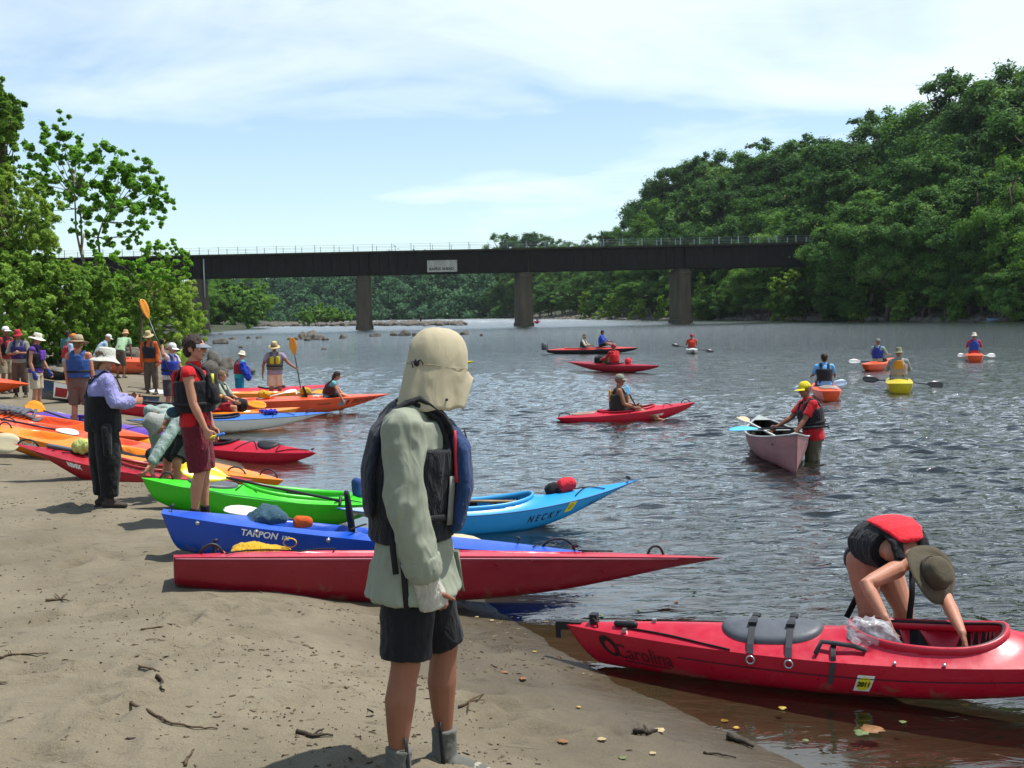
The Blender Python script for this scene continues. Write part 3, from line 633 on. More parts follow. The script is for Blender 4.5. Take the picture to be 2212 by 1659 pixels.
for j in range(5):
    g = MB(); a, b = joints[j] + .05, joints[j + 1] - .05
    for yy in (BD, BD + 4.4):
        bseg(g, a, b, yy - .04, yy + .04, zb + .12, zt - .42)
        bseg(g, a, b, yy - .28, yy + .28, zb, zb + .118); bseg(g, a, b, yy - .28, yy + .28, zt - .42, zt - .30)
        k = max(2, int((b - a) / 1.5))
        for i in range(k + 1):
            x = a + .1 + (b - a - .2) * i / k; bseg(g, x - .05, x + .05, yy - .2, yy - .042, zb + .12, zt - .42)
        for i in range(4): bseg(g, a + (b - a) * (i + .5) / 4 - .06, a + (b - a) * (i + .5) / 4 + .06, BD + .05, BD + 4.35, zb + .3, zb + .9)
    g.build('girder', STEEL, bridge, False)
d_ = MB(); bseg(d_, xl, xr, BD - .75, BD + 5.1, zt - .298, zt); 
for i in range(int((xr - xl) / .9)): bseg(d_, xl + i * .9, xl + i * .9 + .3, BD - .95, BD - .752, zt - .26, zt - .03)
d_.build('deck', STEEL_TOP, bridge, False)
for yy, nm in ((BD - .7, 'near'), (BD + 5, 'far')):
    r_ = MB(); k = int((xr - xl) / 3.2)
    for i in range(k + 1):
        x = xl + (xr - xl) * i / k; wd = .04 if x < bpt(1250, 0).x else .09
        bseg(r_, x - wd, x + wd, yy - .05, yy + .05, zt + .002, zt + 1.22)
    for hgt in (.55, 1.1): bseg(r_, xl, xr, yy + .055, yy + .085, zt + hgt - .016, zt + hgt + .016)
    r_.build('railing', GALV, bridge, False)
ax = R(7.4)
for px, wy, first in ((781, 712, 0), (1130, 703, 0), (1473, 697, 0), (421, 700, 0)):
    p = MB(); c = bpt(px, 600); wd = 1.38
    def ring(z, gx_, gy_): 
        o = []
        for a_ in range(20):
            t = 2 * math.pi * a_ / 20; x, y = gx_ * math.copysign(abs(math.cos(t)) ** .35, math.cos(t)), gy_ * math.copysign(abs(math.sin(t)) ** .55, math.sin(t))
            o.append((c.x - bx.x + x * math.cos(ax) - y * math.sin(ax), 2.2 + x * math.sin(ax) + y * math.cos(ax), z))
        return o
    rings = [ring(-2.2, wd * 1.12, 3.6), ring(.55, wd * 1.1, 3.55), ring(.6, wd, 3.3), ring(zb - 1.0, wd * .94, 3.1), ring(zb - .95, wd * 1.0, 3.25), ring(zb - .5, wd * 1.0, 3.25), ring(zb - .45, wd * .8, 2.9), ring(zb - .12, wd * .8, 2.9)]
    vs = [v for r_ in rings for v in r_]; fs = [(i * 20 + j, i * 20 + (j + 1) % 20, (i + 1) * 20 + (j + 1) % 20, (i + 1) * 20 + j) for i in range(len(rings) - 1) for j in range(20)]
    fs += [tuple(range(19, -1, -1)), tuple(range((len(rings) - 1) * 20, len(rings) * 20))]
    p.add(vs, fs)
    p.build('pier', CONC, bridge, False)
dp = MB(); x = bpt(420, 0).x - bx.x; dp.tube([(x, -.5, zt - .7), (x, -.5, zb - 3.2)], .13, 8); dp.build('drain_pipe', GALV, bridge)
# sign hung on the girder
def text_mesh(txt, size=1.0, bold=0.0, italic=0.0, space=1.0):
    cu = bpy.data.curves.new('lettering', 'FONT'); cu.body = txt; cu.size = size; cu.offset = bold; cu.shear = italic; cu.space_character = space
    cu.align_x = 'CENTER'; cu.align_y = 'CENTER'; cu.resolution_u = 3
    o = bpy.data.objects.new('lettering', cu); COL.objects.link(o); dg = bpy.context.evaluated_depsgraph_get()
    me = bpy.data.meshes.new_from_object(o.evaluated_get(dg)); bpy.data.objects.remove(o); me.materials.clear(); return me
def map_text(me, fn):
    for v_ in me.vertices: v_.co = fn(v_.co.x, v_.co.y)
    me.update(); return me
INK = mat('sign_ink', '23261f', .8, .2); 
a, b = bpt(923, 563), bpt(988, 587); sw, sh_ = b.x - a.x, a.z - b.z
sg = thing('river_sign', 'weathered white warning sign about rapids on the bridge girder', 'sign', ((a.x + b.x) / 2, BD - .5, (a.z + b.z) / 2))
q = MB(); q.box((0, 0, 0), (sw, .06, sh_)); q.build('panel', mat('sign_board', '9a988c', .85, .3, .8, .1, stretch=(2, 1, .4)), sg, False)
q = MB()
for sx_ in (-1, 1): q.box((sx_ * (sw / 2 - .35), .25, sh_ / 2 - .1), (.08, .44, .12))
q.build('bracket', STEEL, sg, False)
me = map_text(text_mesh('RAPIDS AHEAD', .60, .025), lambda x, y: (x - .12, -.034, y - sh_ * .24)); link_mesh('lettering', me, INK, sg, False)
fd = mat('sign_ink_faded', '85836f', .9, .1)
me = map_text(text_mesh('DANGER', .5, .01, 0, 1.3), lambda x, y: (x - .3, -.034, y + sh_ * .22)); 
bpy.data.meshes.remove(me)
st = MB()
for i in range(7): st.box((-sw / 2 + .45 + i * .72, -.033, sh_ * .34 - .05 * (i % 3)), (.05, .006, .3 + .12 * (i % 3)))
st.build('stain', mat('rust_stain', '7d7464', .9, .2), sg, False)
# walker on the deck and fishing people on the ledge are built with the crowd
# ------------------------------------------------------------------ rocks
ROCK = mat('rock', '5a554d', .9, .35, 3, .8, 9, .3, bdist=.05)
ROCK_D = mat('rock_dark', '4b4740', .85, .35, 3, .8, 9, .35, bdist=.05)
def rock_mesh(seed, flat=.6):
    b_ = bmesh.new(); bmesh.ops.create_icosphere(b_, subdivisions=3, radius=1); o = Vector((seed * 7.3, seed * 3.1, seed))
    for v_ in b_.verts:
        c = v_.co; n_ = noise.noise(c * .9 + o) * .45 + noise.noise(c * 2.2 + o) * .22 + noise.noise(c * 5 + o) * .08; v_.co = c * (1 + n_)
        v_.co.z *= flat
        if v_.co.z < -.25: v_.co.z = -.25
    me = bpy.data.meshes.new('rock'); b_.to_mesh(me); b_.free(); me.materials.append(ROCK if seed % 3 else ROCK_D); return me
RM = [rock_mesh(i + 1, .55 + .1 * (i % 4)) for i in range(7)]
def rock(x, y, z, sx_, sy_, sz_, label, group=None, k=None):
    o = bpy.data.objects.new('rock', RM[rnd.randrange(7) if k is None else k]); COL.objects.link(o); o.location = (x, y, z); o.scale = (sx_, sy_, sz_); o.rotation_euler = (0, 0, rnd.uniform(0, 6.28)); o.data.polygons.foreach_set('use_smooth', [True] * len(o.data.polygons))
    return tag(o, label, 'rock', group)
def rk(px, py, wpx, hpx, label, group=None):
    p = atz(px, py, 0.0); s_ = wpx / 2 * p.y / F; rock(p.x, p.y, 0.02, s_, s_ * .9, hpx * p.y / F / .62, label, group)
rk(676, 733, 34, 17, 'largest grey boulder in the river, on the pile left of the first pier'); rk(655, 732, 24, 13, 'rounded boulder leaning on the largest one in the river'); rk(690, 734, 24, 9, 'low boulder at the right of the river boulder pile')
for i, (px, py, w_, h_) in enumerate([(640, 734, 18, 5), (665, 736, 16, 6), (702, 735, 14, 5), (626, 734, 14, 4)]): rk(px, py, w_, h_, 'small stone at the foot of the river boulder pile', 'small stones of the boulder pile')
rk(742, 731, 20, 10, 'dark stone in the water left of the first bridge pier'); rk(873, 725, 26, 10, 'broad dark boulder right of the first bridge pier'); rk(851, 725, 16, 8, 'small boulder beside the broad dark one right of the first pier'); rk(898, 726, 16, 6, 'low stone at the right of the broad dark boulder'); rk(812, 727, 24, 6, 'flat pale stone right behind the first pier')
rk(1004, 723, 22, 7, 'flat stone in the water right of the tan hat'); rk(975, 722, 14, 5, 'small stone in the water above the tan hat'); rk(1040, 726, 10, 4, 'tiny stone between the tan hat and the second pier'); rk(538, 732, 10, 6, 'small stone standing in the shallows left of the boulder pile'); rk(560, 731, 14, 4, 'flat stone in the shallows left of the boulder pile'); rk(505, 733, 18, 5, 'flat stone in the shallows near the left shore'); rk(520, 752, 10, 4, 'small dark stone in the water behind the tan hat man'); rk(700, 755, 14, 5, 'dark stone in the water right of the raised yellow paddle'); rk(600, 747, 12, 4, 'dark stone in the water near the raised yellow paddle')
# shore stones on the left, nearer
for px, py, w_, h_, lab in [(492, 790, 44, 22, 'large tan boulder at the waterline behind the red vest'), (462, 783, 34, 20, 'grey boulder left of the large tan boulder'), (455, 800, 40, 18, 'low grey boulder in front of the tan boulders'), (540, 803, 22, 9, 'small tan boulder right of the turquoise shirt'), (478, 806, 28, 12, 'wet boulder below the large tan boulder')]:
    p = atz(px, py, .1); s_ = w_ / 2 * p.y / F; rock(p.x, p.y, .08, s_, s_, h_ * p.y / F / .62, lab)
for i in range(30):
    px = rnd.uniform(250, 480); py = 775 - (px - 250) * .18 + rnd.uniform(-26, 30); p = atz(px, py, .35 if px < 330 else .12); s_ = rnd.uniform(.25, .75)
    if py < 715: continue
    rock(p.x, p.y, gz(p.x, p.y) + .02 if p.y < 105 else .1, s_, s_ * .8, s_ * .7, 'grey stone on the rocky left shore under the bushes', 'stones on the left shore')
for i in range(12):
    px = rnd.uniform(90, 240); p = atz(px, rnd.uniform(762, 800), .6); s_ = rnd.uniform(.3, .6); rock(p.x, p.y, gz(p.x, p.y), s_, s_, s_ * .7, 'grey stone among the boats below the left thicket', 'stones below the left thicket')
# gravel ledge across the river, and the stony foot of the right bank: each one mass
def stones(name, pts, seed):
    r_ = random.Random(seed); mb = MB(); base = [[tuple(v_.co) for v_ in RM[k].vertices] for k in range(3)]
    b_ = bmesh.new(); bmesh.ops.create_icosphere(b_, subdivisions=1, radius=1); sv = [v_.co.copy() for v_ in b_.verts]; sf = [[v_.index for v_ in f_.verts] for f_ in b_.faces]; b_.free()
    for (x, y, z, s_) in pts:
        o = Vector((r_.uniform(0, 90), 0, 0)); q_ = Matrix.Rotation(r_.uniform(0, 6.28), 3, 'Z')
        mb.add([Vector((x, y, z)) + q_ @ Vector((c.x * s_ * 1.3, c.y * s_, c.z * s_ * .7)) * (1 + .35 * noise.noise(c * 1.3 + o)) for c in sv], sf)
    return tag(mb.build(name, ROCK, None, False), None, None, None, 'stuff')
pts = []
for i in range(1500):
    px = rnd.uniform(560, 1000); cy_ = float(np.interp(px, [560, 640, 800, 1000], [704, 703, 702.3, 701])); py = cy_ + abs(rnd.gauss(0, 1.0)) * (-1.6 if rnd.random() < .7 else 1.0); p = atz(px, py, 0)
    if 130 < p.y < 600: pts.append((p.x, p.y, rnd.uniform(-.1, .35), rnd.uniform(.3, .95)))
for i in range(700):
    px = rnd.uniform(430, 640); py = float(np.interp(px, [430, 520, 640], [707, 700, 699])) + rnd.gauss(0, 1.6); p = atz(px, py, 0)
    if 130 < p.y < 600: pts.append((p.x, p.y, rnd.uniform(-.2, .15), rnd.uniform(.25, .7)))
stones('gravel_ledge', pts, 3)
pts = []
for i in range(2600):
    yy = rnd.uniform(85, 430); sx_ = rnd.uniform(-1.5, 4.5); x = rb_x(yy) + sx_ * 1.05; pts.append((x, yy, max(-.1, sx_ * .2) + rnd.uniform(-.1, .2), rnd.uniform(.2, .75)))
stones('bank_rubble', pts, 4)
# grassy islet
shaped('islet_bush', 'low light green bush on the gravel ledge left of the first pier', fill([(645, 690), (655, 672), (690, 664), (720, 668), (758, 680), (762, 692), (650, 693)], 40, 4, 8, 90), 320, (700, 320, .1), LEAF_BRIGHT, .45, 60, 6, cat='bush', trunk_r=.08, fork=.3, seed=90, limbs=False)
shaped('islet_bush', 'small light green bush standing alone before the islet', [(668, 692, 5), (664, 685, 4), (671, 684, 4), (667, 697, 5)], 285, (667, 285, .1), LEAF_BRIGHT, .4, 60, 2, cat='bush', trunk_r=.06, fork=.3, seed=91, limbs=False)
# ------------------------------------------------------------------ boats
BLACKR = mat('black_rubber', '16161a', .55, .2, 20, .2, 60, .4)
CORD = mat('deck_cord', '1a1a1d', .8, .2, 60, .3, 200, .2)
GREYH = mat('hatch_rubber', '4b4f55', .5, .15, 9, .25, 40, .35)
WHITE = mat('white_ink', 'e6e6e2', .6, .05, 9, 0)
INKB = mat('dark_ink', '1b1b22', .6, .1, 9, 0)
FOAM = mat('seat_foam', '1d1e21', .9, .2, 20, .3, 90, .15)
STEELR = mat('bright_fitting', 'b9bbbd', .3, .05, 9, 0, 9, .5, metal=.9)
class Boat:
    """hull and deck lofted along the line between the two tips; wells are pressed into the deck"""
    def __init__(s, name, label, stern, bow, beam, depth, hull, deck=None, sag=.06, crown=.06, pe=(2.3, 2.2), te=0.0, rake=(.25, .5), de=(.12, .06), tm=.48, box=.75, roll=0, wells=(), cat='kayak', group=None, peak=1.6, n=90, open_=False, seam=None, tumble=0.0):
        S, B = Vector(stern), Vector(bow); s.L = (B - S).length; xa = (B - S).normalized(); ya = Vector((0, 0, 1)).cross(xa).normalized(); za = xa.cross(ya)
        q = Matrix((xa, ya, za)).transposed()
        if roll: q = q @ Matrix.Rotation(R(roll), 3, 'X')
        s.root = thing(name, label, cat, S, 0, group); s.root.rotation_euler = q.to_euler(); s.q = q; s.S = S
        s.beam, s.depth, s.sag, s.crown, s.pe, s.te, s.rake, s.de, s.tm, s.box, s.wells, s.peak = beam, depth, sag, crown, pe, te, rake, de, tm, box, wells, peak
        s.hullm, s.deckm = hull, deck or hull
        M_ = 9; mb = MB()
        for side in (1, -1):
            vs = [s.side(i / n, (j / M_), side) for i in range(n + 1) for j in range(M_ + 1)]
            fs = []
            for i in range(n):
                for j in range(M_):
                    a = i * (M_ + 1) + j; f = (a, a + 1, a + M_ + 2, a + M_ + 1); fs.append(f if side < 0 else f[::-1])
            mb.add(vs, fs)
        for t_ in (0, 1):                                     # close blunt ends
            l = [s.side(t_, j / M_, 1) for j in range(M_ + 1)]; r_ = [s.side(t_, j / M_, -1) for j in range(M_ + 1)]
            if (l[0] - r_[0]).length > .004:
                mb.add(l + r_[::-1], [tuple(range(2 * (M_ + 1)))])
        b_ = bmesh.new(); me = mb.mesh(); b_.from_mesh(me); bmesh.ops.remove_doubles(b_, verts=b_.verts, dist=.0008); bmesh.ops.recalc_face_normals(b_, faces=b_.faces); b_.to_mesh(me); b_.free()
        s.hull = link_mesh('hull', me, [s.hullm], s.root)
        if not open_:
            nu, nv = 200, 40; mb = MB(); vs = []; fs = []
            for i in range(nu + 1):
                for j in range(nv + 1): vs.append(s.dk(i / nu, -1 + 2 * j / nv))
            for i in range(nu):
                for j in range(nv):
                    a = i * (nv + 1) + j; fs.append((a, a + nv + 1, a + nv + 2, a + 1))
                    uc, vc = (i + .5) / nu, -1 + 2 * (j + .5) / nv; k = 0
                    for wi, wl in enumerate(wells):
                        if wl.get('mat') and s.inwell(wl, uc, vc) < .99: k = 1 + [x_['mat'] for x_ in wells if x_.get('mat')].index(wl['mat'])
                    mb.m.append(k)
            m_ = mb.m; mb.m = []; mb.add(vs, fs); mb.m = m_
            wm = []
            for x_ in wells:
                if x_.get('mat'): wm.append(x_['mat'])
            s.deck = mb.build('deck', [s.deckm] + wm, s.root)
            # rub rail where deck meets hull
            if seam:
                for sd_ in (1, -1): 
                    q_ = MB(); q_.tube([s.side(i / 60, 0, sd_) + Vector((0, 0, .004)) for i in range(61)], .007, 6); q_.build('seam', seam, s.root)
            for wl in wells:
                if wl.get('rim'):
                    q_ = MB(); P = []
                    for k in range(48):
                        a_ = 2 * math.pi * k / 48; u, v = s.wellpt(wl, a_, 1.03); p_ = s.dk(u, v, False); p_.z += wl.get('lip', .02); P.append(p_)
                    q_.tube(P, [(wl.get('rw', .022), wl.get('rh', .014))] * 48, 8, closed=True); q_.build('cockpit_rim', wl['rim'], s.root)
    def dist(s, t): return (s.tm - t) / s.tm if t < s.tm else (t - s.tm) / (1 - s.tm)
    def w(s, t):
        d = min(1, s.dist(t)); p = s.pe[0] if t < s.tm else s.pe[1]; e = s.te if t < s.tm else 0
        return max(.004, e + (s.beam / 2 - e) * (1 - d ** p))
    def zs(s, t): return -s.sag * 4 * t * (1 - t)
    def dp(s, t):
        d = min(1, s.dist(t)); e = s.de[0] if t < s.tm else s.de[1]; return e + (s.depth - e) * (1 - d ** 2.6)
    def xof(s, t, f):
        g = f ** 1.25; return (s.rake[0] * g) * (1 - t) + (s.L - s.rake[1] * g) * t
    def side(s, t, f, sd_):
        a = f * math.pi / 2; y = s.w(t) * max(0, math.cos(a)) ** s.box; z = s.zs(t) - s.dp(t) * math.sin(a) ** (1 / max(.5, s.box + .15))
        return Vector((s.xof(t, f), sd_ * y, z))
    def inwell(s, wl, u, v):
        x = (u - wl['u']) * s.L / (wl['len'] / 2); wd = wl['wid'] / 2
        if 'egg' in wl: wd *= 1 + wl['egg'] * x
        y = v * s.w(u) / max(.01, wd); p = wl.get('p', 2.4)
        return (abs(x) ** p + abs(y) ** p) ** (1 / p)
    def wellpt(s, wl, a, k=1.0):
        p = wl.get('p', 2.4); x = math.copysign(abs(math.cos(a)) ** (2 / p), math.cos(a)) * k; y = math.copysign(abs(math.sin(a)) ** (2 / p), math.sin(a)) * k
        u = wl['u'] + x * wl['len'] / 2 / s.L; wd = wl['wid'] / 2 * (1 + wl.get('egg', 0) * x)
        return u, y * wd / s.w(u)
    def dk(s, u, v, wells=True):
        t = u; y = v * s.w(t); d = min(1, s.dist(t)); z = s.zs(t) + s.crown * (1 - d ** 3) * (1 - abs(v) ** s.peak)
        if wells:
            for wl in s.wells:
                r_ = s.inwell(wl, u, v)
                if r_ < 1: e = min(1, (1 - r_) / wl.get('soft', .05 if wl.get('mat') else .12)); z -= wl['dep'] * e * e * (3 - 2 * e)
                elif wl.get('lipup') and r_ < 1.35: z += wl['lipup'] * (1 - (r_ - 1) / .35) ** 2
        return Vector((s.xof(t, 0), y, z))
    def W(s, p): return s.S + s.q @ Vector(p)
    # fittings
    def cord(s, uv, r_=.006, lift=.012, name='deck_cord', m=None):
        P = []
        for (a, b), (c, d) in zip(uv[:-1], uv[1:]):
            for k in range(9): P.append(s.dk(a + (c - a) * k / 8, b + (d - b) * k / 8, False) + Vector((0, 0, lift)))
        q_ = MB(); q_.tube(P, r_, 6); return q_.build(name, m or CORD, s.root)
    def handle(s, u, v=0, ln=.16, m=None, r_=.011, hgt=.07):
        p = s.dk(u, v, False); q_ = MB(); q_.tube([p + Vector((ln * (-.5 + k / 8), 0, hgt * math.sin(math.pi * k / 8) ** .6)) for k in range(9)], r_, 8); return q_.build('carry_handle', m or BLACKR, s.root)
    def toggle(s, t, ln=.1, m=None):
        p = s.dk(t, 0, False) + Vector((0, 0, .05)); q_ = MB(); q_.rtube([p + Vector((0, -ln / 2, 0)), p + Vector((0, ln / 2, 0))], .014, 8); q_.tube([p, p - Vector((0, 0, .06))], .004, 5); return q_.build('toggle', m or BLACKR, s.root)
    def side_handle(s, t, f, sd_, ln=.22, m=None):
        q_ = MB(); P = []
        for k in range(9):
            p = s.side(t + ln / s.L * (-.5 + k / 8), f, sd_); P.append(p + Vector((0, sd_ * (.008 + .03 * math.sin(math.pi * k / 8) ** .6), 0)))
        q_.tube(P, .008, 6); return q_.build('carry_handle', m or CORD, s.root)
    def hatch(s, u, ln, wd, m=None, hgt=.03, p=2.4):
        q_ = MB(); wl = dict(u=u, len=ln, wid=wd, p=p); V = []
        prof = [(1.0, -.01), (1.0, hgt * .5), (.95, hgt * .85), (.86, hgt), (.6, hgt * 1.12), (.3, hgt * 1.18), (.02, hgt * 1.2)]
        for k_, z in prof:
            for k in range(36):
                a, b = s.wellpt(wl, 2 * math.pi * k / 36, k_); V.append(s.dk(a, b, False) + Vector((0, 0, z)))
        q_.add(V, [(i * 36 + j, i * 36 + (j + 1) % 36, (i + 1) * 36 + (j + 1) % 36, (i + 1) * 36 + j) for i in range(len(prof) - 1) for j in range(36)]); return q_.build('hatch', m or GREYH, s.root)
    def text(s, txt, t, f, sd_, size, m, bold=.0, italic=0, flip=False, space=1.0, name='lettering', off=.004):
        """lettering wrapped on the hull side; sd_=-1 is the near side when the bow points right"""
        me = text_mesh(txt, size, bold, italic, space); dpt = s.dp(t); dr = 1 if sd_ < 0 else -1
        def fn(x, y):
            tt = t + dr * x / s.L; ff = max(.02, min(.98, f - y / dpt * .85)); a = s.side(tt, ff, sd_); n_ = (s.side(tt + .01, ff, sd_) - a).cross(s.side(tt, ff + .03, sd_) - a).normalized()
            if n_.y * sd_ < 0: n_ = -n_
            return a + n_ * off
        b_ = bmesh.new(); b_.from_mesh(me); bmesh.ops.subdivide_edges(b_, edges=[e for e in b_.edges if e.calc_length() > size * .25], cuts=1); b_.to_mesh(me); b_.free()
        map_text(me, fn); return link_mesh(name, me, m, s.root, False)
    def patch(s, t, f, sd_, ln, hg, m, name='sticker', k=8, off=.004, round_=False):
        q_ = MB(); dpt = s.dp(t)
        def P(x, y):
            tt = t + x / s.L; ff = max(.01, min(.99, f - y / dpt * .85)); a = s.side(tt, ff, sd_); n_ = (s.side(tt + .01, ff, sd_) - a).cross(s.side(tt, ff + .03, sd_) - a).normalized()
            if n_.y * sd_ < 0: n_ = -n_
            return a + n_ * off
        if round_:
            vs = [P(0, 0)] + [P(ln / 2 * math.cos(6.2832 * i / 24), hg / 2 * math.sin(6.2832 * i / 24)) for i in range(24)]; q_.add(vs, [(0, 1 + i, 1 + (i + 1) % 24) for i in range(24)])
        else:
            q_.grid(lambda i, j: P(ln * (i / k - .5), hg * (j / 3 - .5)), k + 1, 4)
        return q_.build(name, m, s.root, False)
    def seat(s, u, m=None, back=.34, fwd=1, zoff=None, wd=.38):
        wl = [x for x in s.wells if abs(x['u'] - u) * s.L < x['len'] / 2]; dz = wl[0]['dep'] if wl else .05; p = s.dk(u, 0, False) + Vector((0, 0, -dz + .03)); q_ = MB()
        q_.rtube([p + Vector((-.16 * fwd, 0, .02)), p + Vector((.05 * fwd, 0, .0)), p + Vector((.22 * fwd, 0, .03))], [(wd / 2, .03)] * 3, 14, side=Vector((0, 1, 0))); q_.build('seat', m or FOAM, s.root)
        q_ = MB(); a = p + Vector((-.2 * fwd, 0, .02)); b = a + Vector((-.10 * fwd, 0, back)); q_.rtube([a, a.lerp(b, .5), b], [(wd / 2, .025), (wd / 2 * .95, .03), (wd / 2 * .75, .022)], 14, side=Vector((0, 1, 0))); q_.build('seat_back', m or FOAM, s.root)
# ---- paddles
SHAFT = mat('paddle_shaft', '15161a', .35, .1, 9, .05, 60, .5)
SHAFT_W = mat('paddle_shaft_pale', 'c9c7bd', .4, .1)
def blade(mb, root, d, up, ln=.46, wd=.085):
    d = d.normalized(); n_ = up - d * up.dot(d); n_.normalize(); b = d.cross(n_)
    vs = []; prof = [(0, .016), (.08, .022), (.2, .055), (.38, .088), (.6, .1), (.8, .092), (.93, .065), (1, .02)]; K = len(prof)
    for sgn in (1, -1):
        for t, w_ in prof:
            for j in range(-2, 3):
                v = j / 2; vs.append(root + d * (ln * t) + b * (w_ * wd / .1 * v) + n_ * (.018 * math.sin(t * 2.6) - .012 * (1 - v * v) * (1 if t > .1 else 0) + sgn * .0035))
    fs = []
    for i in range(K - 1):
        for j in range(4): a = i * 5 + j; fs += [(a, a + 1, a + 6, a + 5), (a + K * 5, a + K * 5 + 5, a + K * 5 + 6, a + K * 5 + 1)]
    for i in range(K - 1):
        a = i * 5; fs.append((a, a + 5, a + 5 + K * 5, a + K * 5)); a += 4; fs.append((a, a + K * 5, a + 5 + K * 5, a + 5))
    e = (K - 1) * 5
    for j in range(4): fs.append((e + j, e + j + 1, e + j + 1 + K * 5, e + j + K * 5))
    mb.add(vs, fs)
def paddle(label, a, b, up, bm, shaft=None, bl=.46, bw=.085, group=None, up2=None, single=False, grip=None, cat='paddle', name='paddle'):
    """a, b: blade tips in the world"""
    a, b = Vector(a), Vector(b); d = (b - a).normalized(); c = (a + b) / 2; root = thing(name, label, cat, c, 0, group)
    up = Vector(up); q_ = MB(); s0 = a + d * (bl * .92) if not single else a; q_.tube([s0 - c, (a + b) / 2 - c, b - d * (bl * .92) - c], .0155, 10); q_.build('shaft', shaft or SHAFT, root)
    ends = [(b - d * bl, d, Vector(up2) if up2 is not None else up)]
    if not single: ends.append((a + d * bl, -d, up))
    for r_, dd, u_ in ends:
        q_ = MB(); blade(q_, r_ - c, dd, u_, bl, bw); q_.build('blade', bm, root)
    if single:
        q_ = MB(); x = d.cross(up).normalized(); q_.rtube([a - c - x * .05, a - c + x * .05], .018, 8); q_.build('grip', shaft or SHAFT, root)
    return root
def wp(px, d, z):
    p = atd(px, hor(px), d); p.z = z; return p
def tip(px, py, z): return atz(px, py, z)
# colours
RED = plastic('plastic_red', '8e0d20'); RED_D = plastic('plastic_crimson', '7d0b20'); RED_B = plastic('plastic_scarlet', 'a8142a'); ORANGE = plastic('plastic_orange', 'cf4a12'); CORAL = plastic('plastic_coral', 'd2502c')
YORANGE = plastic('plastic_yellow_orange', 'd8780f'); GREEN = plastic('plastic_lime', '35b51a'); BLUE = plastic('plastic_blue', '0f45a8'); CYAN = plastic('plastic_cyan', '2a8ec4'); YELLOW = plastic('plastic_yellow', 'b8a81c')
PURPLE = plastic('plastic_purple', '5a3a96'); WHITEP = plastic('plastic_white', 'b9bbb4'); NAVY = plastic('plastic_navy', '17324f'); BLUE2 = plastic('plastic_sky_blue', '2a5fae'); GREYP = plastic('plastic_grey', '8c9ba2'); ROSE = plastic('plastic_faded_red', '8a4a50')
YPAD = plastic('paddle_yellow', 'd2c21c'); OPAD = plastic('paddle_orange', 'd88a1c'); WPAD = plastic('paddle_white', 'd6d6d0'); CPAD = plastic('paddle_cyan', '52aede'); KPAD = plastic('paddle_black', '1a1a20'); CREAM = plastic('paddle_cream', 'b3a887')
STICK_Y = mat('sticker_yellow', 'cfc42a', .6, .1); STICK_W = mat('sticker_white', 'd8d8d2', .6, .05); STICK_R = mat('sticker_red', '8c2226', .6, .1)
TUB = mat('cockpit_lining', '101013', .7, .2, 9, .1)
# ---- nearest: dark red kayak on its side edge with yellow bag behind its rim
b1 = Boat('kayak', 'long dark red kayak nearest on the sand, behind the man in the tan hat', atd(375, 1201, 8.02), atd(1562, 1205, 9.3), .66, .36, RED_D, RED_B, sag=-.02, crown=.03, te=.22, pe=(4, 2.5), rake=(0.02, .95), de=(.205, .11), tm=.42, box=.55, roll=-9, wells=[dict(u=.34, len=1.5, wid=.40, dep=.12, p=3.5), dict(u=.62, len=.9, wid=.4, dep=.12, p=3)], peak=3)
GROOVE = mat('groove_pale', 'a86a78', .5, .1)
for f_ in (.085, .115):
    q_ = MB(); q_.tube([b1.side(.002 + .9 * i / 60, f_, -1) + Vector((0, -.001, 0)) for i in range(61)], .0045, 6); q_.build('groove', GROOVE if f_ < .1 else RED_D, b1.root)
b1.handle(.06, 0); b1.cord([(.08, -.7), (.13, .6), (.2, -.6), (.27, .6)]); b1.cord([(.70, -.6), (.78, .3), (.72, .6)]); b1.handle(.86, 0, .14); b1.toggle(.7)
# ---- blue sit-on-top
b2 = Boat('kayak', 'blue sit-on-top kayak between the green and the dark red ones', atd(350, 1104, 9.1), atd(1293, 1196, 9.95), .70, .34, BLUE, BLUE, sag=.03, crown=.05, te=.14, pe=(3.2, 2.2), rake=(.22, .5), de=(.30, .08), tm=.45, box=.5, roll=-2, wells=[dict(u=.30, len=.9, wid=.44, dep=.13, p=3.2, soft=.25), dict(u=.50, len=.6, wid=.44, dep=.13, p=3.2, soft=.25)])
b2.text('TARPON', .205, .18, -1, .075, WHITE, .002, .25); b2.text('120', .262, .19, -1, .045, WHITE, .002, .2); b2.text('WILDERNESS', .655, .22, -1, .075, WHITE, .003, .1)
q_ = b2.patch(.66, .42, -1, .40, .012, WHITE, 'stripe')
RIV = STEELR
for t_ in (.075, .2, .355, .51):
    q_ = MB(); p = b2.side(t_, .13, -1); q_.ball(p, (.02, .008, .02), None, 10, 6); q_.ball(p + Vector((0, -.006, 0)), (.009, .006, .009), None, 8, 5); q_.build('rivet', STEELR, b2.root)
b2.seat(.47, None, .36); b2.cord([(.4, -.8), (.44, -.2)], .008, .05); b2.handle(.90, 0, .3, hgt=.09); b2.cord([(.83, -.5), (.86, .3)]); b2.toggle(.8, .05); b2.toggle(.02, .06)
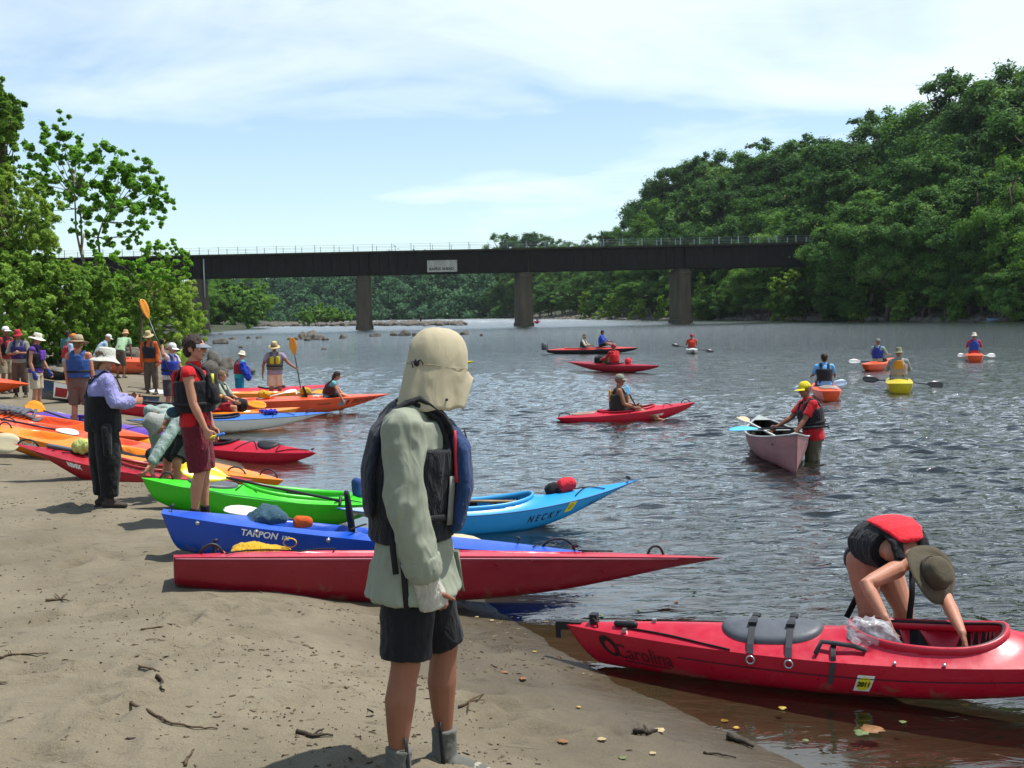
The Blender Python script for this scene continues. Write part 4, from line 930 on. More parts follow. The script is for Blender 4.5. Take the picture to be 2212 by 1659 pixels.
# ---- lime green kayak
b3 = Boat('kayak', 'lime green kayak with a big open cockpit, hauled onto the sand', atd(306, 1032, 11.45), atd(850, 1084, 12.5), .78, .34, GREEN, GREEN, sag=.06, crown=.07, te=.02, pe=(2.0, 2.4), rake=(.25, .35), de=(.24, .16), tm=.5, box=.62, roll=1,
          wells=[dict(u=.60, len=1.12, wid=.56, dep=.26, p=2.3, rim=GREEN, lip=.02, rw=.03, rh=.02, lipup=.025)])
b3.hatch(.265, .52, .38); b3.text('Rip Tide', .885, .25, -1, .11, WHITE, .002, .3); b3.cord([(.34, -.6), (.42, .6)]); b3.cord([(.34, .6), (.42, -.6)]); b3.cord([(.72, -.96), (.78, -.7), (.84, -.95)], .006, .02); b3.handle(.09, 0, .13); b3.handle(.96, 0, .1); b3.seat(.52, GREYP, .2)
q_ = MB(); p = b3.dk(.64, .66, False); q_.box(p + Vector((0, .02, -.04)), (.34, .02, .05)); q_.build('thigh_pad', FOAM, b3.root)
# ---- cyan kayak fading to grey at the stern
def fade(name, c1, c2, x0, x1):
    m, nt, out = new_mat(name); p = nt.nodes.new('ShaderNodeBsdfPrincipled'); L(nt, p.outputs[0], out.inputs[0]); v = objvec(nt); sp_ = nt.nodes.new('ShaderNodeSeparateXYZ'); L(nt, v, sp_.inputs[0])
    mr = nt.nodes.new('ShaderNodeMapRange'); mr.inputs[1].default_value = x0; mr.inputs[2].default_value = x1; L(nt, mth('ADD', sp_.outputs[0], mth('MULTIPLY', noise_tex(nt, 4, 3, .5, v), .2, t=nt), t=nt), mr.inputs[0])
    L(nt, mixc(nt, mr.outputs[0], hx(c1), hx(c2)), p.inputs['Base Color']); p.inputs['Roughness'].default_value = .32
    b = nt.nodes.new('ShaderNodeBump'); b.inputs['Strength'].default_value = .12; b.inputs['Distance'].default_value = .004; L(nt, noise_tex(nt, 14, 4, .6, v), b.inputs['Height']); L(nt, b.outputs[0], p.inputs['Normal']); return m
CYF = fade('plastic_grey_to_cyan', '8fa0a8', '2187c4', .55, 1.35)
b4 = Boat('kayak', 'sky blue kayak with its bow out over the water and a grey stern', atd(728, 1099, 11.7), atd(1378, 1037, 12.7), .68, .30, CYF, CYF, sag=.16, crown=.08, te=.02, pe=(2.0, 2.0), rake=(.35, .55), de=(.06, .10), tm=.46, box=.66, roll=1, seam=mat('seam_blue', '17558a', .5),
          wells=[dict(u=.44, len=1.25, wid=.50, dep=.24, p=2.3, rim=CYAN, lip=.035, rw=.03, rh=.016, mat=TUB, lipup=.03)])
b4.text('NECKY', .655, .30, -1, .085, INKB, .002, 0, space=1.7); b4.text('MANITOU', .875, .35, -1, .055, INKB, 0, .25, space=1.2); b4.patch(.745, .16, -1, .095, .095, STICK_Y); b4.patch(.745, .16, -1, .06, .06, mat('sticker_amber', 'a89414', .6), 'emblem', off=.007, round_=True)
b4.cord([(.76, -.7), (.82, .1), (.87, -.7)]); b4.cord([(.82, .1), (.76, .7)]); b4.toggle(.965, .08); b4.seat(.40, None, .18)
# ---- whitewater red kayak, orange pair, coral, purple ...
b5 = Boat('kayak', 'short red whitewater kayak with an upturned end lying beside the black overalls', atd(28, 958, 13.6), atd(548, 1037, 14.3), .66, .36, RED, RED, sag=.10, crown=.09, te=.02, pe=(1.9, 2.1), rake=(.75, .5), de=(.06, .07), tm=.5, box=.7, roll=0, wells=[dict(u=.55, len=.82, wid=.46, dep=.22, p=2.2, rim=RED, mat=TUB, lip=.03)])
b5.text('REMIX', .25, .13, -1, .06, STICK_W, .004, .15); b5.text('liquidlogic', .70, .28, -1, .1, STICK_W, .006, .1); b5.handle(.06, 0, .24); b5.cord([(.16, -.5), (.2, .4)]); b5.cord([(.2, -.5), (.34, .2), (.24, .5)])
q_ = MB(); q_.rtube([b5.dk(.14, .1, False) + Vector((0, 0, .03)), b5.dk(.42, .1, False) + Vector((0, 0, .02))], .03, 10); q_.build('grab_bar', GREYH, b5.root)
b6 = Boat('kayak', 'yellow orange sit-on-top kayak behind the short red one, its square tip by the water', atd(-38, 915, 16.1), atd(613, 1037, 15.2), .76, .34, YORANGE, YORANGE, sag=.02, crown=.04, te=.1, pe=(3, 3.2), rake=(.2, .12), de=(.2, .10), tm=.48, box=.55, roll=1, wells=[dict(u=.22, len=.7, wid=.5, dep=.12, p=3), dict(u=.52, len=.95, wid=.5, dep=.14, p=3)])
b6.text('Prowler', .20, .25, -1, .12, STICK_W, .004, .3); b6.side_handle(.36, .16, -1, .3); b6.handle(.95, .2, .26, hgt=.1); b6.handle(.86, -.4, .26, hgt=.07); b6.handle(.08, 0, .2); b6.seat(.5, FOAM, .3)
b7 = Boat('kayak', 'coral orange kayak just behind the yellow orange one', atd(-45, 897, 17.6), atd(445, 989, 16.6), .74, .32, CORAL, CORAL, sag=.03, crown=.05, te=.1, pe=(3, 2.6), rake=(.2, .3), de=(.2, .1), tm=.48, box=.55, roll=1, wells=[dict(u=.3, len=.8, wid=.48, dep=.13, p=3), dict(u=.6, len=.9, wid=.48, dep=.13, p=3)]); b7.handle(.16, -.4, .26); b7.cord([(.35, -.8), (.45, -.6)])
b7b = Boat('kayak', 'orange kayak with a grey rope heap on its left end', atd(-52, 884, 18.9), atd(330, 944, 18.2), .72, .30, ORANGE, ORANGE, sag=.02, crown=.05, te=.06, pe=(3, 2.4), rake=(.2, .3), de=(.2, .1), box=.55, roll=4, wells=[dict(u=.45, len=.9, wid=.46, dep=.13, p=3)])
b8 = Boat('kayak', 'purple kayak with red sides lying behind the orange ones', atd(44, 881, 20.4), atd(395, 942, 18.6), .64, .32, RED, PURPLE, sag=.08, crown=.09, te=.03, pe=(2, 2), rake=(.3, .35), de=(.14, .1), box=.66, roll=5, wells=[dict(u=.45, len=.8, wid=.46, dep=.2, p=2.2, rim=PURPLE, mat=TUB)]); b8.handle(.84, 0, .34, PURPLE, .016); b8.cord([(.7, -.7), (.78, .7)]); b8.cord([(.86, -.8), (.9, .5)])
b8.text('S', .9, .35, -1, .22, GREYP, .004, .2)
b8b = Boat('kayak', 'red kayak with a round black hatch, bow in the water behind the red shorts', atd(318, 943, 19.2), atd(683, 978, 18.2), .62, .32, RED_B, RED_B, sag=.05, crown=.13, te=.02, pe=(2, 1.9), rake=(.3, .22), de=(.1, .10), box=.66, roll=2, wells=[dict(u=.42, len=.8, wid=.44, dep=.2, p=2.2, rim=BLACKR, mat=TUB)])
b8b.hatch(.73, .38, .34, BLACKR, .035, 2.0); b8b.cord([(.58, -.9), (.64, .1), (.7, -.8)]); b8b.cord([(.8, -.9), (.8, .8)]); b8b.cord([(.8, -.95), (.96, -.1)]); b8b.toggle(.98, .07)
b9 = Boat('kayak', 'slim blue topped kayak with a white hull, bow on the water', atd(272, 908, 21.8), atd(719, 891, 24.6), .58, .28, WHITEP, BLUE2, sag=.05, crown=.08, te=.02, pe=(1.9, 1.8), rake=(.3, .7), de=(.06, .04), box=.68, roll=3, seam=mat('seam_navy', '13294f', .5), wells=[dict(u=.42, len=.85, wid=.42, dep=.2, p=2.2, rim=BLACKR, mat=TUB)])
b9.cord([(.66, -.8), (.72, .2), (.78, -.8)]); b9.cord([(.84, -.8), (.9, .6)]); b9.handle(.88, 0, .24); b9.text('RAY', .93, .3, -1, .06, INKB)
b10 = Boat('kayak', 'long orange two-seat kayak with the girl in its front seat', atd(430, 866, 26.6), atd(844, 851, 27.8), .86, .40, CORAL, CORAL, sag=.02, crown=.04, te=.1, pe=(3.4, 2.4), rake=(.2, .45), de=(.3, .08), tm=.48, box=.5, roll=3, wells=[dict(u=.28, len=1.0, wid=.55, dep=.16, p=3), dict(u=.66, len=1.0, wid=.55, dep=.16, p=3)])
b10.text('e motion', .845, .28, -1, .17, INKB, .003, .1, space=1.2); b10.side_handle(.645, .3, -1, .34); b10.seat(.6, FOAM, .34); b10.seat(.22, FOAM, .34); b10.patch(.745, .3, -1, .16, .14, mat('decal_grey', '6d7f86', .6), 'decal')
b11 = Boat('kayak', 'small yellow orange kayak between the blue topped and the two-seat ones', atd(455, 893, 24.8), atd(649, 880, 26.0), .7, .26, YORANGE, YORANGE, sag=.02, crown=.04, te=.1, pe=(3, 2.6), rake=(.15, .2), de=(.16, .1), box=.55, wells=[dict(u=.4, len=.7, wid=.46, dep=.12, p=3)]); b11.cord([(.5, -.7), (.6, .6)])
b12 = Boat('kayak', 'red topped white kayak behind the man in the yellow vest', atd(470, 843, 31.5), atd(737, 831, 34.0), .66, .30, WHITEP, RED_B, sag=.08, crown=.1, te=.02, pe=(2, 2), rake=(.3, .5), de=(.08, .05), box=.66, wells=[dict(u=.42, len=.8, wid=.42, dep=.2, p=2.2, rim=BLACKR, mat=TUB)]); b12.cord([(.65, -.7), (.72, .6)])
b13 = Boat('kayak', 'orange yellow kayak beside the turquoise shirted person', atd(420, 848, 29.5), atd(668, 846, 31), .72, .30, YORANGE, YORANGE, sag=.02, crown=.05, te=.08, pe=(3, 2.4), rake=(.2, .3), de=(.2, .1), box=.55, wells=[dict(u=.35, len=.9, wid=.46, dep=.13, p=3), dict(u=.7, len=.7, wid=.46, dep=.12, p=3)])
b14 = Boat('kayak', 'plain red kayak to the right of the black overalls', atd(205, 866, 23.8), atd(478, 884, 24.6), .66, .36, RED_B, RED_B, sag=.02, crown=.06, te=.04, pe=(2.4, 2.2), rake=(.3, .3), de=(.16, .1), box=.6, roll=3, wells=[dict(u=.5, len=.9, wid=.46, dep=.2, p=2.4, rim=BLACKR, mat=TUB)])
b16 = Boat('kayak', 'orange kayak end at the far left edge of the sand', atd(-150, 806, 28.0), atd(66, 830, 27.6), .8, .4, ORANGE, CORAL, sag=.0, crown=.06, te=.1, pe=(3, 2.4), rake=(.2, .5), de=(.3, .1), box=.55, wells=[dict(u=.35, len=1.0, wid=.5, dep=.14, p=3)])
b18 = Boat('kayak', 'second orange kayak behind the one at the left edge', atd(-170, 788, 34.0), atd(22, 793, 33), .8, .36, ORANGE, CORAL, sag=.0, crown=.05, te=.1, pe=(3, 2.4), rake=(.2, .3), de=(.3, .12), box=.55, wells=[dict(u=.35, len=1.0, wid=.5, dep=.14, p=3)])
b17 = Boat('kayak', 'orange kayak propped high behind the white bucket hat', atd(195, 772, 40.0), atd(352, 780, 41), .86, .52, CORAL, ORANGE, sag=.0, crown=.05, te=.16, pe=(3.4, 3), rake=(.1, .3), de=(.4, .3), box=.5, roll=9, wells=[dict(u=.35, len=.9, wid=.5, dep=.14, p=3)])
b17.text('KAYAKER', .78, .25, -1, .17, mat('ink_rust', '8a3a1a', .7), .003, .1)
b19w = Boat('kayak', 'white topped red kayak behind the orange shirted man', atd(232, 838, 33.0), atd(415, 849, 32.2), .7, .34, RED, WHITEP, sag=.05, crown=.09, te=.02, pe=(2, 2), rake=(.3, .4), de=(.12, .08), box=.66, wells=[dict(u=.4, len=.8, wid=.42, dep=.2, p=2.2, rim=BLACKR, mat=TUB)])
# ---- open canoes
def canoe(label, stern, bow, beam, depth, outer, inner, rail, roll=0, sag=.12, de=(.5, .5), group=None, endplates=None, rake=(.12, .12), thw=(.25, .5, .72), pe=(2, 2)):
    c = Boat('canoe', label, stern, bow, beam, depth, outer, sag=sag, crown=0, pe=pe, rake=rake, de=de, box=.62, roll=roll, cat='canoe', group=group, open_=True)
    M_ = 8; n = 60; q_ = MB()
    for sd_ in (1, -1):
        vs = []
        for i in range(n + 1):
            t = .02 + .96 * i / n
            for j in range(M_ + 1): p = c.side(t, j / M_, sd_); vs.append(Vector((p.x, p.y * (1 - .016 / max(.02, abs(c.w(t)))) if c.w(t) > .02 else p.y * .3, p.z + .014 * (j / M_))))
        q_.add(vs, [((i * (M_ + 1) + j), (i * (M_ + 1) + j + 1), ((i + 1) * (M_ + 1) + j + 1), ((i + 1) * (M_ + 1) + j)) for i in range(n) for j in range(M_)])
    q_.build('inner_hull', inner, c.root)
    for sd_ in (1, -1):
        q_ = MB(); q_.tube([c.side(i / 50, 0, sd_) + Vector((0, -.004 * sd_, .004)) for i in range(51)], [(.022, .014)] * 51, 8, side=Vector((0, 1, 0))); q_.build('gunwale', rail, c.root)
    for t in thw:
        w_ = c.w(t) - .01; q_ = MB(); q_.tube([(c.xof(t, 0), -w_, c.zs(t) - .03), (c.xof(t, 0), w_, c.zs(t) - .03)], [(.03, .012)] * 2, 8, side=Vector((1, 0, 0))); q_.build('thwart', rail, c.root)
    for a, b in ((.012, .10), (.90, .988)):
        q_ = MB(); q_.grid(lambda i, j: Vector((c.xof(a + (b - a) * i / 8, 0), (c.w(a + (b - a) * i / 8)) * (-1 + j / 2), c.zs(a + (b - a) * i / 8) + .012)), 9, 5); q_.build('end_deck', endplates or rail, c.root)
    for t in (.2, .8):
        w_ = c.w(t) - .012; q_ = MB(); q_.box((c.xof(t, 0), 0, c.zs(t) - .1), (.24, 2 * w_ * .93, .02)); q_.build('seat', inner, c.root)
    return c
WOODR = mat('ash_wood', '8a7350', .6, .2, 9, .1, stretch=(.3, 1, 1)); ALU = mat('gunwale_grey', '8d9290', .5, .1); DKIN = mat('canoe_inside', '2c2820', .8, .25); NAVYIN = mat('canoe_inside_tan', '6a5c42', .8, .2)
cn1 = canoe('dark blue canoe with yellow end decks, on the sand amid the crowd', atd(86, 818, 25.8), atd(345, 856, 29.0), .88, .36, NAVY, NAVYIN, WOODR, sag=.1, de=(.46, .46), endplates=YELLOW, pe=(2.4, 2.2))
cn1.patch(.12, .36, -1, .34, .32, STICK_W); cn1.patch(.12, .44, -1, .27, .18, STICK_R, 'emblem', off=.007); cn1.text('OCE', .66, .3, -1, .16, STICK_W, .004, .1)
canoe('dark canoe with wooden rails behind the blue gloved woman', atd(82, 791, 37), atd(190, 803, 38), .85, .36, mat('canoe_black', '232629', .5), mat('canoe_inside_red', '6b2a22', .7), WOODR, de=(.46, .46))
canoe('dark green canoe with red gear in it, near the orange shirted man', atd(252, 812, 37), atd(372, 822, 37.5), .85, .36, mat('canoe_green', '1f2c27', .5), DKIN, WOODR, de=(.46, .46))
canoe('red and grey canoe left of the white topped kayak', atd(205, 822, 35), atd(330, 830, 35.5), .85, .34, ROSE, DKIN, ALU, de=(.44, .44))
# the wading man's weathered canoe
cw = canoe('weathered pink red canoe held by the man standing in the river', atd(1640, 898, 19.9), atd(1722, 938, 15.6), .90, .42, mat('canoe_weathered', '86585a', .55, .3, 3, .1, 30, .4, stretch=(.5, 1, 2)), DKIN, ALU, sag=.16, de=(.56, .60), rake=(.10, .16), thw=(.3, .55, .76), pe=(1.9, 2.0))
q_ = MB(); q_.tube([cw.dk(.955, -.9, False) + Vector((0, -.02, 0)), cw.dk(.975, -.3, False) + Vector((0, -.01, .02)), cw.dk(.98, .9, False)], .012, 6); q_.build('painter_rope', mat('rope_white', 'cfcfca', .9), cw.root)
# ---- near right: big red touring kayak
b20 = Boat('kayak', 'big red touring kayak in the shallows at lower right with its cockpit open', tip(1226, 1346, .27), tip(2800, 1406, .42), .66, .275, RED_B, RED_B, sag=.075, crown=.105, te=.03, pe=(1.75, 1.9), rake=(.28, .6), de=(.27, .08), tm=.52, box=.66, roll=3,
           wells=[dict(u=.545, len=.86, wid=.47, dep=.25, p=2.3, egg=.10, rim=RED_B, lip=.028, rw=.034, rh=.016, mat=TUB, lipup=.035)], n=120)
# black inner lip of the coaming
q_ = MB(); wl = b20.wells[0]; P = []
for k in range(60): u, v = b20.wellpt(wl, 2 * math.pi * k / 60, .985); p = b20.dk(u, v, False); p.z += .044; P.append(p)
q_.tube(P, .009, 6, closed=True); q_.build('rim_edge', BLACKR, b20.root)
b20.hatch(.325, .62, .38, GREYH, .035, 2.6)
def strap(b, u, v0, v1, wd=.035, m=None, lift=.045, name='strap'):
    q_ = MB(); K = 14
    q_.grid(lambda i, j: b.dk(u + (j - .5) * wd / b.L, v0 + (v1 - v0) * i / K, False) + Vector((0, 0, lift * math.sin(math.pi * min(1, max(0, (i / K) * 1.0))) ** .35 + .004)), K + 1, 2); return q_.build(name, m or BLACKR, b.root, False)
WEB = mat('webbing', '3b3d40', .9, .1, 60, .2, 200, .2)
for u in (.298, .354):
    o_ = strap(b20, u, -1.0, .95, .04, WEB)
    for v in (.45, -.25):
        q_ = MB(); q_.box(b20.dk(u, v, False) + Vector((0, 0, .052)), (.05, .06, .018)); q_.build('buckle', BLACKR, b20.root, False)
    q_ = MB(); p = b20.side(u, .06, -1); P = [p + Vector((.024 * math.cos(a_), -.006, .024 * math.sin(a_) - .02)) for a_ in [6.2832 * k / 14 for k in range(14)]]; q_.tube(P, .006, 6, closed=True); q_.build('ring_fitting', STEELR, b20.root)
b20.cord([(.105, -.6), (.16, -.72), (.22, -.88), (.268, -.98)], .006, .008); b20.cord([(.12, .5), (.26, .7)], .006, .008)
q_ = MB(); q_.rtube([b20.dk(.085, -.45, False) + Vector((0, 0, .02)), b20.dk(.115, -.45, False) + Vector((0, 0, .02))], .02, 10); q_.build('carry_handle', BLACKR, b20.root)
q_ = MB(); p = b20.dk(0.0, 0, False); q_.box(p + Vector((-.03, 0, -.01)), (.09, .05, .055)); q_.box(p + Vector((-.065, 0, -.05)), (.035, .03, .1)); q_.box(p + Vector((.05, 0, .004)), (.1, .045, .02)); q_.build('rudder', BLACKR, b20.root, False)
q_ = MB(); p = b20.dk(.045, 0, False); q_.box(p + Vector((0, 0, .03)), (.05, .06, .06)); q_.tube([p + Vector((0, -.03, .04)), p + Vector((.03, -.05, .02)), p + Vector((.05, -.06, -.06)), p + Vector((.035, -.06, -.1))], .006, 6); q_.build('rudder_mount', BLACKR, b20.root, False)
for u in (.143, .10):
    q_ = MB(); q_.box(b20.dk(u, .0 if u > .12 else -.8, False) + Vector((0, 0, .012)), (.025, .03, .025)); q_.build('fitting', STEELR, b20.root, False)
q_ = MB(); q_.tube([b20.side(.18 + .8 * i / 60, .27, -1) + Vector((0, -.003, 0)) for i in range(61)], .004, 6); q_.build('seam', mat('seam_dark', '3a0a10', .6), b20.root)
strap(b20, .417, -.98, -.55, .03, BLACKR, .03, 'lashing'); q_ = MB(); q_.tube([b20.dk(.392, -.9, False) + Vector((0, 0, .02)), b20.dk(.40, -.7, False) + Vector((0, 0, .045)), b20.dk(.42, -.74, False) + Vector((0, 0, .05)), b20.dk(.445, -.72, False) + Vector((0, 0, .035)), b20.dk(.462, -.75, False) + Vector((0, 0, .02))], .014, 8); q_.build('slack_strap', WEB, b20.root)
q_ = MB(); a_ = b20.side(.417, .0, -1); q_.grid(lambda i, j: b20.side(.417 + (j - .5) * .03 / b20.L, .0 + .42 * i / 8, -1) + Vector((0, -.007, 0)), 9, 2); q_.build('strap_end', WEB, b20.root, False)
b20.patch(.466, .36, -1, .10, .10, STICK_W, off=.003); b20.patch(.466, .36, -1, .086, .082, STICK_Y, 'emblem', off=.006, round_=True); b20.text('2011', .466, .36, -1, .038, INKB, .002, off=.009)
b20.patch(.062, .28, -1, .12, .12, mat('emblem_black', '1c1414', .6), 'emblem', off=.004, round_=True); b20.patch(.063, .29, -1, .06, .07, RED_B, 'emblem', off=.007, round_=True); b20.text('Carolina', .115, .36, -1, .12, mat('ink_dark_red', '4a1218', .6), .001, .3)
b20.patch(.115, .53, -1, .34, .008, INKB, 'underline')
b20.seat(.51, FOAM, .2); b20.seat(.59, RED_B, .02)
for u, v in ((.452, -.3), (.565, -.97), (.50, -.97)):
    q_ = MB(); q_.ball(b20.dk(u, v, False) + Vector((0, -.002, .012)), .012); q_.build('bolt', STEELR, b20.root)
# ---- boats on the river
def rb(name, label, a, b, beam=.62, depth=.28, hull=RED, deck=None, **k):
    kw = dict(sag=.05, crown=.08, te=.02, pe=(2, 2), rake=(.35, .4), de=(.1, .1), box=.66); kw.update(k); return Boat(name, label, a, b, beam, depth, hull, deck, **kw)
cockpit = lambda u=.46, ln=.85, rim=None: [dict(u=u, len=ln, wid=.44, dep=.2, p=2.2, rim=rim or BLACKR, mat=TUB)]
k4 = rb('kayak', 'red kayak out on the water with the paddler in the mustard vest', tip(1201, 902, .10), tip(1502, 869, .34), .70, .30, RED_B, None, sag=.05, te=.06, pe=(2.6, 2.2), de=(.12, .14), rake=(.2, .3), wells=[dict(u=.50, len=1.2, wid=.5, dep=.22, p=2.3, rim=RED_B, mat=TUB)])
k4.hatch(.2, .55, .3, plastic('hatch_tan', '8a6a5a'), .02); k4.cord([(.32, -.8), (.36, .3), (.42, -.8)]); k4.cord([(.75, -.8), (.79, .3), (.82, -.8)]); k4.handle(.06, 0, .26); k4.handle(.93, 0, .2); k4.text('pungo', .72, .3, -1, .09, STICK_W, .002, .2)
k1 = rb('kayak', 'long red two-seat folding kayak with a black hull, farthest out', tip(1180, 756, .22), tip(1379, 751, .30), .8, .32, mat('hull_black', '141416', .6), plastic('deck_faded_red', 'b33a34'), sag=.03, crown=.12, de=(.15, .15), rake=(.1, .4), wells=[dict(u=.40, len=2.0, wid=.5, dep=.22, p=2.6, mat=TUB, rim=plastic('deck_faded_red', 'b33a34'))])
q_ = MB(); q_.box((-.12, 0, .2), (.3, .03, .4)); q_.tube([(.1, 0, .0), (.1, 0, .4)], .03, 6); q_.build('rudder', GREYH, k1.root)
k2 = rb('kayak', 'narrow dark red sea kayak loaded with gear beside a red shirted paddler', tip(1223, 781, .34), tip(1425, 790, .28), .6, .28, RED, RED, rake=(.8, .3), wells=cockpit(.54))
k3 = rb('kayak', 'small white kayak coming head on under a red helmet', wp(1497, 58.2, .25), wp(1490, 62, .25), .62, .26, WHITEP, WHITEP, wells=cockpit())
k6 = rb('kayak', 'orange kayak seen from behind under the light blue shirt', wp(1795, 27.6, .26), wp(1768, 31.2, .30), .68, .33, CORAL, ORANGE, te=.2, pe=(3, 2), de=(.3, .1), rake=(.08, .4), wells=[dict(u=.5, len=1.0, wid=.5, dep=.14, p=3)])
for i_ in range(3): k6.cord([(.06 + .07 * i_, -.7), (.12 + .07 * i_, .7)], .02, .03, 'shock_cord', mat('cord_pale', 'a8a69c', .8))
k7 = rb('kayak', 'orange kayak turned half away under the dark blue vest', wp(1868, 39.8, .26), wp(1931, 42.6, .34), .75, .34, CORAL, ORANGE, te=.1, pe=(3, 2.2), de=(.26, .12), wells=[dict(u=.45, len=1.0, wid=.5, dep=.14, p=3)])
k8 = rb('kayak', 'yellow kayak seen from behind under the grey shirt', wp(1945, 29.6, .27), wp(1938, 33.0, .30), .70, .34, YELLOW, YELLOW, te=.3, pe=(3.5, 2), de=(.32, .1), rake=(.05, .4), wells=[dict(u=.5, len=1.0, wid=.5, dep=.16, p=3)])
k9 = rb('kayak', 'orange red kayak at the far right seen from behind', wp(2107, 44.6, .27), wp(2103, 48, .30), .68, .34, CORAL, ORANGE, te=.28, pe=(3.5, 2), de=(.30, .1), rake=(.05, .4), wells=[dict(u=.5, len=1.0, wid=.5, dep=.14, p=3)])
k11 = rb('kayak', 'yellow kayak mostly hidden behind the tan hat', tip(874, 784, .22), tip(1026, 780, .30), .7, .3, YELLOW, YELLOW, te=.05, wells=cockpit())
k10 = rb('kayak', 'tiny red boat in the white water right of the second pier', atd(1151, 693, 230), atd(1169, 694, 230), .8, .5, RED_B, RED_B, wells=[])
# ------------------------------------------------------------------ people
def skin_mat(name, rgb):
    if name in _mats: return _mats[name]
    rgb = hx(rgb); m, nt, out = new_mat(name); p = nt.nodes.new('ShaderNodeBsdfPrincipled'); L(nt, p.outputs[0], out.inputs[0]); v = objvec(nt)
    r = ramp(nt, noise_tex(nt, 14, 6, .65, v), [(.3, tuple(c * k for c, k in zip(rgb, (.92, .84, .80)))), (.7, tuple(c * k for c, k in zip(rgb, (1.06, 1.04, 1.03))))])
    L(nt, r, p.inputs['Base Color']); p.inputs['Roughness'].default_value = .55; p.inputs['Subsurface Weight'].default_value = .12; p.inputs['Subsurface Radius'].default_value = (.012, .005, .003); p.inputs['Specular IOR Level'].default_value = .35
    b = nt.nodes.new('ShaderNodeBump'); b.inputs['Strength'].default_value = .25; b.inputs['Distance'].default_value = .003; L(nt, noise_tex(nt, 70, 4, .6, v), b.inputs['Height']); L(nt, b.outputs[0], p.inputs['Normal'])
    _mats[name] = m; return m
SKIN = skin_mat('skin_fair', 'a87a60'); SKIN_T = skin_mat('skin_tanned', '80553f'); SKIN_R = skin_mat('skin_rosy', 'a8765f')
EYE = mat('eye_dark', '1d1612', .3, .1, 9, 0); LIP = mat('lip', '8a4a40', .5, .1, 9, 0)
HAIR_B = mat('hair_brown', '2b1d14', .6, .4, 30, .8, 130, .3, stretch=(1, 1, .3), bdist=.01); HAIR_L = mat('hair_light_brown', '6a5238', .6, .35, 30, .8, 130, .3, stretch=(1, 1, .3), bdist=.01)
UP = Vector((0, 0, 1))
def rot_about(v, ax, deg): return Quaternion(ax, R(deg)) @ v
class Pose: pass
def fk(x, y, z=None, yaw=0, h=1.75, lean=0, twist=0, hyaw=0, hpitch=0, armL=None, armR=None, legL=None, legR=None, seat=False, side=0):
    """joints from angles: yaw 0 faces +X, 90 away from the camera; arm/leg = (dir1, dir2) in (forward, left, up)"""
    J = Pose(); s = h / 1.75; J.s = s; f = Vector((math.cos(R(yaw)), math.sin(R(yaw)), 0)); l = Vector((-f.y, f.x, 0)); J.pf = f
    def dv(d, ff=f, ll=l): return (ff * d[0] + ll * d[1] + UP * d[2]).normalized()
    z = gz(x, y) if z is None else z
    legL = legL or ((.04, .05, -1), (-.05, .02, -1)); legR = legR or ((.04, -.05, -1), (-.05, -.02, -1))
    J.pel = Vector((0, 0, 0)); J.hipL = J.pel + l * .09 * s - UP * .03 * s; J.hipR = J.pel - l * .09 * s - UP * .03 * s
    J.knL = J.hipL + dv(legL[0]) * .42 * s; J.anL = J.knL + dv(legL[1]) * .41 * s; J.knR = J.hipR + dv(legR[0]) * .42 * s; J.anR = J.knR + dv(legR[1]) * .41 * s
    J.ftL = J.ftR = f
    if len(legL) > 2: J.ftL = dv(legL[2])
    if len(legR) > 2: J.ftR = dv(legR[2])
    u1 = rot_about(rot_about(UP, l, lean * .6), f, side * .6); u2 = rot_about(rot_about(UP, l, lean), f, side); J.waist = J.pel + u1 * .14 * s; J.chest = J.waist + u2 * .2 * s; J.shl = J.chest + u2 * .15 * s; J.neck = J.shl + u2 * .055 * s
    cl = rot_about(l, u2, twist); cf = cl.cross(u2).normalized(); J.cf, J.cl, J.cu = cf, cl, u2
    J.shL = J.shl + cl * .185 * s - u2 * .01; J.shR = J.shl - cl * .185 * s - u2 * .01
    armL = armL or ((.02, .14, -1), (.22, .02, -1)); armR = armR or ((.02, -.14, -1), (.22, -.02, -1))
    dc = lambda d: (cf * d[0] + cl * d[1] + UP * d[2]).normalized()
    J.elL = J.shL + dc(armL[0]) * .29 * s; J.wrL = J.elL + dc(armL[1]) * .26 * s; J.elR = J.shR + dc(armR[0]) * .29 * s; J.wrR = J.elR + dc(armR[1]) * .26 * s
    hu = rot_about(UP, l, lean * .45 + hpitch); hl = rot_about(cl, hu, hyaw); J.hf = hl.cross(hu).normalized(); J.hu = hu; J.head = J.neck + (hu * .6 + u2 * .4).normalized() * .15 * s + J.hf * .015
    low = min(J.anL.z, J.anR.z) - .085 * s; off = Vector((x, y, z - low)) if not seat else Vector((x, y, z))
    for k, v in list(J.__dict__.items()):
        if isinstance(v, Vector) and k not in ('pf', 'cf', 'cl', 'cu', 'hf', 'hu', 'ftL', 'ftR'): setattr(J, k, v + off)
    return J
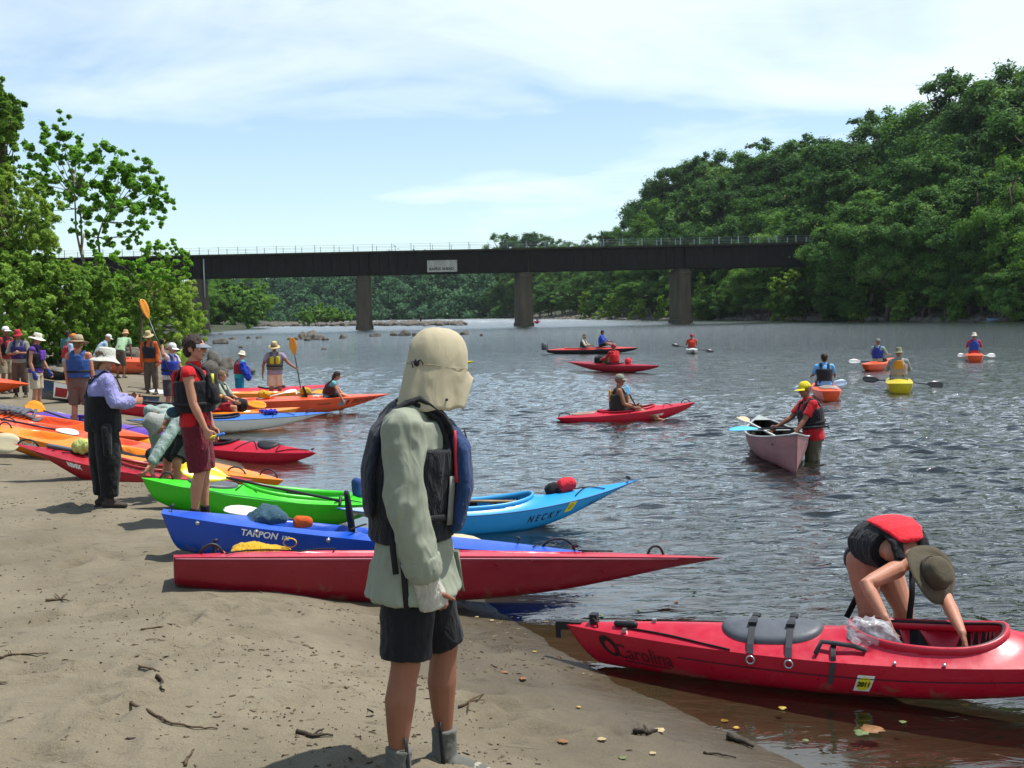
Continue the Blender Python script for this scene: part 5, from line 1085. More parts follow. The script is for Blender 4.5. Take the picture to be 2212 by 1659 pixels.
def hand(mb, wr, d, n_, s, curl=.5, thumb=1, det=True):
    """palm from the wrist along d, palm facing n_, thumb on the thumb*(d x n_) side; four unequal fingers and a thumb"""
    d = d.normalized(); n_ = (n_ - d * n_.dot(d)).normalized(); b = d.cross(n_) * thumb
    mb.rtube([wr - d * .01 * s, wr + d * .035 * s, wr + d * .085 * s], [(.027 * s, .019 * s), (.040 * s, .016 * s), (.042 * s, .0125 * s)], 12, side=b)
    for off, ln, r_ in ((.031, .072, .0092), (.0105, .082, .0095), (-.0105, .077, .0092), (-.031, .06, .0082)):
        p = wr + d * (.088 * s) + b * off * s; P = [p - d * .012 * s]; a = curl * 35 * (1.05 - off * 3); dd = d.copy(); spread = b * off * 1.3
        for k, fr in enumerate((.42, .33, .25)):
            dd = (d * math.cos(R(a * (k + .6))) + n_ * math.sin(R(a * (k + .6))) + spread * (.8 if curl < .8 else .2)).normalized(); P.append(P[-1] + dd * ln * fr * s * 1.1)
        mb.rtube(P, [r_ * s, r_ * s, r_ * .92 * s, r_ * .8 * s], 8)
    p = wr + d * .028 * s + b * .028 * s; t1 = (d * .62 + b * .72 + n_ * .25).normalized(); t2 = (d * .85 + b * .2 + n_ * (.3 + .4 * curl)).normalized(); mb.rtube([p, p + t1 * .034 * s, p + t1 * .036 * s + t2 * .03 * s, p + t1 * .036 * s + t2 * .056 * s], [.0135 * s, .012 * s, .0105 * s, .0085 * s], 8)
def wrinkle(me, amp, freq, seed, axis=None, cut=None):
    o = Vector((seed * 3.7, seed * 1.9, seed * 5.3)); n = len(me.vertices); nr = [v.normal.copy() for v in me.vertices]
    for v, q in zip(me.vertices, nr):
        c = v.co; w_ = Vector((c.x, c.y, c.z * .55)); a = 1 - abs(noise.noise(w_ * freq + o)) * 2.2; a += .5 * (1 - abs(noise.noise(w_ * freq * 2.1 + o)) * 2.2)
        v.co = c + q * (amp * (a - .4))
    me.update()
def paint(me, pts):
    """(material index, centre, radius) patches on a finished skin"""
    n = len(me.polygons); C = np.empty(n * 3, np.float32); me.polygons.foreach_get('center', C); C = C.reshape(-1, 3); mi = np.zeros(n, np.int32)
    for k, c, r_ in pts: mi[np.linalg.norm(C - np.array(c), axis=1) < r_] = k
    me.polygons.foreach_set('material_index', mi)
class Person:
    def __init__(s, J, label, skin=SKIN, vox=.013, bulk=1.0, group=None, fem=0, legs=1.0, curlL=.55, curlR=.55, handL=None, handR=None, limbs=1.0, base=None):
        s.J, s.vox, s.bulk = J, vox, bulk; s.s = J.s; k = s.s; foot = (J.anL + J.anR) / 2; s.o = Vector((foot.x, foot.y, min(J.anL.z, J.anR.z) - .08 * k)) if base is None else Vector(base)
        s.root = thing('person', label, 'person', s.o, 0, group); mb = MB(); g = lambda v: v - s.o; s.g = g; s.seed = int(abs(s.o.x * 37 + s.o.y * 91)) % 97
        b = bulk; cl, pl = J.cl, (J.hipL - J.hipR).normalized(); s.pl = pl
        up = (J.waist - J.pel).normalized()
        mb.rtube([g(J.pel - up * .07 * k), g(J.pel), g(J.waist), g(J.chest), g(J.shl - J.cu * .02 * k), g(J.shl + J.cu * .03 * k)], [(.135 * k * b, .085 * k * b), (.160 * k * b, .108 * k * b), (.140 * k * b, .10 * k * b), (.162 * k * b, .112 * k * b), (.155 * k, .085 * k), (.085 * k, .06 * k)], 16, side=[pl, pl, pl.lerp(cl, .5), cl, cl, cl])
        if fem: 
            for e in (1, -1): mb.ball(g(J.chest + cl * .075 * k * e + J.cf * .085 * k * b), .065 * k)
        nb = J.neck - J.hf * .01; mb.rtube([g(J.shl), g(nb.lerp(J.head - J.hu * .07 * k, .5)), g(J.head - J.hu * .03 * k)], [.062 * k, .053 * k, .05 * k], 12)
        for S, E, W, e in ((J.shL, J.elL, J.wrL, 1), (J.shR, J.elR, J.wrR, -1)):
            mb.rtube([g(J.neck - J.cu * .05 * k), g(S + J.cu * .005)], [.05 * k, .052 * k], 10)
            q = limbs; mb.rtube([g(S), g(S.lerp(E, .35)), g(S.lerp(E, .75)), g(E), g(E.lerp(W, .25)), g(E.lerp(W, .65)), g(W)], [.056 * k * q, .050 * k * q, .044 * k * q, .039 * k * q, .041 * k * q, .033 * k * q, .0255 * k], 12)
            fd = (W - E).normalized(); hn = (J.cl * -e * .8 - J.cf * .1) if (handL if e > 0 else handR) is None else Vector((handL if e > 0 else handR)[1]); hd = fd if (handL if e > 0 else handR) is None else Vector((handL if e > 0 else handR)[0])
            # thumb side: forward for a hanging arm
            hd = hd.normalized(); n2 = (hn - hd * hn.dot(hd)).normalized(); bb = hd.cross(n2); want = J.cf + UP * .6; th = 1 if bb.dot(want) > 0 else -1
            hand(mb, g(W), hd, n2, k, curlL if e > 0 else curlR, th)
        for Hp, K, A, ft, e in ((J.hipL, J.knL, J.anL, J.ftL, 1), (J.hipR, J.knR, J.anR, J.ftR, -1)):
            q = limbs * b ** .5 * legs; bk = -J.pf * .012; mb.rtube([g(Hp), g(Hp.lerp(K, .4)), g(Hp.lerp(K, .8)), g(K), g(K.lerp(A, .12) + bk * .5), g(K.lerp(A, .33) + bk), g(K.lerp(A, .62) + bk * .6), g(K.lerp(A, .88)), g(A)], [.088 * k * q, .078 * k * q, .060 * k * q, .054 * k * q, .052 * k * q, .056 * k * q, .043 * k * q, .032 * k, .035 * k], 14)
            ft = Vector(ft); ft2 = Vector((ft.x, ft.y, min(ft.z, 0))).normalized() if ft.length else J.pf; dn = UP * -1
            mb.rtube([g(A - ft2 * .045 * k + dn * .04 * k), g(A + ft2 * .05 * k + dn * .048 * k), g(A + ft2 * .15 * k + dn * .062 * k)], [(.033 * k, .036 * k), (.042 * k, .03 * k), (.038 * k, .018 * k)], 12, side=ft2.cross(UP))
        for K, A in ((J.knL, J.anL), (J.knR, J.anR)): mb.ball(g(K + J.pf * .018), (.040 * k, .042 * k, .052 * k)); mb.rtube([g(K.lerp(A, .18) - J.pf * .026), g(K.lerp(A, .34) - J.pf * .034), g(K.lerp(A, .5) - J.pf * .02)], [.036 * k, .040 * k, .03 * k], 10)
        h, f, u = g(J.head), J.hf, J.hu; l = u.cross(f).normalized(); s.hl = l; q = Matrix((f, l, u)).transposed(); s.hq = q; P = lambda a, b_, c: h + (f * a + l * b_ + u * c) * k
        mb.ball(P(-.006, 0, .022), (.098 * k, .077 * k, .095 * k), q, 18, 12); mb.ball(P(.022, 0, -.038), (.068 * k, .060 * k, .072 * k), q, 14, 10); mb.ball(P(.062, 0, -.092), (.022 * k, .027 * k, .018 * k), q)
        mb.rtube([P(.086, 0, .022), P(.103, 0, -.010), P(.108, 0, -.022)], [.009 * k, .013 * k, .015 * k], 8); mb.rtube([P(.084, .038, .034), P(.092, 0, .036), P(.084, -.038, .034)], .010 * k, 8); mb.ball(P(.08, 0, -.056), (.016 * k, .026 * k, .011 * k), q)
        for e in (1, -1): mb.ball(P(.066, .036 * e, -.012), (.022 * k, .024 * k, .022 * k), q); mb.ball(P(-.008, .077 * e, -.004), (.022 * k, .010 * k, .032 * k), q)
        me = fuse(mb, vox, 2); link_mesh('body', me, [skin, EYE, LIP], s.root); er = max(.0105 * k, vox * .8); paint(me, [(1, P(.084, .031, .012), er), (1, P(.084, -.031, .012), er), (2, P(.094, .012, -.056), .015 * k), (2, P(.094, -.012, -.056), .015 * k)]); s.P = P
    def cloth(s, name, mb, m, vox=None, amp=.004, freq=9, smooth=3, parent=None, fac=.5):
        me = fuse(mb, vox or max(s.vox, .009), smooth, fac)
        if amp: wrinkle(me, amp, freq, s.seed + len(name))
        return link_mesh(name, me, [m], parent or s.root)
    def torso_tube(s, mb, lo, hi, ex, exf=None, flare=0):
        """loft round the trunk from lo to hi; heights: -1 seat, 0 hips, 1 waist, 2 chest, 3 shoulder line"""
        J, k, b, g = s.J, s.s, s.bulk, s.g; up = (J.waist - J.pel).normalized(); exf = ex if exf is None else exf
        key = [(-1.6, J.pel - up * .2 * k, .150, .105, s.pl), (-1, J.pel - up * .11 * k, .152, .105, s.pl), (0, J.pel, .162, .110, s.pl), (1, J.waist, .145, .104, s.pl.lerp(J.cl, .5)), (2, J.chest, .164, .114, J.cl), (2.6, J.shl - J.cu * .05 * k, .160, .100, J.cl), (3, J.shl, .150, .078, J.cl)]
        pts, rad, sd_ = [], [], []; n = max(5, int((hi - lo) * 5))
        for i in range(n + 1):
            h = lo + (hi - lo) * i / n
            for (a, pa, ra, fa, sa), (c, pc, rc, fc, sc) in zip(key[:-1], key[1:]):
                if a <= h <= c or (c == 3 and h > 3):
                    t = (h - a) / (c - a); bb = b if h < 2.5 else 1; fl = flare * max(0, (1 - h)) ; pts.append(g(pa.lerp(pc, t))); rad.append(((ra + (rc - ra) * t) * k * bb + ex + fl, (fa + (fc - fa) * t) * k * bb + exf + fl)); sd_.append(sa.lerp(sc, t)); break
        mb.tube(pts, rad, 24, sd_)
    def shirt(s, m, sleeve=1.9, hem=-.3, loose=.022, r_=(.072, .062, .052, .046), name='shirt', amp=.006, flare=.01, vox=None, collar=True):
        J, k, g = s.J, s.s, s.g; mb = MB(); s.torso_tube(mb, hem, 3.0, loose, None, flare)
        mb.rtube([g(J.shl - J.cu * .02 * k), g(J.shl + J.cu * .035 * k)], [(.10 * k, .07 * k), (.07 * k, .065 * k)], 14, side=J.cl)
        for S, E, W in ((J.shL, J.elL, J.wrL), (J.shR, J.elR, J.wrR)):
            mb.rtube([g(J.neck - J.cu * .06 * k), g(S)], [.055 * k, .064 * k], 12)
            if sleeve <= 0: continue
            t = min(1, sleeve); un = (S - E).normalized(); P = [g(S + un * .055 * k), g(S + un * .032 * k), g(S), g(S.lerp(E, t * .5)), g(S.lerp(E, t))]; Q = [r_[0] * k * .35, r_[0] * k * .8, r_[0] * k, (r_[0] + (r_[1] - r_[0]) * t * .6) * k, (r_[0] + (r_[1] - r_[0]) * t) * k]
            if sleeve > 1: e = sleeve - 1; P += [g(E.lerp(W, e * .5)), g(E.lerp(W, e * .9)), g(E.lerp(W, e))]; Q += [(r_[1] + r_[2]) / 2 * k, r_[2] * k, r_[3] * k]
            mb.tube(P, Q, 14)
        if collar: mb.tube([g(J.neck - J.cu * .01 * k), g(J.neck + J.cu * .035 * k - J.cf * .004)], [.075 * k, .066 * k], 14)
        return s.cloth(name, mb, m, vox, amp)
    def bottoms(s, m, leg=.75, loose=.028, name='shorts', top=.75, amp=.005, vox=None, end=None):
        J, k, g = s.J, s.s, s.g; mb = MB(); s.torso_tube(mb, -.9, top, loose * (.7 if top < 1.2 else 1.0)); end = end or (.072 if leg <= 1 else .06)
        for Hp, K, A in ((J.hipL, J.knL, J.anL), (J.hipR, J.knR, J.anR)):
            t = min(1, leg); P = [g(Hp + (Hp - K).normalized() * .02), g(Hp.lerp(K, t * .5)), g(Hp.lerp(K, t))]; b_ = s.bulk ** .5; Q = [(.094 * b_ * k + loose * .4), (.088 * b_ * k + loose * .6), ((.094 - .028 * t) * b_ * k + loose)]
            if leg > 1: e = leg - 1; P += [g(K.lerp(A, e * .5)), g(K.lerp(A, e))]; Q += [.066 * b_ * k + loose * .6, end * k + loose * .5]
            mb.tube(P, Q, 16)
        return s.cloth(name, mb, m, vox, amp)
    def vest(s, m, panel=None, back=None, lo=.55, thick=.035, vox=None, strap_m=None, panel_h=.16, belt=None, pz=0, name='life_vest'):
        J, k, g = s.J, s.s, s.g; mb = MB(); s.torso_tube(mb, lo, 2.35, .036 + thick * .5, .034 + thick * .85)
        c = J.chest
        for e in (1, -1):
            P = [c + J.cl * .085 * k * e + J.cf * (.125 * k * s.bulk + thick * .6), J.shl + J.cl * .095 * k * e + J.cf * .085 * k + J.cu * .01 * k, J.shl + J.cl * .095 * k * e + J.cu * .062 * k, J.shl + J.cl * .095 * k * e - J.cf * .085 * k + J.cu * .01 * k, c + J.cl * .085 * k * e - J.cf * (.125 * k * s.bulk + thick * .5)]
            mb.tube([g(p) for p in P], [(.042 * k, .019)] * 5, 12, side=J.cl)
        o = s.cloth(name, mb, m, vox, .004, 12)
        def pad(ctr, w_, h_, f, mt, nm='panel'):
            q_ = MB(); q_.rtube([g(ctr - J.cu * h_ * .5), g(ctr), g(ctr + J.cu * h_ * .5)], [(w_, .030), (w_ * 1.02, .036), (w_ * .8, .028)], 14, side=J.cl); me = fuse(q_, max(.010, s.vox), 2); wrinkle(me, .003, 14, s.seed); return link_mesh(nm, me, [mt], o)
        fd = .122 * k * s.bulk + thick
        if panel:
            for e in (1, -1): pad(c + J.cl * .078 * k * e + J.cf * (fd - .005) + J.cu * (.01 + pz) * k, .062 * k, panel_h * k, 1, panel)
        if back: pad(c - J.cf * (fd - .012) + J.cu * .03 * k, .125 * k, .2 * k, -1, back)
        if belt:
            q_ = MB(); bb = s.bulk; q_.tube([g(J.waist + J.cu * .05 * k + J.cl * math.cos(a) * (.155 * k * bb + .035 + thick * .6) + J.cf * math.sin(a) * (.112 * k * bb + .03 + thick)) for a in [6.2832 * i / 28 for i in range(28)]], [(.018, .008)] * 28, 8, side=J.cu, closed=True); q_.build('strap', belt, o)
        s.v = o; return o
    def shoes(s, m, hi=.0, sole=None, name='shoe', vox=None):
        J, k, g = s.J, s.s, s.g
        for K, A, ft in ((J.knL, J.anL, J.ftL), (J.knR, J.anR, J.ftR)):
            ft = Vector((ft.x, ft.y, 0)).normalized(); mb = MB(); dn = -UP * k; mb.rtube([g(A - ft * .05 * k + dn * .045), g(A + ft * .06 * k + dn * .05), g(A + ft * .165 * k + dn * .062)], [(.040 * k, .040 * k), (.050 * k, .036 * k), (.044 * k, .024 * k)], 14, side=ft.cross(UP))
            mb.tube([g(A + dn * .03), g(A + (K - A).normalized() * (.02 + hi))], [.045 * k, .047 * k], 14); o = s.cloth(name, mb, m, vox or max(.008, s.vox * .8), .0015, 14, 2)
            q_ = MB(); q_.tube([g(A - ft * .088 * k + dn * .081), g(A + dn * .081), g(A + ft * .1 * k + dn * .083), g(A + ft * .18 * k + dn * .08)], [(.036 * k, .010), (.042 * k, .011), (.048 * k, .011), (.028 * k, .008)], 12, side=ft.cross(UP)); q_.build('sole', sole or BLACKR, o)
    # head gear, in the head's own frame
    def lathe(s, prof, m, name, parent=None, tilt=0, droop=None, n=40, dz=0, df=0, amp=0.0):
        """prof: (radius, height) outwards; radii are stretched front-to-back"""
        vs, fs = [], []
        for r_, z in prof:
            for j in range(n):
                a = 2 * math.pi * j / n; zz2 = z + (droop(a, r_) if droop else 0); wob = 1 + amp * noise.noise(Vector((math.cos(a) * 2, math.sin(a) * 2, z * 9 + s.seed)))
                x, y = r_ * 1.08 * math.cos(a) * wob, r_ * .92 * math.sin(a) * wob; c, t = math.cos(R(tilt)), math.sin(R(tilt)); vs.append(s.P(x * c - zz2 * t * -1 * -1 + df, y, zz2 * c + x * t + dz))
        K = len(prof)
        for i in range(K - 1):
            for j in range(n): fs.append((i * n + j, i * n + (j + 1) % n, (i + 1) * n + (j + 1) % n, (i + 1) * n + j))
        fs.append(tuple(range(n - 1, -1, -1))); mb = MB(); mb.add(vs, fs); return mb.build(name, m, parent or s.root)
    def brim_hat(s, m, brim=.075, crown=.115, droop=.02, band=None, side_up=0, base=.045, r_=.094, top=.7, tilt=0, amp=.05, pinch=0):
        d = lambda a, q: (-(max(0, q - r_) / max(.01, brim)) * (droop - side_up * abs(math.sin(a)) ** 2) + .006 * math.sin(3 * a + s.seed) * max(0, q - r_) / brim)
        o = s.lathe([(.004, base + crown), (r_ * top * .6, base + crown * (1 - pinch * .1)), (r_ * top, base + crown * .96), (r_ * (top + .12), base + crown * .8), (r_ * .97, base + crown * .35), (r_ + .003, base + .004), (r_ + .02, base - .004), (r_ + brim * .6, base - .006), (r_ + brim, base - .01), (r_ + brim, base - .014), (r_ + .02, base - .012), (r_ - .004, base - .01), (r_ - .01, base + .03)], m, 'hat', None, tilt, d, amp=amp)
        if band: s.lathe([(r_ + .006, base + .006), (r_ + .005, base + .035), (r_ + .001, base + .036)], band, 'hat_band', o, tilt)
        return o
    def cap(s, m, visor=.075, crown=.105, base=.03, r_=.092, vm=None, droop=.02):
        o = s.lathe([(.004, base + crown), (r_ * .45, base + crown * .95), (r_ * .78, base + crown * .72), (r_ * .97, base + crown * .35), (r_ + .004, base), (r_ - .004, base - .002), (r_ - .012, base + .03)], m, 'cap', amp=.02)
        s.visor(vm or m, visor, base, r_, droop, o); return o
    def visor(s, m, ln=.075, base=.03, r_=.092, droop=.02, parent=None):
        mb = MB(); V = []
        for lay in (0, -.004):
            for i in range(15):
                a = R(-62 + 124 * i / 14)
                for j in range(5):
                    t = j / 4; e = math.cos(a * 1.35) ** .6 if abs(a * 1.35) < 1.57 else 0; rr = r_ + .002 + ln * t * e; V.append(s.P(rr * 1.08 * math.cos(a), rr * .92 * math.sin(a), base + .004 + lay - droop * t * e - .025 * (a / 1.1) ** 2 * t))
        mb.add(V, [(i * 5 + j, i * 5 + j + 1, (i + 1) * 5 + j + 1, (i + 1) * 5 + j) for i in range(14) for j in range(4)] + [(75 + i * 5 + j, 75 + (i + 1) * 5 + j, 75 + (i + 1) * 5 + j + 1, 75 + i * 5 + j + 1) for i in range(14) for j in range(4)] + [(i * 5 + 4, 75 + i * 5 + 4, 75 + (i + 1) * 5 + 4, (i + 1) * 5 + 4) for i in range(14)]); return mb.build('visor', m, parent or s.root)
    def hair(s, m, long=0.0, full=1.0, amp=.009):
        mb = MB(); k = s.s; mb.ball(s.P(-.016, 0, .040), (.098 * k * full, .086 * k * full, .093 * k), s.hq, 18, 12); mb.ball(s.P(-.045, 0, -.012), (.062 * k, .077 * k * full, .075 * k), s.hq, 14, 10)
        if long: mb.rtube([s.P(-.06, 0, -.02), s.P(-.075, 0, -.05 - long * .5), s.P(-.07, 0, -.06 - long)], [(.066 * k, .04 * k), (.07 * k, .035 * k), (.04 * k, .02 * k)], 12, side=s.hl)
        me = fuse(mb, max(.007, s.vox * .8), 2); wrinkle(me, amp, 26, s.seed + 3); return link_mesh('hair', me, [m], s.root)
    def glasses(s):
        mb = MB(); 
        for e in (1, -1): mb.ball(s.P(.094, .032 * e, .012), (.008, .027, .018), s.hq); mb.tube([s.P(.09, .056 * e, .016), s.P(.0, .08 * e, .012)], .004, 6)
        mb.tube([s.P(.1, .02, .014), s.P(.1, -.02, .014)], .005, 6); return mb.build('sunglasses', mat('lens_dark', '0b0b0d', .15, .1, 9, 0), s.root)
    def glove(s, which, m):
        J, k, g = s.J, s.s, s.g; E, W = (J.elL, J.wrL) if which == 'L' else (J.elR, J.wrR); d = (W - E).normalized(); mb = MB(); mb.rtube([g(W - d * .05), g(W), g(W + d * .05 * k), g(W + d * .10 * k)], [(.034, .034), (.036, .032), (.052, .030), (.05, .024)], 12, side=J.cf); return s.cloth('glove', mb, m, .009, .002, 14, 2)
def pj(px, py, d): return atd(px, py, d)
FB = {}
def fb(c, **k): return FB.setdefault(c, fabric('cloth_' + c, c, **k))
KH = fb('a99a78'); BLK = fb('141417'); NVY = fb('1c2f55'); WEBB = mat('webbing_black', '131316', .8, .1)
# ---- the man in the foreground, turned away towards the river
J = Pose(); J.s = 1.04
J.pel, J.waist, J.chest, J.shl, J.neck, J.head = pj(893, 1216, 4.68), pj(890, 1128, 4.67), pj(891, 1000, 4.67), pj(897, 902, 4.67), pj(910, 864, 4.67), pj(944, 795, 4.68)
J.cu = (J.shl - J.chest).normalized(); J.cf = Vector((.985, .17, 0)); J.cf = (J.cf - J.cu * J.cf.dot(J.cu)).normalized(); J.cl = J.cu.cross(J.cf).normalized(); J.pf = Vector((.97, .2, 0)).normalized()
J.hf = Vector((.80, .58, -.14)).normalized(); J.hu = (Vector((.10, .05, 1)) - J.hf * Vector((.10, .05, 1)).dot(J.hf)).normalized()
J.shL, J.shR = pj(920, 908, 4.86), pj(872, 918, 4.49); J.elR, J.wrR = pj(876, 1105, 4.43), pj(925, 1266, 4.46); J.elL, J.wrL = pj(918, 1085, 4.93), pj(915, 1170, 4.90)
J.hipL, J.hipR = pj(908, 1245, 4.78), pj(884, 1245, 4.60); J.knR, J.anR = pj(876, 1440, 4.56), pj(858, 1664, 4.54); J.knL, J.anL = pj(960, 1400, 4.86), pj(960, 1622, 4.86)
J.ftL = Vector((.93, -.36, 0)); J.ftR = Vector((.75, .66, 0))
fm = Person(J, 'man in tan sun hat and pale green shirt standing nearest, largest in the picture', SKIN_T, .0062, 1.0, legs=1.1, curlR=1.9, handR=((.26, .04, -1), (.35, .95, .1)))
SAGE = fabric('shirt_sage', '7f8473', .08, .42, 4.5); fm.shirt(SAGE, 1.90, -.98, .030, (.084, .078, .068, .056), amp=.011, flare=.030, vox=.0085)
mb = MB(); g = fm.g; d_ = (J.wrR - J.elR).normalized(); mb.tube([g(J.wrR - d_ * .07), g(J.wrR - d_ * .01), g(J.wrR + d_ * .05), g(J.wrR + d_ * .092)], [(.050, .048), (.054, .046), (.060, .044), (.058, .040)], 16, side=J.cf); fm.cloth('glove', mb, fabric('glove_cream', 'a8a496', .08, .6), .006, .004, 16, 2)
mb = MB(); mb.tube([g(J.elR.lerp(J.wrR, .62)), g(J.elR.lerp(J.wrR, .80))], [(.080, .076), (.078, .072)], 18, side=J.cf); fm.cloth('cuff', mb, SAGE, .007, .004, 14, 3)
fm.bottoms(fabric('shorts_black', '0f1013', .15, .25), .90, .034, amp=.006, vox=.0085)
ve = fm.vest(fabric('vest_black', '18191d', .15, .45), None, None, .72, .045, vox=.0085)
NAVYP = fabric('vest_blue', '1c3358', .12, .45); TAPE = mat('reflective_tape', '6a6a62', .5, .15); PIPE = mat('piping_red', '9a1a24', .6, .1)
k = J.s; c = J.chest
def slab(pts, rad, m, nm, par, side=None, vox=.008, amp=.003):
    q_ = MB(); q_.rtube([g(p) for p in pts], rad, 16, side=side or J.cl); me = fuse(q_, vox, 3); wrinkle(me, amp, 13, len(nm)); return link_mesh(nm, me, [m], par)
pn = slab([c + J.cf * .178 * k - J.cu * .235, c + J.cf * .196 * k - J.cu * .08, c + J.cf * .182 * k + J.cu * .08, c + J.cf * .13 * k + J.cu * .17], [(.170, .040), (.178, .054), (.165, .048), (.11, .028)], NAVYP, 'front_panel', ve)
bp = slab([c - J.cf * .160 * k - J.cu * .20, c - J.cf * .172 * k - J.cu * .04, c - J.cf * .148 * k + J.cu * .12, c - J.cf * .085 * k + J.cu * .22], [(.15, .026), (.155, .034), (.14, .030), (.09, .024)], fabric('vest_back_dark', '1b1f29', .15, .5), 'back_panel', ve)
q_ = MB(); q_.tube([g(c - J.cl * .236 * math.cos(R(48)) + J.cf * .205 * math.sin(R(48)) + J.cu * (-.225 + .05 * i)) for i in range(5)], [(.018, .004)] * 5, 8, side=(J.cl * .6 + J.cf * .7)); q_.build('reflective_strip', TAPE, ve)
q_ = MB(); q_.tube([g(c - J.cl * (.155 - .004 * i) + J.cf * (.170 - .004 * i) + J.cu * (-.05 + .042 * i)) for i in range(6)], .008, 8); q_.build('piping', PIPE, ve)
for e in (-1, 1):
    q_ = MB(); P = []
    for i in range(9):
        a = math.pi * (i / 8) ; P.append(J.shl + J.cl * .118 * e + J.cf * (.14 * math.cos(a)) + J.cu * (.085 * math.sin(a) + .005) - J.cu * .05 * abs(math.cos(a))); 
    q_.tube([g(p) for p in P], [(.034, .014)] * 9, 10, side=J.cl); q_.build('shoulder_strap', BLK, ve)
q_ = MB(); q_.tube([g(J.waist + J.cu * .055 + J.cl * math.cos(a) * .218 + J.cf * math.sin(a) * .178) for a in [6.2832 * i / 40 for i in range(40)]], [(.014, .005)] * 40, 8, side=J.cu, closed=True); q_.build('waist_strap', WEBB, ve)
for zo, ln in ((-.02, .2), (-.03, .34)):
    q_ = MB(); a = J.waist - J.cl * .215 - J.cf * (.10 if ln < .3 else .06) + J.cu * .03; q_.tube([g(a), g(a - UP * ln * .5 - J.cl * .012), g(a - UP * ln - J.cl * .006 + J.cf * .01)], [(.012, .003)] * 3, 6, side=J.cf); q_.build('strap_end', WEBB, ve)
for zo in (-.12, -.02, .06):
    q_ = MB(); q_.tube([g(c + J.cf * (.225 - .02 * abs(y_) / .1) * k + J.cl * y_ + J.cu * zo) for y_ in (-.13, -.08, 0, .08, .13)], [(.012, .004)] * 5, 8, side=J.cu); q_.build('strap', WEBB, pn)
q_ = MB(); q_.tube([g(c + J.cf * (.231 - .03 * max(0, z_ - .05) / .1) * k + J.cu * z_) for z_ in (-.22, -.12, 0, .08, .15)], [(.006, .004)] * 5, 6, side=J.cl); q_.build('zip', BLACKR, pn)
# shirt tail hanging in front
q_ = MB(); a = J.pel + J.pf * .165 - J.cl * .02 + UP * .05; q_.tube([g(a), g(a + J.pf * .012 - UP * .08), g(a + J.pf * .028 - UP * .14), g(a + J.pf * .045 - UP * .18)], [(.035, .004), (.03, .004), (.018, .004), (.004, .003)], 10, side=J.cl * .6 - J.pf * .6); q_.build('shirt_tail', SAGE, fm.root)
# boonie hat with neck cape
HATM = fabric('hat_khaki', 'a3997e', .07, .22, 6)
q_ = MB(); V = []; NH = 72
CROWN = [(.004, .162), (.034, .159), (.061, .150), (.083, .134), (.100, .109), (.1105, .078), (.1155, .045), (.1175, .018), (.1180, .002)]
def sstep(x, a, b): x = min(1, max(0, (x - a) / (b - a))); return x * x * (3 - 2 * x)
for i in range(NH):
    a = 6.2832 * i / NH; bk = .5 - .5 * math.cos(a); fold = math.sin(a * 6 + .4) * .6 + math.sin(a * 11 + 1) * .4
    drop = .030 + .115 * sstep(bk, .03, .22) + .035 * bk
    rows = [(r_ * (1 + .035 * noise.noise(Vector((math.cos(a) * 2.2, math.sin(a) * 2.2, z_ * 16)))), z_) for r_, z_ in CROWN]
    for k in range(1, 11):
        t = k / 10; rows.append((.1185 + (.002 + .021 * bk) * t ** .85 + .034 * (1 - bk) ** 8 * t + .008 * fold * t * sstep(bk, .05, .4), .002 - drop * t + .004 * math.sin(a * 9) * t))
    for r_, z_ in rows: V.append(fm.P(r_ * 1.08 * math.cos(a), r_ * .93 * math.sin(a), z_))
K = len(rows); q_.add(V, [(i * K + j, i * K + j + 1, ((i + 1) % NH) * K + j + 1, ((i + 1) % NH) * K + j) for i in range(NH) for j in range(K - 1)] + [tuple(i * K for i in range(NH))])
hat = q_.build('hat', HATM, fm.root); wrinkle(hat.data, .0022, 22, 5); sm_ = hat.modifiers.new('t', 'SOLIDIFY'); sm_.thickness = .004
q_ = MB(); q_.tube([fm.P(.1195 * 1.08 * math.cos(a), .1195 * .93 * math.sin(a), .006 + .002 * math.sin(a * 5)) for a in [6.2832 * i / 60 for i in range(60)]], .0016, 5, closed=True); q_.build('hat_seam', fabric('stitch', '857b62', .1, .1), hat)
q_ = MB(); a = R(203); pp = fm.P(.127 * 1.07 * math.cos(a), .127 * .92 * math.sin(a), .012); q_.ball(pp, (.012, .012, .016)); q_.tube([pp, pp + Vector((.02, -.02, .012)), pp + Vector((.028, -.022, -.008))], .003, 6); q_.tube([pp, pp + Vector((-.02, -.018, .006)), pp + Vector((-.012, -.024, -.02))], .003, 6); q_.build('toggle', BLACKR, hat)
for a in (150, 215, 262):
    q_ = MB(); a_ = R(a); q_.ball(fm.P(.143 * 1.06 * math.cos(a_) , .143 * .91 * math.sin(a_), -.145 if a < 240 else -.12), .006); q_.build('snap', BLACKR, hat)
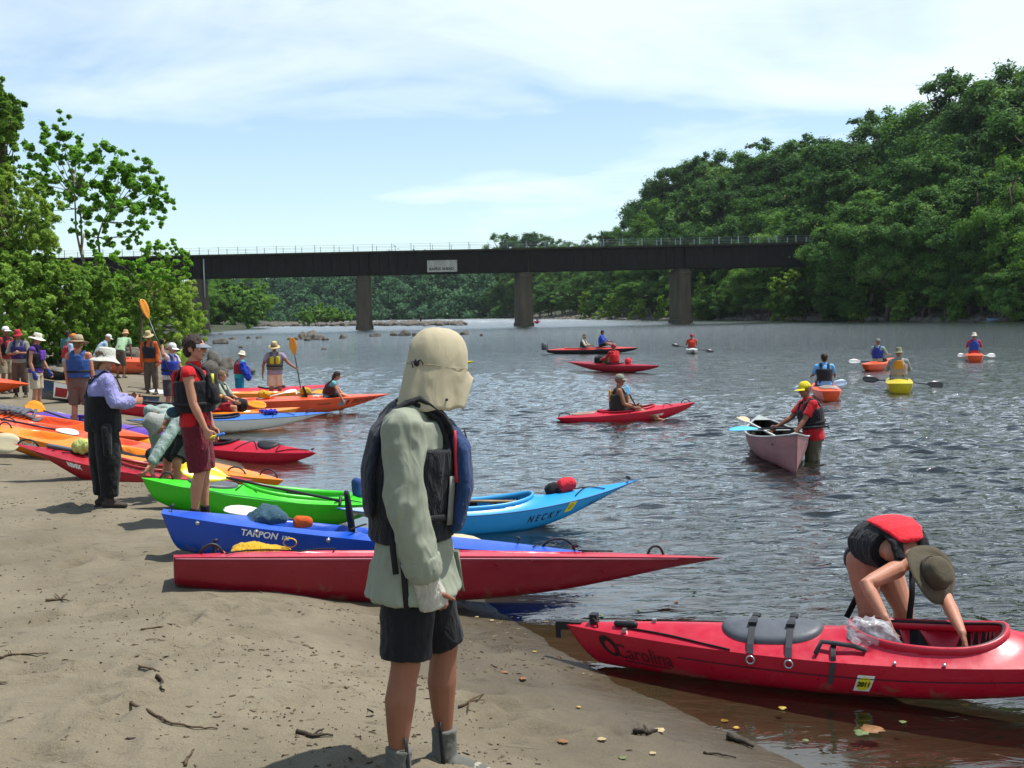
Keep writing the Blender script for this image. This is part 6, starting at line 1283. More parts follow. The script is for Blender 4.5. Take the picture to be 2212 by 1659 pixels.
# grey neoprene boots
NEO = fabric('neoprene_grey', '55554f', .18, .3); NEO_D = mat('boot_sole', '8a8474', .8, .2)
for A, K, ft in ((J.anL, J.knL, J.ftL), (J.anR, J.knR, J.ftR)):
    ft = Vector((ft.x, ft.y, 0)).normalized(); mb = MB(); mb.rtube([g(A - ft * .055 - UP * .055), g(A + ft * .07 - UP * .058), g(A + ft * .185 - UP * .072)], [(.044, .046), (.055, .040), (.048, .026)], 16, side=ft.cross(UP)); mb.tube([g(A - UP * .03), g(A.lerp(K, .12)), g(A.lerp(K, .22))], [.056, .053, .057], 18); bt = fm.cloth('boot', mb, NEO, .007, .003, 12, 3)
    q_ = MB(); q_.tube([g(A - ft * .1 - UP * .092), g(A - UP * .094), g(A + ft * .12 - UP * .096), g(A + ft * .215 - UP * .09)], [(.042, .014), (.048, .014), (.055, .014), (.035, .011)], 14, side=ft.cross(UP)); q_.build('sole', NEO_D, bt)
    q_ = MB(); sd_ = ft.cross(UP); q_.tube([g(A + sd_ * .057 + UP * (.15 - .05 * i) + ft * (.006 + .004 * i)) for i in range(5)], [(.009, .003)] * 5, 6, side=ft); q_.build('zip', BLACKR, bt)
    q_ = MB(); q_.rtube([g(A + ft * .15 - UP * .06), g(A + ft * .205 - UP * .074)], [(.046, .024), (.04, .02)], 14, side=ft.cross(UP)); q_.build('toe_cap', mat('toe_rubber', '8b8676', .7, .2), bt)
# ---- woman bending over the big red kayak
J = Pose(); J.s = .97
J.pel, J.waist, J.chest, J.shl, J.neck, J.head = pj(1876, 1192, 7.55), pj(1893, 1172, 7.44), pj(1932, 1176, 7.22), pj(1962, 1194, 7.06), pj(1978, 1206, 7.0), pj(2008, 1242, 6.88)
J.cu = (J.shl - J.chest).normalized(); J.pf = Vector((.6, -.8, 0)); J.cf = Vector((.12, -.25, -1)); J.cf = (J.cf - J.cu * J.cf.dot(J.cu)).normalized(); J.cl = J.cu.cross(J.cf).normalized()
J.hf = Vector((.50, -.20, -.85)).normalized(); J.hu = Vector((.42, -.84, .30)); J.hu = (J.hu - J.hf * J.hu.dot(J.hf)).normalized()
J.shR, J.elR, J.wrR = pj(1936, 1230, 6.98), pj(1870, 1262, 6.86), pj(1912, 1335, 6.70); J.shL, J.elL, J.wrL = pj(2012, 1222, 7.12), pj(2046, 1300, 6.85), pj(2079, 1368, 6.62)
J.hipR, J.knR, J.anR = pj(1864, 1212, 7.48), pj(1876, 1318, 7.40), pj(1892, 1460, 7.5); J.hipL, J.knL, J.anL = pj(1905, 1210, 7.64), pj(1952, 1316, 7.52), pj(1962, 1450, 7.66); J.ftL = J.ftR = Vector((.6, -.8, 0))
w2 = Person(J, 'woman in a wide brown hat bending over the cockpit of the big red kayak', SKIN_R, .0075, .98, curlL=.6, curlR=.45, handR=((.35, -.15, -1), (.6, .3, .1)), handL=((.2, -.2, -1), (-.5, .3, .1)), limbs=1.1, legs=1.22)
w2.bottoms(fabric('swim_shorts_black', '111318', .2, .4), .22, .012, 'shorts', 1.0); vv = w2.vest(fabric('vest_black_b', '15161a', .2, .4), None, fabric('vest_red_back', 'd0202c', .08, .3), .75, .03)
g = w2.g; k = J.s
q_ = MB(); q_.rtube([g(J.chest - J.cf * .135 - J.cu * .13), g(J.chest - J.cf * .150), g(J.chest - J.cf * .138 + J.cu * .12), g(J.chest - J.cf * .10 + J.cu * .19)], [(.13, .026), (.14, .034), (.125, .03), (.09, .024)], 16, side=J.cl); link_mesh('back_panel', fuse(q_, .009, 3), [fabric('vest_red_back', 'd0202c', .08, .3)], vv)
for a, b in ((J.waist + J.cf * .16 - J.cl * .05, Vector((-.16, -.02, -.34))), (J.chest + J.cf * .18 + J.cl * .13, Vector((-.03, -.02, -.36)))):
    q_ = MB(); q_.tube([g(a), g(a + b * .5 + Vector((.01, 0, 0))), g(a + b)], [(.02, .005)] * 3, 8, side=Vector((1, 0, .2))); q_.build('strap', WEBB, vv)
w2.brim_hat(fabric('hat_olive_brown', '484132', .1, .15), .085, .105, .03, fabric('band_brown', '3f3428', .1), .055, base=.035, r_=.1, top=.78, amp=.05)
# ---- man in the red life vest
J = fk(pj(425, 1000, 10.6).x, 10.62, None, 4, 1.78, 0, -6, -8, 2, armL=((.05, .16, -1), (.3, -.1, -1)), armR=((.18, -.10, -1), (.40, .12, -1)), legL=((.10, .04, -1), (-.02, .0, -1)), legR=((.10, -.04, -1), (-.16, -.02, -1), (1, -.2, 0)))
m3 = Person(J, 'dark haired man in white visor and red life vest beside the lime green kayak', SKIN, .0085, 1.05, curlR=1.3)
m3.hair(HAIR_B, 0, 1.02, .008); m3.visor(fb('6d727a'), .05, .04, .096, .03); m3.glasses()
REDV = fabric('vest_red', 'b0141c', .1, .4); m3.shirt(REDV, .12, -.2, .02, amp=.005, name='top'); v_ = m3.vest(BLK, BLK, REDV, .8, .045, None, None, .2, WEBB)
g = m3.g; q_ = MB(); q_.rtube([g(J.chest + J.cf * .21 - J.cl * .04 - J.cu * .12), g(J.chest + J.cf * .2 - J.cl * .04 - J.cu * .02)], [(.09, .05), (.085, .045)], 12, side=J.cl); q_.build('pocket', BLK, v_); q_ = MB(); q_.box(g(J.chest + J.cf * .2 - J.cl * .09 + J.cu * .08), (.03, .02, .09)); q_.build('badge', STICK_Y, v_); q_ = MB(); q_.ball(g(J.chest + J.cf * .262 - J.cl * .05 - J.cu * .09), .018); q_.build('whistle', OPAD, v_)
q_ = MB(); q_.rtube([g(J.waist - J.cf * .17 - J.cl * .1 - J.cu * .03), g(J.waist - J.cf * .20 - J.cl * .02 - J.cu * .03)], [(.05, .07), (.05, .07)], 12); q_.build('belt_pouch', fabric('pouch_teal', '24424e', .2), m3.root); q_ = MB(); q_.tube([g(J.waist + J.cu * .0 + J.cl * math.cos(a) * .195 + J.cf * math.sin(a) * .155) for a in [6.2832 * i / 30 for i in range(30)]], [(.02, .007)] * 30, 8, side=J.cu, closed=True); q_.build('waist_strap', WEBB, m3.root)
m3.bottoms(fabric('shorts_maroon', '5a1520', .12, .5), .98, .034, amp=.006); m3.shoes(BLK, .05)
rw = J.wrR; hd_ = (J.wrR - J.elR).normalized(); pc = rw + hd_ * .075 + J.cf * .03
st = thing('paddle_stub', 'short yellow and blue handle held by the man in the red life vest', 'handle', pc); q_ = MB(); dd_ = (J.cf + UP * .25).normalized(); q_.rtube([-dd_ * .05, dd_ * .05], .012, 8); q_.build('grip', STICK_Y, st); q_ = MB(); q_.rtube([dd_ * .05, dd_ * .11], .014, 8); q_.build('tip', mat('handle_blue', '2f6fb5', .5), st)
# ---- woman in black overalls, seen from behind
J = fk(pj(226, 1000, 11.5).x, 11.5, None, 40, 1.62, 3, -12, -30, 8, armL=((.3, .35, -1), (.9, -.55, .15)), armR=((.32, -.35, -1), (.85, .55, .05)), legL=((.02, .07, -1), (-.02, .0, -1)), legR=((.02, -.06, -1), (-.03, .0, -1), (.9, -.5, 0)))
m6 = Person(J, 'person in black bib overalls and lavender shirt with a white bucket hat', SKIN, .0085, 1.22)
m6.hair(HAIR_L, .05, 1.02); LAV = fabric('shirt_lavender', '8a88b8', .1, .6); m6.shirt(LAV, 1.9, .6, .022, (.086, .080, .066, .050), amp=.009); m6.bottoms(fabric('overalls_black', '101113', .2, .4), 1.9, .050, 'overalls', 1.75, .006, end=.062)
g = m6.g
for e in (-1, 1):
    q_ = MB(); P = [J.chest - J.cf * .175 - J.cl * .04 * e - J.cu * .06, J.shl - J.cf * .125 + J.cl * .06 * e - J.cu * .03, J.shl + J.cl * .085 * e + J.cu * .075, J.shl + J.cf * .12 + J.cl * .085 * e, J.chest + J.cf * .175 + J.cl * .09 * e]; q_.tube([g(p) for p in P], [(.021, .008)] * 5, 8, side=J.cl); q_.build('shoulder_strap', fabric('strap_charcoal', '26282d', .1), m6.root)
m6.brim_hat(fb('b9b8ac'), .055, .115, .035, None, 0, .022, .098, .8, amp=.09); m6.shoes(fabric('sandal_brown', '3a322c', .3), .01)
q_ = MB(); q_.rtube([g(J.pel - J.cl * .24 - UP * .05), g(J.pel - J.cl * .25 - UP * .3)], [(.05, .07), (.04, .05)], 12); q_.build('hanging_jacket', BLK, m6.root)
# ---- person bending to the green kayak's bow
J = Pose(); J.s = .98; D0 = 12.0
J.pel, J.waist, J.chest, J.shl, J.neck, J.head = pj(398, 945, 12.6), pj(388, 918, 12.5), pj(370, 897, 12.28), pj(356, 896, 12.12), pj(350, 900, 12.06), pj(336, 915, 12.0)
J.cu = (J.shl - J.chest).normalized(); J.pf = Vector((-.75, -.6, 0)); J.cf = Vector((-.3, -.1, -1)); J.cf = (J.cf - J.cu * J.cf.dot(J.cu)).normalized(); J.cl = J.cu.cross(J.cf).normalized(); J.hf = Vector((-.5, -.2, -.8)).normalized(); J.hu = Vector((-.7, -.5, .55)); J.hu = (J.hu - J.hf * J.hu.dot(J.hf)).normalized()
a, b = J.shl + J.cl * .18, J.shl - J.cl * .18; J.shL, J.shR = a, b; J.elL = pj(352, 960, 11.9); J.wrL = pj(322, 1008, 11.75); J.elR = pj(340, 965, 12.3); J.wrR = pj(330, 1012, 12.1)
J.hipL, J.hipR = J.pel + Vector((.05, -.09, -.03)), J.pel + Vector((-.06, .08, -.03)); gl_ = gz(-3.7, 12.5); J.knL = pj(382, 1000, 12.35); J.anL = Vector((pj(378, 1060, 12.4).x, 12.4, gl_ + .08)); J.knR = pj(362, 995, 12.75); J.anR = Vector((pj(350, 1050, 12.8).x, 12.8, gl_ + .06)); J.ftL = J.ftR = J.pf
m14 = Person(J, 'person in pale grey green shirt bending to the tip of the lime green kayak', SKIN, .010, .9, curlL=.9, curlR=.9); m14.shirt(fabric('shirt_mint', '84958f', .1, .4), 1.85, .1, .014, (.068, .062, .052, .044), amp=.008); m14.bottoms(fabric('shorts_dark_green', '1a2420', .2), .85, .035); v_ = m14.root
g = m14.g; q_ = MB(); q_.rtube([g(J.waist - J.cf * .10 + J.cl * .12 - J.cu * .02), g(J.chest - J.cf * .12 + J.cl * .12)], [(.06, .03), (.06, .03)], 12, side=J.cl); q_.build('panel', fabric('panel_yellow', 'b3982a', .1), v_); m14.brim_hat(fb('8e938c'), .04, .10, .04, None, 0, .03, .095)
# ---- the crowd on the beach: standing figures
HAND_UP = ((.3, -.3, .85), (.2, .35, .95))
def std(label, px, d, yaw, h, shirt, sleeve, short, leg, vest=None, panel=None, hat=None, skin=SKIN, hair=None, zoff=0.0, bulk=1.0, fem=0, vox=.013, back=None, shoe=None, belt=None, hem=-.3, gz0=None, **k):
    p = atd(px, hor(px), d); z = (gz(p.x, p.y) if gz0 is None else gz0) + zoff; J = fk(p.x, p.y, z, yaw, h, **k); P = Person(J, label, skin, vox, bulk, fem=fem)
    if hair: P.hair(hair[0], hair[1])
    if shirt: P.shirt(shirt, sleeve, hem, .02, amp=.006)
    P.bottoms(short, leg)
    if vest: P.vest(vest, panel, back, belt=belt)
    if hat:
        t, m, kw = hat
        if t == 'brim': P.brim_hat(m, **kw)
        else: P.cap(m, **kw)
    if shoe: P.shoes(shoe)
    return P
TEA = fb('3f6a68'); KSH = fb('8d8069'); BRN = fb('4b4238'); GRY = fb('77776f')
std('person with white cap and red vest cut off by the left edge', 8, 30, -20, 1.78, fb('7a2026'), .5, KSH, .9, BLK, fb('a01a26'), ('cap', fb('cfd2d8'), {}), SKIN_T, lean=3, shoe=BRN)
std('man in red cap and dark blue vest with arms folded, second from the left edge', 38, 28.2, -80, 1.66, GRY, 1.0, BRN, 1.9, fb('2a2458'), None, ('brim', fb('a3212c'), dict(brim=.04)), SKIN_T, hpitch=10, armL=((.3, .3, -1), (.8, -.7, .1)), armR=((.3, -.3, -1), (.8, .7, 0)), shoe=BRN)
p3 = std('woman in white sun hat, purple and black vest and blue gloves', 72, 23.2, 2, 1.66, fb('4a2a78'), .1, fb('a79a84'), .85, BLK, fb('5a2f96'), ('brim', fb('c2beb0'), dict(brim=.085, droop=.02, crown=.10)), SKIN_R, (HAIR_L, .06), hpitch=14, fem=1, lean=2, armR=((-.12, -.12, -1), (.28, .02, -1)), armL=((.3, .1, -1), (.5, .0, -1)), shoe=fb('6a665c'), bulk=1.05, vox=.012)
p3.glove('R', fb('2a3c78')); p3.glove('L', fb('2a3c78'))
std('person in orange cap and red vest over a pale blue shirt', 141, 30, 20, 1.6, fb('8fa7bd'), 1.0, fb('a08a72'), .8, fb('a8242c'), None, ('cap', fb('c8742a'), dict(visor=.05)), lean=16, hpitch=10, shoe=BRN)
std('person with dark hair and teal top standing under the thicket', 144, 37, 80, 1.62, TEA, 1.0, BRN, 1.5, None, None, None, SKIN_T, (HAIR_B, .05), shoe=BRN)
std('person in a wide tan hat and blue vest seen from behind', 166, 19.3, 92, 1.66, None, 0, fb('5d5049'), .92, fb('24477f'), None, ('brim', fb('9b8d72'), dict(brim=.10, crown=.115, droop=.015, band=fb('6a5c48'))), SKIN_R, (HAIR_L, .02), belt=WEBB, back=fb('24477f'), bulk=1.02, vox=.011, shoe=BRN, hpitch=8)
std('person in white cap and pale blue shirt stooping behind the bucket hat', 207, 34, 30, 1.62, fb('8ea3b8'), 1.9, BRN, 1.8, None, None, ('cap', fb('c9c9c6'), {}), lean=34, hpitch=8, shoe=BRN)
std('person in pale green shirt and straw cap leaning forward, back turned', 256, 37, 78, 1.68, fb('8ba884'), .6, BRN, 1.2, None, None, ('brim', fb('b08a60'), dict(brim=.05)), SKIN_T, lean=44, hpitch=-14, shoe=BRN)
std('man in orange shirt, dark vest and tan hat looking down', 322, 31, -95, 1.72, fb('b3541c'), 1.9, fb('55493c'), 1.8, fb('20222b'), None, ('brim', fb('a5936c'), dict(brim=.07)), SKIN_T, hpitch=16, lean=5, shoe=BRN)
p10 = std('person in white cap and blue vest holding up a long paddle', 362, 25.0, -18, 1.68, fb('b9a9a6'), .55, fb('3a3a3e'), .9, fb('1f2f86'), None, ('cap', fb('c6c6c4'), {}), lean=6, hpitch=12, armR=((.42, -.35, .35), (-.15, .3, 1)), armL=((.45, .2, -1), (.8, -.5, .2)), belt=WEBB, shoe=BRN, curl_=0) if False else None
J = fk(atd(362, 700, 25).x, 25.0, None, -18, 1.68, 6, 0, 0, 12, armR=((.30, -.75, .30), (-.25, .35, 1)), armL=((.45, .2, -1), (.8, -.5, .2))); p10 = Person(J, 'person in white cap and blue vest holding up a long paddle', SKIN_R, .012, 1.05, curlR=1.2); p10.shirt(fb('b9a9a6'), .55, -.3, .02); p10.bottoms(fb('3a3a3e'), .9); p10.vest(fb('1f2f86'), None, None, belt=WEBB); p10.cap(fb('c6c6c4')); p10.shoes(BRN)
q_ = MB(); W_ = p10.g(J.wrR); q_.rtube([W_ - UP * .04, W_ + UP * .07], [(.034, .034), (.046, .03)], 10); q_.build('glove', BLK, p10.root)
hp = J.wrR + (J.wrR - J.elR).normalized() * .06; ta = atd(305, 646, 24.6); dirn = (ta - hp).normalized(); paddle('long paddle with orange blades held upright by the person in the blue vest', atd(414, 930, 24.9), ta, Vector((.6, -.8, 0)), OPAD, None, .48, .085)
std('person in a grey white cap just behind the raised paddle', 388, 31, -30, 1.6, fb('7fa03c'), 1.0, BRN, .9, None, None, ('cap', fb('b5b5b0'), {}), lean=14, hpitch=14, shoe=BRN)
std('child in a bright yellow shirt at the waterline behind the dark haired man', 401, 37, 110, 1.52, fb('b8c41e'), .6, BRN, .9, None, None, None, SKIN_T, (HAIR_B, .03))
std('person in turquoise shirt and shorts with red vest and white hat', 512, 33, 40, 1.55, fb('2f9a9c'), 1.6, fb('1c7f9c'), .9, fb('8a2028'), None, ('brim', fb('bdb8a6'), dict(brim=.06)), SKIN_R, lean=8, hpitch=14, gz0=-.18, hem=-.8, armR=((.2, -.1, -1), (.5, 0, -1)))
J = fk(atd(590, 690, 31.0).x, 31.0, -.12, -75, 1.78, 4, 0, 0, 18, armL=((.30, .62, -.8), (.45, .75, -.55)), armR=((.05, -.45, -1), (.0, -.1, -1))); p17 = Person(J, 'man in tan hat and yellow grey vest standing among the boats with a paddle', SKIN_T, .012, 1.08, curlL=1.2); p17.shirt(fb('85788a'), .6, -.5, .024); p17.bottoms(fb('b0a090'), .8, .036); p17.vest(fb('55544e'), fb('b3a416'), None, belt=WEBB); p17.brim_hat(fb('a3926a'), .08, .12, .015, fb('6a5c40')); p17.shoes(BLK)
hp = J.wrL + (J.wrL - J.elL).normalized() * .06; ta = atd(630, 729, 30.8); dirn = (ta - hp).normalized(); paddle('orange bladed paddle stood upright by the man in the yellow vest', hp - dirn * 1.15, ta, Vector((.2, -1, 0)), OPAD, None, .52, .10)
# crouching person behind the man in the red vest
J = fk(atd(468, 690, 25.2).x, 25.2, .38, -8, 1.72, 4, 0, 0, 10, armL=((.6, .1, -.8), (.8, 0, -.4)), armR=((.6, -.1, -.8), (.9, 0, -.35)), legL=((.9, .2, .15), (-.1, 0, -1)), legR=((.95, -.15, .05), (.1, 0, -1)), seat=True); p15 = Person(J, 'person in grey and yellow top and red shorts crouching among the kayaks', SKIN, .012, 1.1); p15.shirt(fb('8a927e'), 1.0, -.3, .03); p15.bottoms(fb('8e1a26'), .8, .034); p15.vest(fb('26262c'), None, fb('b59a30'), .8, .03); p15.hair(HAIR_L)
# ---- seated paddlers
def sit(label, boat, u, vox=.013, toward=1, h=1.72, dz=.03, hand_z=None, **kw):
    p = boat.W(boat.dk(u, 0)); ax_ = (boat.q @ Vector((toward, 0, 0))); yaw = math.degrees(math.atan2(ax_.y, ax_.x)) + kw.pop('dyaw', 0); a = dict(lean=6, armL=((.55, .35, -.8), (.85, .1, -.05)), armR=((.55, -.35, -.8), (.85, -.1, -.05)), legL=((.95, .12, .22), (.9, .05, -.32)), legR=((.95, -.12, .22), (.9, -.05, -.32))); a.update(kw)
    J = fk(p.x, p.y, p.z + .1 + dz, yaw, h, seat=True, **a); return J
def dress(P, shirt, sleeve, vest, panel=None, hat=None, bott=None, back=None, hair=None):
    if hair: P.hair(hair[0], hair[1])
    if shirt: P.shirt(shirt, sleeve, -.2, .02)
    P.bottoms(bott or BLK, .85)
    if vest: P.vest(vest, panel, back, .7, .035)
    if hat:
        if hat[0] == 'brim': P.brim_hat(hat[1], **hat[2])
        elif hat[0] == 'cap': P.cap(hat[1], **hat[2])
        else: P.lathe([(.004, .145), (.06, .138), (.095, .10), (.108, .05), (.108, -.01), (.1, -.012)], hat[1], 'helmet')
    return P
MUST = fb('b3761a')
J = sit('', k4, .44, toward=1, h=1.8, lean=2, dyaw=-8, armR=((.35, -.2, -1), (.9, .15, -.28)), armL=((.4, .2, -1), (.9, -.2, -.2))); p = dress(Person(J, 'large man in camouflage cap and mustard vest paddling the nearest red kayak', SKIN_T, .011, 1.25, limbs=1.15), None, 0, fb('2a2620'), MUST, ('cap', fb('7a7a6c'), {}), back=MUST)
ha, hb_ = J.wrR + Vector((.06, 0, -.02)), J.wrL + Vector((.05, 0, 0)); lo_ = tip(1382, 893, .10); hi_ = atd(1337, 829, J.wrL.y + .5); paddle('paddle with pale blue blades dipped beside the red kayak', lo_, ha + (ha - lo_).normalized() * 1.15 + Vector((-.2, .2, .25)), Vector((.5, -.9, .2)), CPAD, None, .44, .09)
for u, lab, sh_, ve_, ht in ((.40, 'paddler in a dark hat in the rear seat of the folding kayak', fb('b5ad9c'), fb('2c3a34'), ('brim', fb('5a523e'), dict(brim=.06))), (.60, 'dark haired paddler with a blue vest in the front of the folding kayak', fb('2c4aa0'), fb('1f3a9a'), None)):
    J = sit('', k1, u, lean=10); dress(Person(J, lab, SKIN_T, .02), sh_, 1.5, ve_, None, ht, hair=None if ht else (HAIR_B, .05))
J = sit('', k2, .54, lean=8, dyaw=150, twist=20); dress(Person(J, 'paddler in red helmet and red jacket in the loaded sea kayak', SKIN_T, .018, 1.05), fb('9a1a22'), 1.9, REDV, None, ('helmet', RED, {}))
J = sit('', k3, .48, lean=4); dress(Person(J, 'paddler in red helmet and vest coming head on in the white kayak', SKIN_T, .02), fb('a03a2a'), .6, fb('a8301f'), None, ('helmet', RED, {}))
c_ = (J.wrL + J.wrR) / 2 + Vector((0, -.05, .03)); paddle('dark double bladed paddle across the white kayak', atd(1451, 745, c_.y), atd(1541, 760, c_.y), Vector((0, -1, .3)), KPAD, None, .48, .09)
J = sit('', k6, .5, lean=6, h=1.74); dress(Person(J, 'paddler with dark hair and light blue shirt seen from behind', SKIN_T, .013), fb('5f9fd0'), .8, fb('1a1d22'), None, None, hair=(HAIR_B, .0))
c_ = (J.wrL + J.wrR) / 2; paddle('paddle with translucent pale blades across the orange kayak', atd(1714, 842, c_.y), atd(1829, 826, c_.y), Vector((.1, -1, .2)), plastic('paddle_pale_blue', 'b4c8dc'), SHAFT_W, .46, .10)
J = sit('', k7, .42, lean=4); dress(Person(J, 'paddler in dark blue vest and grey cap in the far orange kayak', SKIN_T, .016), fb('7f9484'), 1.2, fb('1c2f7a'), None, ('cap', fb('6a7264'), {}), back=fb('1c2f7a'))
c_ = (J.wrL + J.wrR) / 2; paddle('pale bladed paddle held over the far orange kayak', atd(1833, 781, c_.y), atd(1950, 782, c_.y), Vector((0, -1, .3)), WPAD, None, .48, .09)
J = sit('', k8, .5, lean=4, h=1.8); dress(Person(J, 'paddler in grey shirt and mustard vest in the yellow kayak', SKIN_T, .013, 1.12), fb('7c8280'), 1.9, fb('8a7a70'), None, ('brim', fb('77755c'), dict(brim=.05, crown=.12)), back=MUST)
c_ = (J.wrL + J.wrR) / 2; paddle('black double bladed paddle across the yellow kayak', atd(1863, 818, c_.y), atd(2037, 832, c_.y), Vector((0, -1, .25)), KPAD, None, .50, .10)
J = sit('', k9, .5, lean=4); dress(Person(J, 'paddler in white hat and blue vest at the far right', SKIN_T, .018), fb('a0303c'), 1.0, fb('1f3f8c'), None, ('brim', fb('c5c1b0'), dict(brim=.05)), back=fb('1f3f8c'))
c_ = (J.wrL + J.wrR) / 2; paddle('white paddle held level by the paddler at the far right', atd(2068, 768, c_.y), atd(2150, 768, c_.y), Vector((0, -1, .3)), WPAD, SHAFT_W, .4, .09)
J = sit('', k11, .5, lean=4); dress(Person(J, 'paddler in the yellow kayak hidden behind the tan hat', SKIN_T, .018), GRY, 1.0, MUST, None, ('cap', KH, {}))
J = sit('', b10, .66, h=1.5, lean=24, side=22, dz=.02, dyaw=-4, hpitch=14, armR=((.5, -.3, -.8), (.6, .0, -.8)), armL=((.6, .2, -.5), (.6, -.6, -.5))); p = dress(Person(J, 'girl with dark hair leaning over the side of the orange two-seat kayak', SKIN_R, .012, .92), fb('5a9aa0'), .3, fb('45262a'), None, None, hair=(HAIR_B, .1))
paddle('red shafted paddle the girl dips beside the orange two-seat kayak', J.wrR + Vector((-.25, .25, .62)), tip(738, 886, -.05), Vector((.5, -.8, 0)), RED_B, plastic('shaft_red', 'b03038'), .42, .08)
# ---- man wading with the canoe
J = fk(atd(1756, 700, 17.2).x, 17.2, -.56, 176, 1.76, 10, 14, 6, 4, armL=((.62, .10, -.8), (.62, .12, -.62)), armR=((.72, -.05, -.7), (.8, -.15, -.35)), legL=((.1, .05, -1), (-.06, 0, -1)), legR=((-.02, -.05, -1), (-.1, 0, -1)))
p5 = Person(J, 'man in yellow cap and red shirt wading in the river beside the canoe', SKIN_T, .010, 1.12, curlL=1.0, curlR=1.0); p5.cap(fb('c4b022'), .075); p5.hair(HAIR_L, 0, .96, .004) if False else None; p5.shirt(fb('a8141c'), .75, -.7, .026); p5.bottoms(fb('4d4a3a'), .95, .04); p5.vest(fb('1d1a1e'), None, None, .8, .045, belt=WEBB)
paddle('canoe paddle with a light blue blade laid across the canoe', atd(1790, 921, 16.9), atd(1574, 929, 17.3), Vector((0, -.3, 1)), CPAD, None, .48, .085, single=True)
paddle('canoe paddle with a cream blade sticking out of the canoe', atd(1680, 945, 16.8), atd(1596, 901, 18.2), Vector((0, -.6, 1)), CREAM, SHAFT_W, .42, .08, single=True)
# ---- tiny far figures
def far_fig(label, px, py, d, h, m1, m2, yaw=0, lean=0, z=None, **k):
    p = atd(px, py, d); J = fk(p.x, d, p.z if z is None else z, yaw, h, lean, **k); P = Person(J, label, SKIN_T, .04); P.shirt(m1, 1.5, -.2, .03, vox=.035, amp=0); P.bottoms(m2, 1.5, vox=.035, amp=0); return P
far_fig('tiny person standing on the gravel ledge beyond the bridge', 909, 700, 270, 1.8, BLK, BRN, 60)
far_fig('tiny person stooping on the gravel ledge beyond the bridge', 897, 700, 270, 1.4, BRN, BLK, 60, 50)
far_fig('tiny person walking on the bridge deck above the second span', 1302, 540, BD + 2.5, 1.8, BLK, NVY, 0, 0, zt)
J = sit('', k10, .5); dress(Person(J, 'tiny paddler in the red boat by the second pier', SKIN_T, .04), BRN, 1.0, None)
# ------------------------------------------------------------------ things lying about
def lump(name, label, cat, pts, rad, m, parent_pos=None, side=None, vox=.012, amp=.01, freq=9, extra=None):
    """soft bag: rounded tube through world points, melted and creased"""
    o = Vector(pts[0]); root = thing(name, label, cat, o); mb = MB(); mb.rtube([Vector(p) - o for p in pts], rad, 14, side)
    me = fuse(mb, vox, 2); wrinkle(me, amp, freq, len(label)); link_mesh('bag_body' if cat == 'bag' else 'body', me, [m], root)
    if extra: extra(root, o)
    return root
def on(b, u, v, lift=.0): return b.W(b.dk(u, v)) + UP * lift
YB = fabric('drybag_yellow', 'b8901a', .12, .6); TEAL = fabric('drybag_teal', '2c4a58', .12, .5); BLKF = fabric('bag_black', '141417', .2, .5); RBAG = fabric('bag_red', 'b82430', .1, .5)
ROPE = mat('rope_red_white', '9a5550', .9, .5, 60, .4, 90, .2); ROPEB = mat('rope_blue', '1c2f9a', .85, .2, 40, .4, 90, .2); ROPEG = mat('rope_grey', '5a5c62', .9, .3, 40, .5, 90, .2)
def buckle_loop(root, o):
    q_ = MB(); c = Vector((.42, 0, .05)); q_.tube([c + Vector((.05 * math.cos(a), 0, .035 * math.sin(a))) for a in [6.2832 * i / 14 for i in range(14)]], [(.012, .004)] * 14, 6, side=Vector((0, 1, 0)), closed=True); q_.build('strap_loop', YB, root)
def px_on(px, py, d): return atd(px, py, d)
lump('dry_bag', 'crumpled yellow bag lying behind the rim of the dark red kayak', 'bag', [px_on(508, 1189, 8.5), px_on(545, 1188, 8.5), px_on(590, 1189, 8.5), px_on(620, 1193, 8.5)], [(.09, .035), (.10, .05), (.08, .035), (.05, .02)], YB, side=Vector((0, 1, 0)), amp=.018, freq=8, extra=buckle_loop)
def wire(name, label, cat, pts, r_, m): o = Vector(pts[0]); root = thing(name, label, cat, o); q_ = MB(); q_.tube([Vector(p) - o for p in pts], r_, 7); q_.build('cord' if 'rope' in name else 'shaft', m, root); return root
wire('hook_handle', 'black bent handle sticking up behind the left end of the dark red kayak', 'handle', [px_on(470, 1203, 8.5), px_on(463, 1192, 8.5), px_on(460, 1178, 8.5), px_on(463, 1168, 8.5), px_on(470, 1167, 8.5)], .014, BLACKR)
wire('rope', 'red and white rope lying by the yellow bag', 'rope', [px_on(472, 1186, 8.45), px_on(482, 1192, 8.4), px_on(490, 1198, 8.4), px_on(500, 1194, 8.45), px_on(520, 1198, 8.4), px_on(560, 1196, 8.38), px_on(610, 1199, 8.4)], .009, ROPE)
lump('dry_bag', 'dark teal bag on the deck of the blue sit-on-top kayak', 'bag', [px_on(548, 1122, 9.35), px_on(570, 1112, 9.35), px_on(590, 1113, 9.35), px_on(614, 1118, 9.35)], [(.11, .05), (.12, .075), (.11, .06), (.05, .03)], TEAL, side=Vector((0, 1, .2)), amp=.02, freq=7)
lump('gear_pouch', 'small orange pouch beside the seat of the blue kayak', 'pouch', [px_on(642, 1128, 9.45), px_on(668, 1127, 9.45)], [(.05, .035), (.045, .03)], fabric('pouch_orange', 'c8551e', .1), amp=.008)
paddle('white bladed paddle lying on the sand between the green and blue kayaks', px_on(640, 1124, 9.7), px_on(484, 1100, 9.9), Vector((0, -.3, 1)), WPAD, None, .5, .085, single=True)
paddle('cream bladed paddle lying on the front of the blue kayak', px_on(1046, 1178, 9.72), px_on(800, 1150, 9.6), Vector((0, -.6, 1)), CREAM, None, .5, .09)
